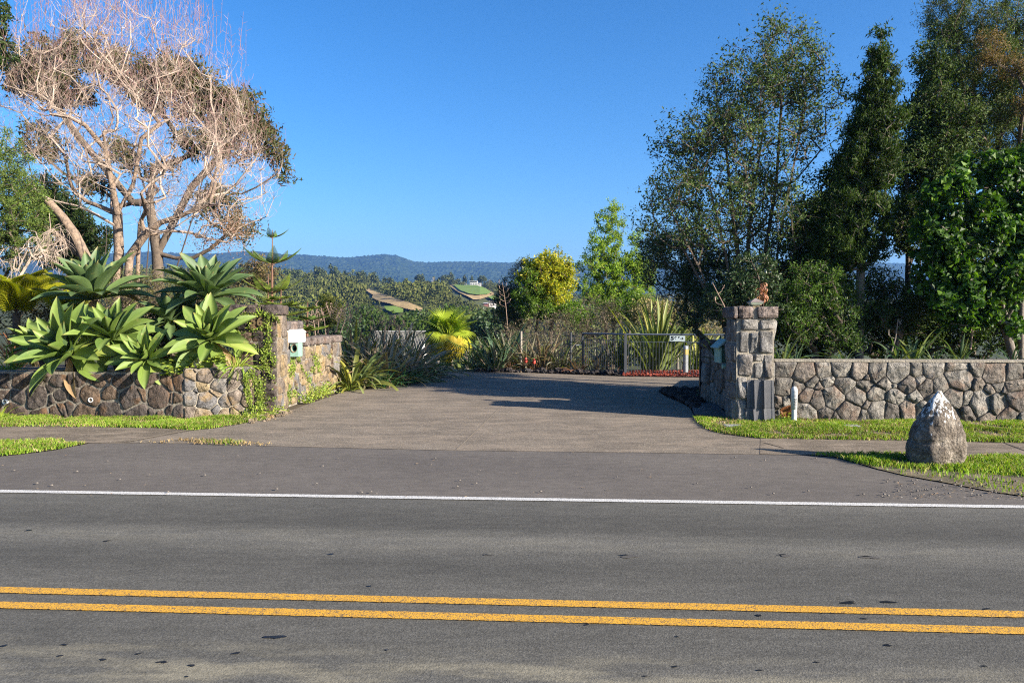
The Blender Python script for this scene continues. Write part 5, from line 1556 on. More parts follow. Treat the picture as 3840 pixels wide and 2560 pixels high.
# left flax hedge beside the end pillar
L_ = [(1322, 1462, 20.9, 46, 1.25, 'yellow', (.15, -.25), 'yellow green flax arching over beside the end pillar', 'green', 2.4, 1.15),
      (1380, 1448, 22.0, 60, 1.45, 'bronze', (.25, -.15), 'bronze flax thicket with grey blades behind the yellow flax', 'grey', 1.6, 1),
      (1450, 1446, 22.4, 60, 1.45, 'grey', (.30, -.15), 'grey weathered flax in the middle of the left hedge', 'bronze', 1.6, 1),
      (1530, 1436, 23.2, 60, 1.40, 'grey', (.35, -.1), 'drooping grey flax leaning over the driveway edge', 'bronze', 2.0, 1),
      (1430, 1425, 24.4, 55, 1.7, 'bronze', (.1, 0), 'tall bronze flax at the back of the left hedge', 'grey', .8, 1),
      (1330, 1430, 23.6, 50, 1.65, 'bronze', (0, 0), 'dark bronze flax just behind the end pillar cap', 'yellow', .8, 1),
      (1520, 1422, 25.2, 55, 1.55, 'grey', (.25, 0), 'thin grey flax in front of the house gable', 'bronze', 1.0, 1),
      (1580, 1425, 24.6, 45, 1.25, 'grey', (.5, -.1), 'last drooping flax of the left hedge at the palm', 'green', 2.2, 1)]
for i, (px, py, d, n, L, kd, ln, lab, mk, cu, th) in enumerate(L_):
    q = P(px, py, d)
    flax('flax', q.x, d, 0, int(n * 1.7), L * 1.22, kd, 30 + i, lab, 'flax', ln, (25, 82), 'flax hedge left of the driveway', th, cu, .35, (mk, .4))
for i, (px, py, d, n, L, lab) in enumerate([(1440, 1450, 21.2, 55, .75, 'dark green agapanthus clump at the hedge foot near the grey flax'), (1510, 1442, 21.9, 60, .80, 'dark green agapanthus clump in the middle of the hedge foot'), (1570, 1440, 22.6, 45, .65, 'dark green agapanthus clump nearest the driveway end')]):
    q = P(px, py, d); flax('agapanthus', q.x, d, 0, n, L, 'deep', 60 + i, lab, 'agapanthus', (.1, -.2), (15, 80), 'agapanthus under the left flax', 1.1, 1.6, .22)
q = G(1300, 1468); flax('agapanthus', q.x + .1, q.y, 0, 26, .38, 'lime', 66, 'small bright green tuft at the foot of the end pillar', 'plant', (0, 0), (20, 80), None, .9, 1.5, .1)
# dried flax and orange cordylines across the back
bk = [(1815, 28.3, 40, 1.15, 'dark', 'bronze', 'dark flax right of the palm'), (1860, 27.6, 50, 1.35, 'grey', 'dark', 'grey green flax second right of the palm'), (1905, 28.6, 50, 1.6, 'grey', 'dark', 'tall grey flax behind the first orange tuft'),
      (1975, 28.2, 50, 1.4, 'grey', 'bronze', 'untidy dry flax left of the netting post'), (2030, 28.0, 50, 1.5, 'bronze', 'grey', 'brown flax with reddish blades left of the netting fence'), (2100, 28.3, 45, 1.35, 'grey', 'green', 'pale flax seen through the netting fence'), (2235, 28.4, 40, 1.2, 'grey', 'bronze', 'dry flax behind the left gate panel'),
      (1775, 29.9, 40, 1.0, 'dark', 'grey', 'low dark flax tucked under the palm right side')]
for i, (px, d, n, L, kd, mk, lab) in enumerate(bk):
    flax('flax', (px - CX) / F * d, d - .4, -.05, int(n * 1.5), L * 1.12, kd, 80 + i, lab, 'flax', (0, 0), (28, 86), 'dry flax along the far side of the driveway', .95, 1.1, .35, (mk, .4))
for i, (px, py, n, L, lab) in enumerate([(2168, 1402, 60, .72, 'orange pink cordyline at the left foot of the gate'), (1915, 1394, 40, .6, 'orange tinged tuft at the driveway edge left of the red flower'), (2005, 1394, 36, .55, 'pinkish tuft at the driveway edge beside the netting post'), (2310, 1404, 20, .45, 'small pink tuft in front of the gate panel')]):
    q = G(px, py); flax('cordyline', q.x, q.y + .2, 0, n, L, 'orange', 100 + i, lab, 'cordyline', (0, -.1), (25, 85), 'orange cordylines by the far edge', .9, .8, .12, ('bronze', .3))
# blades above the right wall
for i, (px, d, n, L, lab) in enumerate([(3165, 15.6, 14, .55, 'wide bladed flax above the right wall left of the pale stalk'), (3370, 15.3, 16, .62, 'grey green flax leaning left above the right wall'), (3430, 15.35, 18, .78, 'large upright flax in the centre above the right wall'),
                                     (3510, 15.3, 14, .50, 'low curled flax with pale stubs above the right wall'), (3600, 15.4, 16, .60, 'flax with one long yellow blade above the right wall'), (3800, 15.3, 12, .45, 'flat spreading flax at the right edge above the wall')]):
    x = (px - CX) / F * d; flax('flax', x, d, 1.06, n, L, 'dark', 120 + i, lab, 'flax', (0, 0), (20, 85), 'flax above the right wall', 1.5, 1.3, .12, ('green', .3))
for i, (px, d, n, L, lab) in enumerate([(2935, 15.4, 16, .8, 'dark flax just right of the tall right pillar'), (2985, 15.7, 14, .6, 'small flax with a yellow blade near the right pillar'), (2700, 16.6, 12, .9, 'dark flax blades spilling over the recessed right wall')]):
    x = (px - CX) / F * d; flax('flax', x, d, 1.0 if i < 2 else 1.0, n, L, 'dark', 130 + i, lab, 'flax', (0, 0), (20, 80), 'flax beside the right pillar', 1.3, 1.4, .1, ('green', .25))
# lily like tuft by left pillar and at far left
q = P(885, 1335, 15.25); flax('lily', q.x, q.y, .93, 60, .62, 'lime', 140, 'bright yellow green strap leaves spilling beside the left pillar', 'plant', (.45, -.35), (5, 80), None, 1, 2.6, .15)
q = P(30, 1340, 16.2); flax('lily', q.x, q.y, .85, 80, .6, 'lime', 141, 'bright green strap leaved plant at the far left edge', 'plant', (0, -.2), (20, 80), None, 1, 1.8, .3)
q = P(-5, 1560, 14.6); flax('lily', q.x, q.y, 0, 20, .45, 'lime', 142, 'yellow green weed at the foot of the far left wall', 'plant', (0, 0), (30, 80), None, 1.2, 1.5, .1)
q = G(480, 1571); 
# upright flax and stalks behind the agaves
for i, (px, d, n, L, z, kd, lab) in enumerate([(600, 18.6, 40, 1.5, .8, 'dark', 'upright dark flax between the two top agaves'), (650, 18.2, 40, 1.2, .8, 'bronze', 'brown and olive flax right of the upright dark flax'), (555, 18.0, 34, 1.0, .8, 'bronze', 'rusty brown flax beside the top left agave'), (700, 19.4, 36, 1.35, .8, 'dark', 'thin dark flax behind the top right agave'),
                                     (60, 17.6, 30, 1.0, .8, 'orange', 'orange and brown dry flax at the left edge'), (140, 18.0, 34, 1.1, .8, 'bronze', 'brown dry flax behind the far left agave')]):
    x = (px - CX) / F * d; flax('flax', x, d, z, n, L, kd, 150 + i, lab, 'flax', (0, 0), (45, 87), None, 1.3, .9, .2, ('yellow', .25))

# ------------------------------------------------------------------ dry flower stalks of the flax
M_stalk = simple('dry_stalk', (0.34, 0.24, 0.19), (0.22, 0.15, 0.11), rough=0.9)
M_dstalk = simple('dark_stalk', (0.06, 0.045, 0.035), rough=0.9)
def stalk(px0, py0, px1, py1, d, label, seed, mat=M_stalk, side=9, r=.014, sl=.22, name='flower_stalk'):
    a, b = P(px0, py0, d), P(px1, py1, d); rs = np.random.RandomState(seed)
    mb = MB().tube_path([a, a.lerp(b, .5) + Vector((.03, 0, 0)), b], [r, r * .8, r * .4], 5)
    for i in range(side):
        f = .5 + .5 * i / side; q = a.lerp(b, f); s = 1 if i % 2 else -1
        e = q + Vector((s * sl * (1.15 - f * .7), rs.normal() * .05, sl * .35)); g = e + Vector((s * .03, 0, .07))
        mb.tubes([q, e], [e, g], r * .4, r * .3, 3)
        mb.tubes([g + Vector(rs.normal(size=3) * .02) for _ in range(2)], [g + Vector((rs.normal() * .03, 0, .07)) for _ in range(2)], r * .7, r * .3, 3)
    return tag(mb.build(name, mat), label, 'dry stalk')
for i, (a, b, c, e, d, lab) in enumerate([(1183, 1262, 1168, 1178, 21.6, 'pale dry flower stalk above the side wall, first from the left'), (1192, 1250, 1190, 1182, 22.4, 'thin dry stalk second from the left above the side wall'), (1222, 1255, 1203, 1150, 21.8, 'thick brown dry stalk behind the end pillar cap'),
    (1262, 1245, 1266, 1158, 22.6, 'straight pink dry stalk left of the pale leaning one'), (1256, 1248, 1283, 1155, 23.0, 'branched pink dry stalk behind the end pillar'), (1275, 1250, 1297, 1178, 22.2, 'pale leaning dry stalk beside the end pillar'),
    (1300, 1245, 1325, 1155, 23.3, 'tall branched pink dry stalk above the flax'), (1312, 1250, 1336, 1196, 22.8, 'short pale dry stalk above the flax'), (1434, 1262, 1450, 1196, 24, 'dry flower stalk rising from the middle of the flax hedge'), (1445, 1262, 1464, 1198, 24.5, 'twin dry stalk right beside the one in mid hedge'),
    (1492, 1262, 1498, 1218, 24.5, 'short dry stalk left of the house gable'), (1525, 1262, 1530, 1228, 25, 'shortest dry stalk near the house gable'), (1905, 1240, 1884, 1060, 30, 'pale dead stem left of the yellow shrub')]):
    stalk(a, b, c, e, d, lab, 200 + i)
stalk(548, 1040, 568, 655, 19.0, 'tall thin dark dead stalk in front of the bare tree trunk', 230, M_dstalk, 3, .017, .1)
stalk(392, 980, 398, 830, 19.0, 'short thin dark stalk left of the bare tree trunk', 231, M_dstalk, 4, .012, .12)
stalk(660, 1010, 770, 640, 19.5, 'leaning reddish dead stem right of the bare tree trunk', 232, M_dstalk, 8, .02, .3)
stalk(740, 1000, 775, 870, 19.5, 'thin red brown stem under the right side of the bare tree', 233, M_dstalk, 5, .012, .2)
stalk(2748, 1230, 2672, 1060, 15.9, 'pale leaning dry stem behind the recessed right wall', 234, M_stalk, 2, .014, .15)
stalk(3338, 1340, 3368, 1195, 15.6, 'pale grey dead stem rising from the right wall top', 235, M_gbark, 2, .018, .1)
stalk(3640, 1310, 3640, 1210, 15.8, 'reddish bare stem under the broad leaved bush', 236, M_stalk, 0, .018, .1)

# dead curled plant on the right pillar
rs = np.random.RandomState(3)
dp = P(2862, 1148, 14.95); 
t = thing('dead_plant', (dp.x, dp.y, 2.12), 'curled brown dead plant standing behind the pillar lamp', 'dead plant')
MB().tube_path([(dp.x, dp.y, 2.1), (dp.x + .01, dp.y, 2.3), (dp.x - .02, dp.y, 2.6)], [.012, .01, .006], 5).build('stem', M_bark, t)
m_ = foliage('dead_brown_leaf', [(0.42, 0.20, 0.12), (0.34, 0.15, 0.09), (0.5, 0.28, 0.18)], trans=.15, per='object')
dl = [leaf_mesh('leaf', m_, .16, 1, 8, 2, SP, .5, cu, .6) for cu in (3.5, 4.6, 5.6)]
for i in range(46):
    z = rs.uniform(2.28, 2.62)
    M = Matrix.Translation((dp.x + rs.normal() * .012, dp.y, z)) @ Matrix.Rotation(rs.uniform(0, 6.28), 4, 'Z') @ Matrix.Rotation(-rs.uniform(-.3, 1.0), 4, 'Y') @ Matrix.Scale(rs.uniform(.15, .23), 4)
    inst('leaf', dl[i % 3], t, M)
for i in range(14):
    M = Matrix.Translation((dp.x + rs.normal() * .06, dp.y, 2.13)) @ Matrix.Rotation(rs.uniform(0, 6.28), 4, 'Z') @ Matrix.Rotation(-rs.uniform(.6, 1.4), 4, 'Y') @ Matrix.Scale(rs.uniform(.12, .2), 4)
    inst('leaf', ST['dark'][rs.randint(3)], t, M)
# red flowers beside the dry flax
M_red = simple('red_flower', (0.55, 0.06, 0.04), rough=.6)
for px, py, lab in ((2003, 1356, 'small red torch flower standing by the netting post'), (1972, 1351, 'dull red torch flower left of the brighter one')):
    q = P(px, py, 26.8); g = G(px, py)
    tt_ = thing('torch_flower', (q.x, q.y, 0), lab, 'flower')
    MB().tube_path([(q.x, q.y, 0), (q.x, q.y, q.z)], .012, 5).build('stem', M_dstalk, tt_)
    MB().lathe([(0.015, -.09), (0.05, -.05), (0.055, .02), (0.02, .1), (0.002, .12)], q, 8).build('flower', M_red, tt_)

# ------------------------------------------------------------------ fan palm
def fan_mesh(name, mat, droop):
    mb = MB(); n = 30
    for i in range(n):
        a = math.radians(-140 + 280 * i / (n - 1)); L = 1.0 - .25 * abs(i / (n - 1) - .5) * 2
        w = .031
        p0 = Vector((0, 0, 0)); d = Vector((math.cos(a), math.sin(a), 0)); s = Vector((-math.sin(a), math.cos(a), 0))
        pts = []
        for t, ww in ((0, .3), (.35, 1.5), (.62, 1.0), (.85, .5), (1, .05)):
            z = -droop * (t ** 2.2) * .5 + .06 * abs(math.sin(a)) * t
            c = d * (L * t) + Vector((0, 0, z)); pts.append((c - s * w * ww + Vector((0, 0, .012)), c, c + s * w * ww + Vector((0, 0, .012))))
        V = [tuple(x) for tr_ in pts for x in tr_]
        mb.add(V, [(3 * k + j, 3 * k + 3 + j, 3 * k + 4 + j, 3 * k + 1 + j) for k in range(4) for j in range(2)])
    V, lo, to, mi = mb.arrays()
    return mesh_from(name, V, lo, to, mi, [mat], False)
M_pg = foliage('palm_green', [(0.17, 0.25, 0.02), (0.27, 0.33, 0.03), (0.21, 0.29, 0.03)], trans=.35, per='object')
M_pd = foliage('palm_dark', [(0.08, 0.13, 0.02), (0.12, 0.18, 0.03)], trans=.3, per='object')
M_py = foliage('palm_yellow', [(0.40, 0.34, 0.02), (0.32, 0.31, 0.03), (0.42, 0.31, 0.03)], trans=.35, per='object')
FM = {'g': fan_mesh('blade', M_pg, .5), 'd': fan_mesh('blade', M_pd, .6), 'y': fan_mesh('blade', M_py, .9)}
def palm(px, pyc, d, zb, label, seed, fr):
    c = P(px, pyc, d); t = thing('fan_palm', (c.x, c.y, zb), label, 'palm')
    rs = np.random.RandomState(seed)
    MB().tube_path([(c.x, c.y, zb), (c.x, c.y, (zb + c.z) / 2), (c.x, c.y, c.z)], [.22, .18, .14], 10).build('trunk', M_bark, t)
    for az, el, pl_, sc, kd in fr:
        az, el = math.radians(az), math.radians(el)
        dv = Vector((math.cos(el) * math.cos(az), math.cos(el) * math.sin(az), math.sin(el)))
        e = c + dv * pl_
        fr_ = bpy.data.objects.new('frond', MB().tube_path([c, c + dv * pl_ * .5 + Vector((0, 0, .05)), e], [.022, .018, .012], 4).build('frond', M_pg, t).data)
        o = [x for x in t.children][-1]
        bpy.data.objects.remove(fr_)
        # blade hangs from the petiole end, its plane roughly facing outward
        M = Matrix.Translation(e) @ Matrix.Rotation(az, 4, 'Z') @ Matrix.Rotation(-(el * .95 - (0.05 if el > 0.5 else 0.45) - (0.55 if kd == 'y' else 0)), 4, 'Y') @ Matrix.Rotation(rs.normal() * .25, 4, 'X') @ Matrix.Scale(sc, 4)
        b = bpy.data.objects.new('blade', FM[kd]); link(b, o); b.matrix_local = Matrix.Translation(-WL[o.name]) @ M; WL[b.name] = M.translation
    return t
rs = np.random.RandomState(4)
fr = []
for i in range(14): fr.append((i * 137.5, 78 - i * 3.2, .55 + .1 * rs.rand(), .66, 'g' if i % 3 else 'd'))
for i in range(10): fr.append((i * 137.5 + 60, 25 - i * 4, .6, .62, 'd' if i % 2 else 'g'))
for a, e in ((-110, -5), (-70, -22), (-95, -38), (-130, -35), (-45, -30), (200, -15), (-20, -12), (-85, -52), (-60, -5)): fr.append((a, e, .85, .50, 'y'))
palm(1678, 1262, 29.2, -.35, 'green fan palm with yellow lower fronds beyond the end of the driveway', 5, fr)

# ------------------------------------------------------------------ norfolk pine: whorls of comb like branches
M_nf = foliage('norfolk_needles', [(0.09, 0.16, 0.03), (0.13, 0.20, 0.035), (0.07, 0.13, 0.028)], trans=.15)
M_nfy = foliage('norfolk_young', [(0.20, 0.27, 0.035), (0.13, 0.20, 0.03), (0.25, 0.30, 0.045)], trans=.25)
M_nbark = simple('norfolk_bark', (0.16, 0.085, 0.055), rough=0.9)
def comb(mat, up):
    """branch along +x rising, twigs hang in two rows as soft combs"""
    mb = MB(); pts = []
    for i in range(9):
        t = i / 8; pts.append(Vector((t, 0, up * (t ** 1.5) - .02 * math.sin(t * 3))))
    mb.tube_path(pts, [.016 * (1 - .8 * i / 8) for i in range(9)], 5, 0)
    rs = np.random.RandomState(9)
    for i in range(34):
        t = .12 + .88 * i / 33; k = min(7, int(t * 8)); p = pts[k].lerp(pts[k + 1], t * 8 - k)
        l = .30 * math.sin(math.pi * min(1, t * .8 + .18)) ** .7 * (1.12 - t * .6)
        for s in (-1, 1):
            e = p + Vector((l * .45, s * l * .72, l * .22)); f = e + Vector((l * .12, s * l * .08, l * .12))
            mb.tubes([p, e], [e, f], [.0068, .006], [.006, .0025], 4, 1)
    V, lo, to, mi = mb.arrays()
    return mesh_from('branch', V, lo, to, mi, [M_nbark, mat], False)
NB = {(k, u): comb(m, u) for k, m in (('g', M_nf), ('y', M_nfy)) for u in (.55, .2)}
def norfolk(px, d, pyb, pyt, whorls, label, cat='norfolk pine'):
    a, b = P(px, pyb, d), P(px + 4, pyt, d)
    zb = min(a.z, .3)
    t = thing('norfolk_pine', (a.x, a.y, zb), label, 'tree')
    MB().tube_path([(a.x, a.y, zb), a.lerp(b, .4), b], [.05, .035, .008], 8).build('trunk', M_nbark, t)
    for py, n, rpx, kd, up, a0 in whorls:
        c = P(px + 2, py, d)
        for i in range(n):
            M = Matrix.Translation(c) @ Matrix.Rotation(a0 + i * 2 * math.pi / n, 4, 'Z') @ Matrix.Scale(rpx * d / F, 4)
            inst('branch', NB[(kd, up)], t, M)
norfolk(1018, 19.5, 1260, 862, [(892, 4, 62, 'g', .55, .1), (990, 5, 108, 'g', .55, .05), (1098, 6, 125, 'y', .55, .3), (1125, 5, 70, 'y', .2, .1)], 'young norfolk pine with tiered feathery branches behind the left pillar')
for i, (px, d, pyb, pyt, wh, lab) in enumerate([
    (1050, 18.6, 1250, 1085, [(1120, 5, 62, 'y', .2, .5), (1150, 6, 105, 'y', .2, .2), (1185, 6, 130, 'y', .2, .7)], 'lower bright green norfolk pine top beside the pillar cap'),
    (1150, 20.4, 1300, 1130, [(1160, 6, 70, 'y', .2, .1), (1200, 6, 90, 'g', .2, .5), (1240, 6, 100, 'y', .2, .9)], 'small norfolk pine behind the stepped side wall'),
    (1003, 20.5, 1250, 1030, [(1080, 4, 35, 'y', .55, .5), (1130, 5, 60, 'y', .2, .2)], 'slender norfolk pine shoot next to the tall one')]):
    norfolk(px, d, pyb, pyt, wh, lab)

# ------------------------------------------------------------------ trees
M_pale = simple('pale_bark', (0.29, 0.21, 0.15), (0.10, 0.075, 0.058), rough=0.9, scale=9, bs=1.0, bd=0.04, bscale=16)
M_twig = simple('pale_twig', (0.42, 0.34, 0.275), (0.24, 0.18, 0.145), rough=0.85, scale=2, bs=0)
M_rtwig = simple('red_twig', (0.30, 0.17, 0.15), (0.22, 0.13, 0.12), rough=0.85, scale=2, bs=0)
def chain(*pts): return [np.array(P(*q)) for q in pts]

# bare deciduous tree
def bare_tree():
    rs = np.random.RandomState(101); d = 23.0
    c0 = chain((440, 1225, d), (438, 1060, d), (446, 940, d), (440, 800, d + .1), (425, 700, d), (432, 610, d - .2))
    c1 = chain((470, 1180, d), (486, 960, d - .1), (545, 880, d - .2), (600, 835, d - .3), (700, 800, d - .4))
    c2 = chain((515, 1200, d + .5), (518, 960, d + .5), (525, 840, d + .5), (570, 700, d + .6), (590, 560, d + .5))
    c3 = chain((440, 800, d), (395, 560, d - .3), (320, 470, d - .6), (225, 420, d - 1.0), (90, 350, d - 1.2))
    c4 = chain((441, 798, d), (500, 690, d), (530, 520, d), (600, 465, d + .4), (650, 440, d + .6))
    c5 = chain((438, 850, d), (370, 810, d - .3), (300, 775, d - .5))
    ells = [(450, 130, 330, 150, d, 2.6), (480, 340, 420, 260, d, 3.4), (250, 440, 280, 230, d, 2.8), (760, 500, 230, 230, d, 2.6), (890, 640, 170, 160, d, 1.8), (560, 640, 480, 170, d, 3.0), (850, 820, 160, 110, d, 1.5), (650, 780, 220, 110, d, 2), (250, 620, 250, 90, d, 2), (120, 330, 120, 200, d, 1.5)]
    pts = ell_points(rs, ells, 800, .42)
    A, B, ra, rb, E = skeleton(rs, [c0, c1, c2, c3, c4, c5], pts, step=.38, rtip=.0052, pw=.55, down=1.5, bow=.10, wob=.05, path=.22)
    t = thing('bare_tree', tuple(c0[0]), 'large leafless tree with pale twiggy branches behind the agaves', 'tree')
    big = np.maximum(ra, rb) > .045
    MB().tubes(A[big], B[big], ra[big], rb[big], 8).build('trunk', M_pale, t, smooth=True)
    br = MB().tubes(A[~big], B[~big], ra[~big], rb[~big], 4)
    br.build('branches', M_twig, t)
    # upswept twigs
    mt = MB()
    a, b, r, tip = fine_twigs(rs, E, 4, .85, 1.0, 3, .0046)
    mt.tubes(a, b, r, r * .7, 3)
    mids = A[~big][rs.choice((~big).sum(), 1100)]
    a, b, r, tip2 = fine_twigs(rs, mids, 2, .55, .5, 3, .0055)
    mt.tubes(a, b, r, r * .7, 3)
    mt.build('twigs', M_twig, t)
    mr = MB()
    hi = tip[tip[:, 2] > P(0, 560, d).z]
    a, b, r, _ = fine_twigs(rs, hi, 1, .42, 1.9, 2, .0048)
    mr.tubes(a, b, r, r * .6, 3)
    lo = tip[tip[:, 2] <= P(0, 560, d).z]
    a, b, r, _ = fine_twigs(rs, lo, 1, .3, .6, 2, .005)
    mr.tubes(a, b, r, r * .6, 3)
    # long vertical shoots along the top
    top = tip[(tip[:, 2] > P(0, 260, d).z)]
    top = top[rs.choice(len(top), min(330, len(top)), replace=False)]
    a = top; ln = rs.uniform(.4, 1.3, (len(a), 1))
    b = a + np.column_stack([rs.normal(size=len(a)) * .1, rs.normal(size=len(a)) * .1, np.ones(len(a))]) * ln
    mr.tubes(a, b, .0062, .003, 3)
    for f in (.3, .5, .7, .85):
        q = a + (b - a) * f
        dr = rs.normal(size=a.shape) * .06; dr[:, 2] = .09
        mr.tubes(q, q + dr, .005, .003, 3)
    mr.build('red_twigs', M_rtwig, t)
    # a few hanging dead leaves low on the right
    c = ell_points(rs, [(870, 860, 110, 110, d, 1.2), (780, 900, 110, 60, d, 1)], 1500, .6)
    V, Fq = leaf_quads(rs, c, .055, .5, -.5)
    MB().add(V, Fq).build('dead_leaves', foliage('dead_tree_leaf', [(0.20, 0.11, 0.07), (0.32, 0.19, 0.13), (0.13, 0.085, 0.05)], trans=.2), t)
bare_tree()

M_gum = foliage('gum_leaf', [(0.035, 0.055, 0.016), (0.06, 0.075, 0.02), (0.10, 0.075, 0.032), (0.12, 0.075, 0.04), (0.05, 0.08, 0.02)], trans=.25)
gum_e = [(240, 195, 90, 45, 30, 1.6), (330, 190, 110, 50, 30, 1.8), (170, 250, 90, 60, 30, 1.6), (520, 280, 140, 60, 30, 2), (660, 290, 120, 60, 30, 1.8), (780, 340, 110, 55, 30, 1.6), (900, 400, 80, 70, 30, 1.4),
         (960, 470, 60, 70, 30, 1.2), (1000, 540, 45, 60, 30, 1), (1070, 635, 40, 38, 30, 1), (70, 290, 90, 45, 30, 1.5), (760, 530, 110, 40, 30, 1.5), (860, 560, 70, 50, 30, 1.2), (160, 520, 70, 60, 30, 1.3), (460, 560, 60, 70, 30, 1.2), (330, 680, 60, 45, 30, 1.2), (610, 640, 50, 40, 30, 1.0), (820, 760, 90, 60, 30, 1.2), (900, 850, 60, 50, 30, 1.2), (240, 330, 120, 60, 30, 1.6), (650, 370, 150, 50, 30, 1.6), (840, 450, 90, 50, 30, 1.2), (1040, 590, 40, 40, 30, 1)]
tree('gum_tree', 'round crowned brown green gum tree standing behind the bare tree', 'tree', 102,
     [chain((600, 1240, 30), (590, 950, 30), (560, 760, 30), (500, 560, 30)), chain((590, 950, 30), (720, 700, 30), (850, 560, 30)), chain((500, 760, 30), (300, 520, 30), (200, 380, 30))],
     gum_e, 640, 62, .20, .3, M_bark, M_gum, aspect=.28, up=-.35, rtip=.014, pw=.42, twn=3, tl=.5, step=.7)

M_con = foliage('cypress_green', [(0.045, 0.085, 0.018), (0.075, 0.12, 0.02), (0.12, 0.16, 0.025), (0.035, 0.06, 0.02)], trans=.2)
M_dk = foliage('dark_leaf', [(0.022, 0.045, 0.014), (0.04, 0.07, 0.018), (0.065, 0.09, 0.022)], trans=.2, rough=.4)
tree('cypress', 'dense bright green tree filling the left edge', 'tree', 103, [chain((-40, 1240, 19), (-20, 900, 19), (-10, 600, 19))],
     [(10, 640, 100, 150, 19, 1.2), (30, 780, 140, 160, 19, 1.3), (20, 900, 160, 90, 19, 1.3), (-60, 800, 150, 300, 19, 1.5), (110, 800, 60, 130, 18.6, .8)], 420, 110, .055, .13, M_bark, M_con, aspect=.4, up=.3, twn=2, tl=.2, rtip=.007)
tree('dark_tree', 'dark leafy tree behind the leaning cut trunk at the left', 'tree', 104, [chain((260, 1240, 27), (265, 980, 27), (250, 850, 27))],
     [(230, 830, 95, 110, 27, 1.2), (310, 890, 85, 80, 27, 1.2), (190, 740, 50, 60, 27, 1), (355, 930, 50, 40, 27, .8), (250, 960, 110, 60, 27, 1.2)], 260, 70, .12, .2, M_bark, M_dk, aspect=.45, up=.1, twn=2, tl=.3, rtip=.01)
tree('overhanging_tree', 'leafy branches entering at the top left corner', 'tree', 105, [chain((-330, 1200, 21), (-260, 700, 21), (-180, 300, 21)), chain((-180, 300, 21), (-60, 120, 21))],
     [(-10, 40, 36, 50, 21, .5), (-5, 190, 36, 60, 21, .5), (-90, 150, 90, 120, 21, .8), (60, 245, 12, 14, 21, .2)], 130, 46, .11, .15, M_bark, M_dk, aspect=.4, twn=2, tl=.25)
# leaning cut trunks with bare hanging branches
lt = thing('leaning_tree', tuple(P(330, 1100, 20.5)), 'thick leaning cut off trunk with a second limb at the left', 'tree')
MB().tube_path([P(345, 1130, 20.5), P(330, 985, 20.5), P(280, 880, 20.5), P(235, 815, 20.5), P(178, 752, 20.5)], [.17, .15, .13, .11, .10], 10).build('trunk', M_pale, lt, smooth=True)
MB().tube_path([P(300, 950, 20.6), P(240, 895, 20.6), P(195, 865, 20.6), P(160, 848, 20.7)], [.13, .10, .08, .06], 9).build('limb', M_pale, lt, smooth=True)
rs = np.random.RandomState(6)
ch = [chain((60, 1060, 18.4), (120, 960, 18.4), (190, 860, 18.4), (185, 800, 18.4))]
pts = ell_points(rs, [(150, 930, 120, 80, 18.4, .6), (210, 900, 70, 90, 18.4, .5), (60, 960, 70, 60, 18.4, .5)], 90, .6)
A, B, ra, rb, E = skeleton(rs, ch, pts, step=.2, rtip=.006, pw=.42, down=0, bow=-1.2, wob=.2)
a, b, r, _ = fine_twigs(rs, E, 4, .35, -1.0, 3, .005)
tag(MB().tubes(A, B, ra, rb, 4).tubes(a, b, r, r * .6, 3).build('dead_branches', M_twig), 'tangle of pale dead drooping branches at the left edge', 'dead branches')
# thicket filling behind the agaves
M_brush = foliage('brush_leaf', [(0.08, 0.08, 0.025), (0.05, 0.06, 0.015), (0.12, 0.09, 0.045), (0.10, 0.11, 0.03)], trans=.25)
def bush(name, label, seed, ells, n, nl, ls, cr, leaf, bark=None, asp=.4, up=.2, tw=3, tl=.3, base=None, cat='shrub', rtip=.006, k2=None, group=None):
    e = ells[0]; bx = e[0] if base is None else base[0]; by = base[1] if base else e[1] + e[3]
    q = P(bx, by, e[4]); z0 = 0.8 if (e[4] < 22 and bx < 1000) else (1.05 if (e[4] < 22 and bx > 2750) else (0 if e[4] < 27.6 else float(terr(q.x, q.y))))
    a = np.array((q.x, q.y, z0)); b = np.array((q.x, q.y, max(q.z, z0 + .15)))
    if base is None: b = np.array((q.x, q.y, z0 + .25))
    chs = [[a, b]]
    rs = np.random.RandomState(seed + 999)
    for i in range(k2 or 0):
        o = np.array((rs.normal() * .3, rs.normal() * .3, 0)); chs.append([a + o, b + o * 1.4])
    return tree(name, label, cat, seed, chs, ells, n, nl, ls, cr, bark or M_bark, leaf, aspect=asp, up=up, twn=tw, tl=tl, rtip=rtip, group=group, step=.3)
bush('scrub', 'tangled brown scrub behind the far left agaves', 110, [(120, 1180, 200, 110, 18.8, .8), (320, 1120, 150, 90, 19.2, .8)], 170, 30, .07, .14, M_brush, tw=6, tl=.4)
bush('scrub', 'olive scrub behind the two top agaves', 111, [(600, 1110, 200, 90, 19.6, .8), (800, 1120, 130, 90, 19.8, .8)], 190, 34, .07, .14, M_brush, tw=6, tl=.4)
bush('dark_shrub', 'dark shrub filling the gap under the top right agave', 112, [(680, 1240, 170, 90, 16.9, .4), (500, 1250, 120, 80, 17.0, .4)], 150, 40, .07, .1, M_dk, tw=3, tl=.2)
bush('brown_shrub', 'brown leafed shrub left of the norfolk pine', 113, [(965, 1010, 60, 55, 22, .6), (930, 1060, 60, 50, 22, .6), (1000, 1040, 40, 40, 22, .5)], 110, 26, .075, .12, foliage('brown_leaf', [(0.13, 0.11, 0.035), (0.17, 0.11, 0.06), (0.07, 0.09, 0.03)]), base=(960, 1130), tw=3, tl=.25)
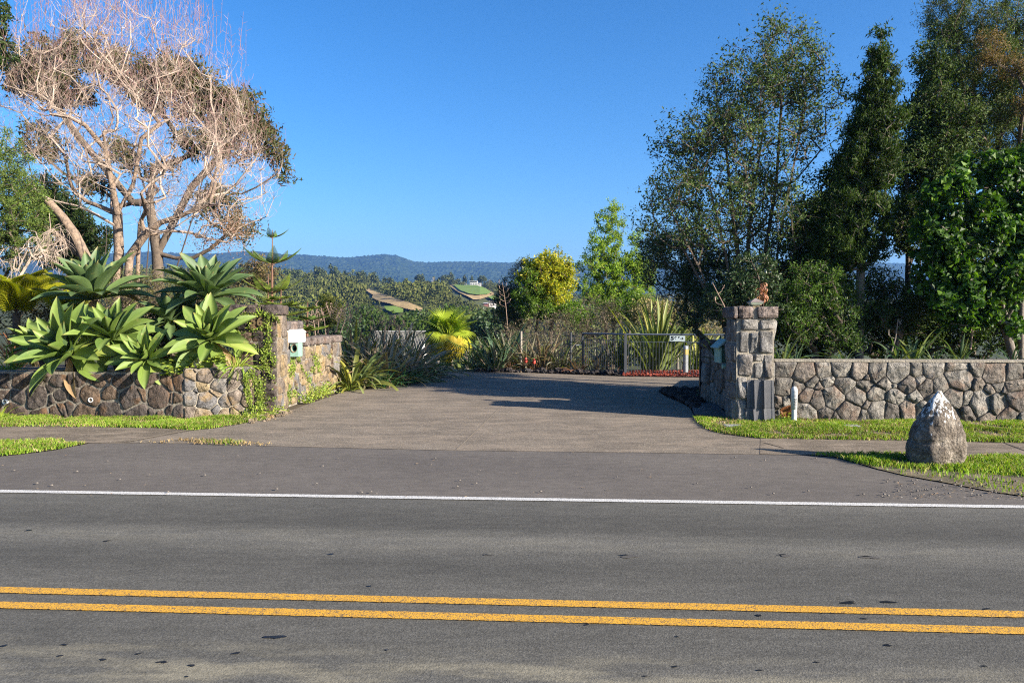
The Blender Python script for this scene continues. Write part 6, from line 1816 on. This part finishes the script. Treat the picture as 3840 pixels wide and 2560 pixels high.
bush('golden_shrub', 'small golden green shrub right of the norfolk pines', 114, [(1225, 1135, 35, 30, 26, .5), (1250, 1170, 38, 40, 26, .5), (1215, 1190, 40, 40, 26, .5)], 110, 40, .09, .12, foliage('golden_leaf', [(0.14, 0.17, 0.03), (0.20, 0.20, 0.04), (0.09, 0.12, 0.03)]), base=(1235, 1290))
# succulents on the wall edge
M_suc = foliage('succulent', [(0.16, 0.27, 0.03), (0.26, 0.34, 0.05), (0.34, 0.36, 0.06), (0.12, 0.20, 0.03)], trans=.25, rough=.4)
def succulents(name, spots, label, seed, r=.05, n=13):
    rs = np.random.RandomState(seed); mb = MB()
    for c in spots:
        for ring, (cnt_, el, l) in enumerate(((5, 65, .6), (8, 38, .9), (9, 12, 1.0))):
            for i in range(cnt_):
                a = i * 2 * math.pi / cnt_ + ring + rs.rand() * .3; e = math.radians(el); L = r * l * rs.uniform(.85, 1.2)
                d_ = np.array((math.cos(a) * math.cos(e), math.sin(a) * math.cos(e) - .35, math.sin(e))); d_ /= np.linalg.norm(d_)
                s_ = np.array((-math.sin(a), math.cos(a), 0)) * L * .36
                o = np.array(c)
                mb.add([o, o + d_ * L * .55 + s_, o + d_ * L, o + d_ * L * .55 - s_], [(0, 1, 2, 3)])
    return tag(mb.build(name, M_suc), label, 'succulent')
rs = np.random.RandomState(15)
sp = []
for _ in range(120):
    px, py = rs.uniform(610, 850), rs.uniform(1330, 1400)
    if py > 1345 + 30 * math.sin((px - 610) / 240 * 3.1) + 20: continue
    sp.append(tuple(P(px, py, rs.uniform(14.75, 15.1))))
succulents('succulents', sp, 'yellow green rosette succulents spilling over the wall below the agaves', 1)
succulents('succulents', [tuple(P(rs.uniform(600, 690), rs.uniform(1375, 1412), rs.uniform(14.6, 14.75))) for _ in range(26)], 'lowest cluster of yellow rosettes hanging beside the smallest agave', 2)

# creeping fig on pillar and walls
M_ivy = foliage('ivy', [(0.12, 0.20, 0.025), (0.20, 0.28, 0.035), (0.26, 0.30, 0.06), (0.08, 0.14, 0.02)], trans=.2)
def creeper(name, label, seed, paths, dens, ls, proj):
    rs = np.random.RandomState(seed); C = []; A_, B_ = [], []
    for path, w in paths:
        for (p0, p1) in zip(path[:-1], path[1:]):
            L = math.hypot(p1[0] - p0[0], p1[1] - p0[1]); n = int(L * dens * w / 14)
            for _ in range(n):
                f = rs.rand(); q = (p0[0] + (p1[0] - p0[0]) * f + rs.normal() * w * .5, p0[1] + (p1[1] - p0[1]) * f + rs.normal() * w * .5)
                C.append(tuple(proj(*q) + Vector(rs.normal(size=3) * .012)))
            A_.append(tuple(proj(*p0))); B_.append(tuple(proj(*p1)))
    C = np.array(C); V, Fq = leaf_quads(rs, C, ls, .85, .0)
    t = thing(name, tuple(C.min(0)), label, 'creeper')
    MB().add(V, Fq).build('leaves', M_ivy, t)['kind'] = 'stuff'
    MB().tubes(A_, B_, .006, .006, 4).build('stem', M_bark, t)
    return t
def on_plane(pt, nrm, off=.05):
    pt, nrm = Vector(pt), Vector(nrm).normalized()
    def f(px, py):
        a = P(px, py, 10) - Vector((0, 0, H)); o = Vector((0, 0, H)); k = (pt + nrm * off - o).dot(nrm) / a.dot(nrm)
        return o + a * k
    return f
pf = on_plane((PLx0, PLy0, 0), (0, -1, 0), .07)
creeper('creeping_fig', 'light green creeper wandering over the front of the left pillar', 1, [
    ([(905, 1183), (950, 1180), (990, 1172), (1040, 1195)], 13), ([(968, 1150), (972, 1180)], 8), ([(1000, 1170), (1010, 1210), (1005, 1250)], 12), ([(1040, 1190), (1045, 1215)], 7),
    ([(940, 1205), (935, 1225), (955, 1240)], 10), ([(1000, 1210), (975, 1230)], 12), ([(1010, 1255), (1005, 1300), (985, 1330), (1000, 1375)], 17), ([(985, 1310), (1020, 1340), (1030, 1370)], 13), ([(955, 1290), (960, 1320)], 12),
    ([(1000, 1380), (1025, 1420), (1030, 1428)], 9), ([(985, 1420), (975, 1470), (985, 1530)], 17), ([(1000, 1495), (1030, 1498)], 7)], 2.3, .040, pf)
wf_ = on_plane(aM, NM, .07)
creeper('creeping_fig', 'creeper hanging over the tan wall end towards the grass', 2, [([(925, 1400), (925, 1450), (935, 1500), (945, 1540)], 12), ([(940, 1390), (965, 1440), (975, 1500), (965, 1540)], 14), ([(915, 1545), (935, 1560)], 12)], 3.6, .040, wf_)
sf = on_plane(a1, N1, .06)
creeper('creeping_fig', 'creeper patches on the driveway side wall under the letterbox', 3, [([(1095, 1340), (1100, 1375), (1092, 1410)], 13), ([(1118, 1330), (1122, 1355)], 7), ([(1130, 1370), (1140, 1400)], 6), ([(1180, 1330), (1192, 1370), (1200, 1395)], 13), ([(1150, 1400), (1162, 1440), (1170, 1465)], 10), ([(1172, 1375), (1175, 1395)], 10),
    ([(1078, 1440), (1085, 1480), (1080, 1510)], 13), ([(1105, 1460), (1110, 1490)], 11), ([(1236, 1330), (1238, 1345)], 6), ([(1185, 1470), (1215, 1450), (1235, 1440)], 13)], 3.6, .040, sf)
def weeds(name, pts, label, seed, h=.12, n=60, mat=None):
    rs = np.random.RandomState(seed); C = []
    for px, py, r in pts:
        g = G(px, py)
        for _ in range(n): C.append((g.x + rs.normal() * r, g.y + rs.normal() * r * .6, abs(rs.normal()) * h * .6 + .01))
    V, Fq = leaf_quads(rs, np.array(C), .05, .55, .4)
    return tag(MB().add(V, Fq).build(name, mat or M_suc), label, 'weeds')
weeds('weeds', [(1195, 1490, .12), (1215, 1480, .15), (1178, 1498, .1), (1150, 1510, .08)], 'bright low weeds along the foot of the side wall', 1, .2, 220)
weeds('weeds', [(960, 1560, .12), (1000, 1562, .1), (920, 1575, .12), (1050, 1550, .08)], 'weeds at the foot of the left pillar', 2, .12, 140)
weeds('weeds', [(2640, 1500, .07), (2660, 1505, .07)], 'small green weed at the base of the right side wall', 3, .2, 130)
weeds('weeds', [(2920, 1578, .12), (2950, 1580, .1), (3020, 1575, .12), (3060, 1572, .1), (3150, 1574, .1), (3220, 1576, .1)], 'leafy weeds along the foot of the right wall near the marker post', 4, .12, 110)
weeds('weeds', [(470, 1530, .04)], 'tiny tuft growing out of the dark wall joint', 5, .1, 30)
# small loose stones below the left pillar
mb = MB(); rs = np.random.RandomState(19)
for i in range(46):
    f = rs.rand(); g = G(930 + 140 * f + rs.normal() * 14, 1582 - 28 * f + rs.normal() * 5); r = rs.uniform(.02, .075)
    b = base[i % 5] * r; mb.add(b + (g.x, g.y, 0.0), bf)
tag(mb.build('rubble', M_swarm), 'broken stones lying at the foot of the left pillar', kind='stuff')

# tree fern at the left edge
M_fern = foliage('fern', [(0.34, 0.36, 0.02), (0.45, 0.42, 0.03), (0.24, 0.30, 0.02)], trans=.5)
def fern_frond():
    mb = MB(); n = 34; pts = []
    for i in range(n + 1):
        t = i / n; pts.append(Vector((t * 1.0, 0, .32 * math.sin(t * 2.4) - .12 * t)))
    mb.tube_path(pts[::3], .010, 4, 0)
    for i in range(3, n):
        t = i / n; l = .30 * math.sin(math.pi * min(1, t * .9 + .12)) ** .8
        for s in (-1, 1):
            tip = pts[i] + Vector((l * .25, s * l, -l * .45)); ax = tip - pts[i]
            for j in range(9):
                f = (j + .6) / 9; c = pts[i] + ax * f; w = .045 * (1.1 - f)
                mb.add([c, c + Vector((w, 0, -.006)), c + ax * .10 + Vector((w * .7, 0, -.004)), c + ax * .09], [(0, 1, 2, 3)], 1)
                mb.add([c, c + Vector((-w, 0, -.006)), c + ax * .10 + Vector((-w * .7, 0, -.004)), c + ax * .09], [(0, 1, 2, 3)], 1)
    V, lo, to, mi = mb.arrays(); return mesh_from('frond', V, lo, to, mi, [M_dstalk, M_fern], False)
FF = fern_frond()
q = P(60, 1130, 18.0)
tf = thing('tree_fern', (q.x, q.y, .8), 'tree fern with yellow green fronds at the left edge', 'tree fern')
MB().tube_path([(q.x, q.y, .8), (q.x, q.y, 1.4), (q.x, q.y, 2.05)], [.10, .09, .08], 8).build('trunk', M_dstalk, tf)
for i in range(13):
    a = i * 2 * math.pi / 13 + .2
    M = Matrix.Translation((q.x, q.y, 2.04)) @ Matrix.Rotation(a, 4, 'Z') @ Matrix.Rotation(-.6 + .15 * math.sin(i * 2), 4, 'Y') @ Matrix.Scale(1.35, 4)
    inst('frond', FF, tf, M)
q2 = P(250, 1190, 17.9)
tf = thing('tree_fern', (q2.x, q2.y, .8), 'second fern spreading behind the top left agave', 'tree fern')
MB().tube_path([(q2.x, q2.y, .8), (q2.x, q2.y, 2.0)], [.06, .05], 8).build('trunk', M_dstalk, tf)
for i in range(9):
    a = i * 2 * math.pi / 9
    inst('frond', FF, tf, Matrix.Translation((q2.x, q2.y, 1.98)) @ Matrix.Rotation(a, 4, 'Z') @ Matrix.Rotation(-.55, 4, 'Y') @ Matrix.Scale(1.0, 4))

# ------------------------------------------------------------------ trees on the right
M_olive = foliage('olive_leaf', [(0.026, 0.052, 0.016), (0.040, 0.072, 0.020), (0.066, 0.105, 0.026), (0.10, 0.135, 0.035)], trans=.22, rough=.6, spec=.15)
M_deep = foliage('deep_green_leaf', [(0.022, 0.045, 0.010), (0.038, 0.068, 0.012), (0.062, 0.10, 0.016)], trans=.2, rough=.6, spec=.12)
M_bluegreen = foliage('blue_green_leaf', [(0.024, 0.050, 0.022), (0.042, 0.074, 0.028), (0.065, 0.10, 0.035)], trans=.15, rough=.4)
M_lime = foliage('lime_leaf', [(0.08, 0.15, 0.018), (0.13, 0.21, 0.02), (0.05, 0.10, 0.018)], trans=.35, rough=.4)
M_yellow = foliage('yellow_leaf', [(0.30, 0.30, 0.015), (0.42, 0.36, 0.02), (0.14, 0.19, 0.015), (0.26, 0.29, 0.02)], trans=.35, rough=.45)
M_kan = foliage('kanuka_leaf', [(0.030, 0.056, 0.014), (0.050, 0.084, 0.018), (0.08, 0.115, 0.024), (0.11, 0.13, 0.03)], trans=.2)
M_rustleaf = foliage('rusty_leaf', [(0.28, 0.15, 0.05), (0.20, 0.14, 0.045), (0.12, 0.12, 0.04)], trans=.25)
M_round = foliage('round_leaf', [(0.018, 0.052, 0.008), (0.028, 0.072, 0.010), (0.048, 0.108, 0.014), (0.12, 0.21, 0.02)], trans=.3, rough=.5, spec=.2)
d = 18.0
tree('open_crowned_tree', 'tall open crowned dark tree with many upright stems behind the right pillar', 'tree', 301,
     [chain((2830, 1300, d), (2815, 1100, d), (2805, 900, d), (2830, 700, d), (2860, 500, d)), chain((2770, 1300, d), (2720, 950, d - .3), (2660, 700, d - .3)), chain((2880, 1300, d), (2920, 900, d + .3), (2980, 600, d + .2), (3020, 400, d)), chain((2740, 1300, d - .2), (2620, 1000, d - .5), (2520, 800, d - .5)),
      chain((2850, 1290, d), (2860, 1000, d), (2910, 700, d), (2930, 400, d)), chain((2800, 1290, d), (2770, 1000, d), (2740, 750, d), (2720, 520, d)), chain((2760, 1290, d), (2640, 1080, d), (2560, 930, d), (2470, 850, d))],
     [(2880, 330, 180, 210, d, 2), (2960, 250, 130, 180, d, 1.5), (3040, 420, 100, 200, d, 1.5), (2720, 430, 130, 170, d, 1.7), (2600, 560, 150, 160, d, 1.7), (2520, 740, 120, 120, d, 1.6), (2800, 650, 240, 220, d, 2.2), (2620, 850, 200, 120, d, 2), (2900, 850, 200, 180, d, 2), (2440, 870, 55, 60, d, 1), (2900, 130, 60, 60, d, .6), (2700, 330, 60, 70, d, .6)],
     900, 40, .08, .15, M_bark, M_olive, aspect=.42, up=.3, rtip=.0062, pw=.36, twn=5, tl=.45, shell=.5, step=.45, down=2.2, bow=.0)
bush('dark_shrub', 'dark blue green shrub mass left of the right pillar', 302, [(2560, 990, 170, 130, 20.5, 1.4), (2700, 1080, 170, 150, 19.5, 1.3), (2480, 930, 90, 80, 21, 1), (2620, 1170, 100, 70, 20, .8), (2820, 1150, 120, 110, 18.5, 1)], 520, 46, .075, .15, M_bluegreen, base=(2740, 1300), k2=5, tw=4, tl=.3)
bush('leaning_shrub', 'leafy shrub with dark leaning stems over the recessed right wall', 303, [(2700, 1140, 80, 80, 16.7, .5), (2820, 1060, 110, 110, 16.5, .6), (2870, 1150, 80, 90, 16.4, .5)], 260, 50, .07, .11, M_bluegreen, base=(2860, 1270), k2=3, tw=3, tl=.25)
# columnar dark tree
tree('column_tree', 'dark narrow pointed evergreen with pale trunk above the right wall', 'tree', 304, [chain((3222, 1345, 16.6), (3222, 1160, 16.6), (3228, 1000, 16.6), (3240, 700, 16.6), (3290, 300, 16.6), (3306, 110, 16.6))],
     [(3306, 150, 16, 50, 16.6, .15), (3300, 225, 42, 60, 16.6, .3), (3290, 330, 75, 80, 16.6, .45), (3280, 460, 105, 100, 16.6, .6), (3250, 620, 120, 120, 16.6, .7), (3230, 790, 130, 120, 16.6, .8), (3210, 930, 120, 90, 16.6, .7), (3120, 900, 90, 120, 16.8, .7)], 640, 84, .10, .10, M_gbark, M_deep, aspect=.26, up=1.0, rtip=.0075, pw=.38, twn=4, tl=.28, shell=.5, down=.2, step=.35)
MB().tube_path([P(3222, 1100, 16.55), P(3260, 1090, 16.5), P(3290, 1150, 16.5)], [.03, .022, .01], 6)
# background stems and shade
tree('thin_stemmed_trees', 'cluster of thin dark stemmed trees right of the pointed evergreen', 'trees', 305, [chain((3400, 1330, 18), (3405, 1000, 18), (3400, 600, 18), (3420, 350, 18)), chain((3490, 1330, 18.2), (3495, 1000, 18.2), (3500, 600, 18.2), (3450, 300, 18.2)), chain((3440, 1330, 18.6), (3452, 1000, 18.6), (3440, 560, 18.6))],
     [(3490, 260, 60, 110, 18, .7), (3470, 620, 80, 120, 18, .7), (3480, 430, 80, 130, 18, .7), (3480, 620, 130, 120, 18, .9), (3430, 790, 70, 90, 18, .6), (3540, 500, 120, 160, 18, .9), (3440, 870, 120, 80, 18, .8)], 640, 60, .085, .15, M_bark, M_olive, aspect=.4, up=.3, rtip=.0055, pw=.40, twn=5, tl=.35)
d = 18.6
tree('kanuka', 'very tall fine leaved tree reaching out of the top right', 'tree', 306, [chain((3640, 1330, d), (3640, 900, d), (3620, 500, d), (3590, 150, d), (3600, -60, d)), chain((3640, 900, d), (3740, 600, d), (3760, 250, d), (3780, 40, d)), chain((3640, 700, d), (3560, 520, d), (3520, 400, d))],
     [(3600, 40, 110, 120, d, 1.1), (3640, 180, 130, 130, d, 1.3), (3560, 330, 90, 110, d, 1), (3720, 330, 150, 150, d, 1.4), (3800, 120, 120, 150, d, 1.2), (3640, 480, 150, 110, d, 1.4), (3800, 500, 130, 140, d, 1.3), (3560, 130, 50, 60, d, .5), (3900, 300, 120, 300, d, 1.4), (3700, 610, 160, 80, d, 1.3)], 860, 140, .058, .12, M_bark, M_kan, aspect=.3, up=.5, rtip=.0068, pw=.42, twn=4, tl=.4)
tree('rusty_tree', 'olive tree with rusty orange tips in front of the tall one at the right edge', 'tree', 307, [chain((3860, 1330, 18.9), (3850, 900, 18.9), (3840, 600, 18.7), (3800, 350, 18.0))],
     [(3740, 170, 55, 30, 17.4, .3), (3810, 260, 50, 35, 17.4, .3), (3720, 225, 40, 30, 17.4, .3), (3850, 400, 40, 40, 17.4, .4), (3700, 150, 30, 15, 17.4, .2)], 80, 80, .05, .12, M_bark, M_rustleaf, aspect=.3, up=.6, rtip=.006, twn=4, tl=.3)
# broad leaved bush in front
tree('broadleaf_bush', 'big glossy broad leaved bush overhanging the right end of the wall', 'shrub', 308, [chain((3800, 1345, 16.0), (3770, 1230, 15.8), (3700, 1130, 15.7), (3640, 1000, 15.7), (3640, 800, 15.8)), chain((3830, 1345, 16.2), (3830, 1100, 16), (3800, 800, 16))],
     [(3570, 720, 80, 60, 16, .5), (3620, 610, 30, 50, 16, .25), (3720, 640, 60, 70, 16, .4), (3830, 620, 50, 70, 16, .4), (3820, 760, 90, 100, 16, .6), (3480, 760, 40, 60, 16, .3), (3530, 830, 80, 80, 15.8, .5), (3680, 850, 130, 110, 15.7, .7), (3560, 960, 110, 80, 15.6, .5), (3620, 1080, 120, 80, 15.5, .5), (3760, 1060, 100, 90, 15.6, .6), (3840, 930, 90, 130, 15.8, .7), (3690, 1180, 55, 35, 15.5, .3), (3800, 1220, 50, 45, 15.6, .35), (3480, 1050, 60, 60, 15.6, .3), (3560, 1130, 90, 60, 15.5, .4), (3640, 1200, 80, 40, 15.5, .3), (3500, 900, 70, 60, 15.6, .4)],
     600, 30, .125, .16, M_gbark, M_round, aspect=.75, up=.1, rtip=.0065, pw=.42, twn=3, tl=.2, shell=.4)
bush('leafy_shrub', 'bright narrow leaved shrub right of the tall pillar', 309, [(3060, 1060, 120, 80, 16.4, .6), (2990, 1120, 80, 80, 16.4, .5), (3120, 1150, 110, 90, 16.4, .6), (3010, 1220, 90, 70, 16.2, .5), (3160, 1270, 80, 60, 16.0, .4)], 330, 48, .075, .11, M_lime if False else foliage('mid_green_leaf', [(0.05, 0.10, 0.018), (0.08, 0.15, 0.022), (0.03, 0.06, 0.015), (0.13, 0.20, 0.03)], trans=.3, rough=.4), asp=.28, up=.4, base=(3060, 1330), k2=3)
bush('leafy_shrub', 'darker shrub under the thin stemmed trees above the wall', 310, [(3450, 1130, 80, 70, 17, .5), (3330, 1130, 120, 80, 16.8, .6), (3260, 1200, 90, 60, 16.6, .5), (3400, 1190, 90, 80, 16.8, .6), (3300, 1060, 80, 60, 17, .5)], 260, 46, .07, .11, M_olive, asp=.3, up=.4, base=(3330, 1330), k2=3)
bush('dark_shrub', 'dense dark hedge in deep shade behind the right wall', 311, [(3000, 1230, 220, 130, 17.4, .5), (3330, 1240, 240, 110, 17.4, .5), (3620, 1200, 260, 160, 17.2, .5), (3830, 1150, 170, 200, 17.2, .5), (3700, 1050, 200, 150, 17.2, .4)], 700, 60, .09, .16, M_deep, base=(3300, 1340), k2=4, tw=3)
tree('dark_tree', 'dark tree filling behind the pointed evergreen and the open crowned one', 'tree', 312, [chain((3080, 1340, 18.6), (3080, 1000, 18.6), (3080, 700, 18.6))],
     [(3080, 900, 130, 160, 18.6, 1.0), (3060, 1080, 150, 110, 18.6, 1.0), (2960, 1080, 100, 100, 18.6, .9), (3150, 700, 60, 120, 18.6, .7)], 520, 60, .09, .16, M_bark, M_deep, twn=4, tl=.3, rtip=.0055)

# ------------------------------------------------------------------ shrubs in the middle distance
bush('yellow_shrub', 'bright yellow leaved shrub beyond the driveway', 401, [(2055, 1010, 95, 60, 32, 1.0), (2070, 1080, 90, 80, 32, 1.1), (2120, 1040, 35, 60, 32, .5), (2000, 1050, 60, 60, 32, .8)], 330, 50, .12, .16, M_yellow, asp=.45, up=.3, base=(2050, 1210), k2=5)
bush('green_shrub', 'greener lower foliage skirt of bush left of the yellow shrub', 402, [(1985, 1100, 60, 80, 31.5, .8), (2020, 1170, 70, 40, 31.3, .7), (2130, 1165, 70, 40, 31.3, .7)], 170, 46, .11, .15, M_lime, base=(2010, 1260), k2=4)
bush('green_tree', 'tall light green tree between the yellow shrub and the dark trees', 403, [(2295, 830, 60, 55, 35, .7), (2280, 910, 75, 55, 35, .9), (2250, 985, 90, 55, 35, 1), (2340, 1000, 80, 60, 35, 1), (2330, 1090, 120, 70, 35, 1.1), (2230, 1090, 70, 55, 35, .9), (2395, 890, 32, 40, 35, .5), (2410, 1010, 50, 80, 35, .7), (2305, 775, 20, 25, 35, .3)], 460, 50, .11, .15, foliage('fresh_leaf', [(0.14, 0.25, 0.02), (0.22, 0.32, 0.03), (0.09, 0.17, 0.02), (0.30, 0.36, 0.04)], trans=.35), base=(2300, 1200), k2=4, cat='tree')
bush('feathery_shrub', 'dark feathery shrub at the left of the yellow shrub', 404, [(1960, 1010, 45, 50, 33, .7), (1920, 1100, 50, 60, 33, .8), (1900, 1160, 60, 60, 33, .8), (1935, 1210, 60, 40, 32, .8)], 200, 60, .10, .15, foliage('feather_dark', [(0.03, 0.045, 0.018), (0.06, 0.07, 0.03), (0.09, 0.08, 0.045)], trans=.2), asp=.25, up=.6, base=(1960, 1280), k2=4, tw=5)
bush('twiggy_scrub', 'bare brown twiggy scrub behind the netting fence', 405, [(2080, 1230, 130, 60, 29.6, .8), (2230, 1200, 110, 80, 29.6, .8), (1940, 1260, 90, 50, 29.4, .7), (2160, 1280, 160, 60, 29.2, .7)], 200, 14, .09, .18, foliage('scrub_leaf', [(0.12, 0.10, 0.05), (0.06, 0.07, 0.03), (0.20, 0.14, 0.09)], trans=.2), M_bark, base=(2100, 1350), k2=6, tw=9, tl=.5)
bush('twiggy_scrub', 'pinkish dry scrub behind the big flax', 406, [(2530, 1180, 120, 70, 32, .8), (2640, 1230, 90, 60, 32, .8), (2440, 1180, 90, 60, 32, .8)], 260, 26, .10, .18, foliage('dry_scrub_leaf', [(0.28, 0.20, 0.12), (0.22, 0.20, 0.07), (0.14, 0.14, 0.05)], trans=.25), M_gbark, base=(2540, 1300), k2=5, tw=7, tl=.4)
bush('green_shrub', 'green shrub below the tall light green tree', 407, [(2280, 1170, 90, 50, 33, .7), (2380, 1150, 90, 60, 33, .7), (2180, 1210, 60, 40, 33, .5)], 170, 44, .10, .14, M_lime, base=(2300, 1290), k2=4)
# nearer bush on the slope below the driveway
for i, (px, py, rx, ry, d, m_, lab) in enumerate([(1480, 1240, 80, 35, 95, M_deep, 'dark round tree on the slope above the house roof'), (1640, 1228, 70, 36, 100, M_olive, 'olive tree on the slope behind the palm'), (1370, 1215, 100, 40, 105, M_deep, 'dark trees left above the house roof'), (1750, 1225, 90, 50, 85, M_olive, 'olive tree right of the palm on the slope'),
                                     (1860, 1230, 80, 50, 80, M_bluegreen, 'dark blue green tree on the slope left of the feathery shrub'), (1250, 1215, 90, 50, 80, M_bluegreen, 'dark tree on the slope behind the dry stalks'), (1690, 1205, 50, 30, 130, M_deep, 'small dark tree further down the slope behind the palm'), (1560, 1222, 45, 26, 140, M_olive, 'small olive tree in the valley above the gable')]):
    q = P(px, py + ry, d); zb = float(terr(q.x, q.y))
    tree('slope_tree', lab, 'tree', 420 + i, [[np.array((q.x, q.y, zb)), np.array(P(px, py + ry * .6, d))]], [(px, py, rx, ry, d, rx * d / F)], 170, 26, .0045 * d, .007 * d, M_gbark, m_, aspect=.6, up=.2, rtip=.0003 * d, twn=2, tl=.015 * d, step=1.0)

# ------------------------------------------------------------------ haze
hz = MB().box(-4200, 4200, -230, 4900, -160, 420).build('haze', [], None)
hm = bpy.data.materials.new('haze'); hm.use_nodes = True
nt = hm.node_tree; nt.nodes.remove(nt.nodes['Principled BSDF'])
pv = nt.nodes.new('ShaderNodeVolumePrincipled'); pv.inputs['Density'].default_value = HAZE; pv.inputs['Color'].default_value = (0.17, 0.40, 0.95, 1); pv.inputs['Anisotropy'].default_value = 0.2
nt.links.new(pv.outputs[0], nt.nodes['Material Output'].inputs['Volume'])
hz.data.materials.append(hm)
tag(hz, 'thin blue haze filling the valley', kind='stuff')
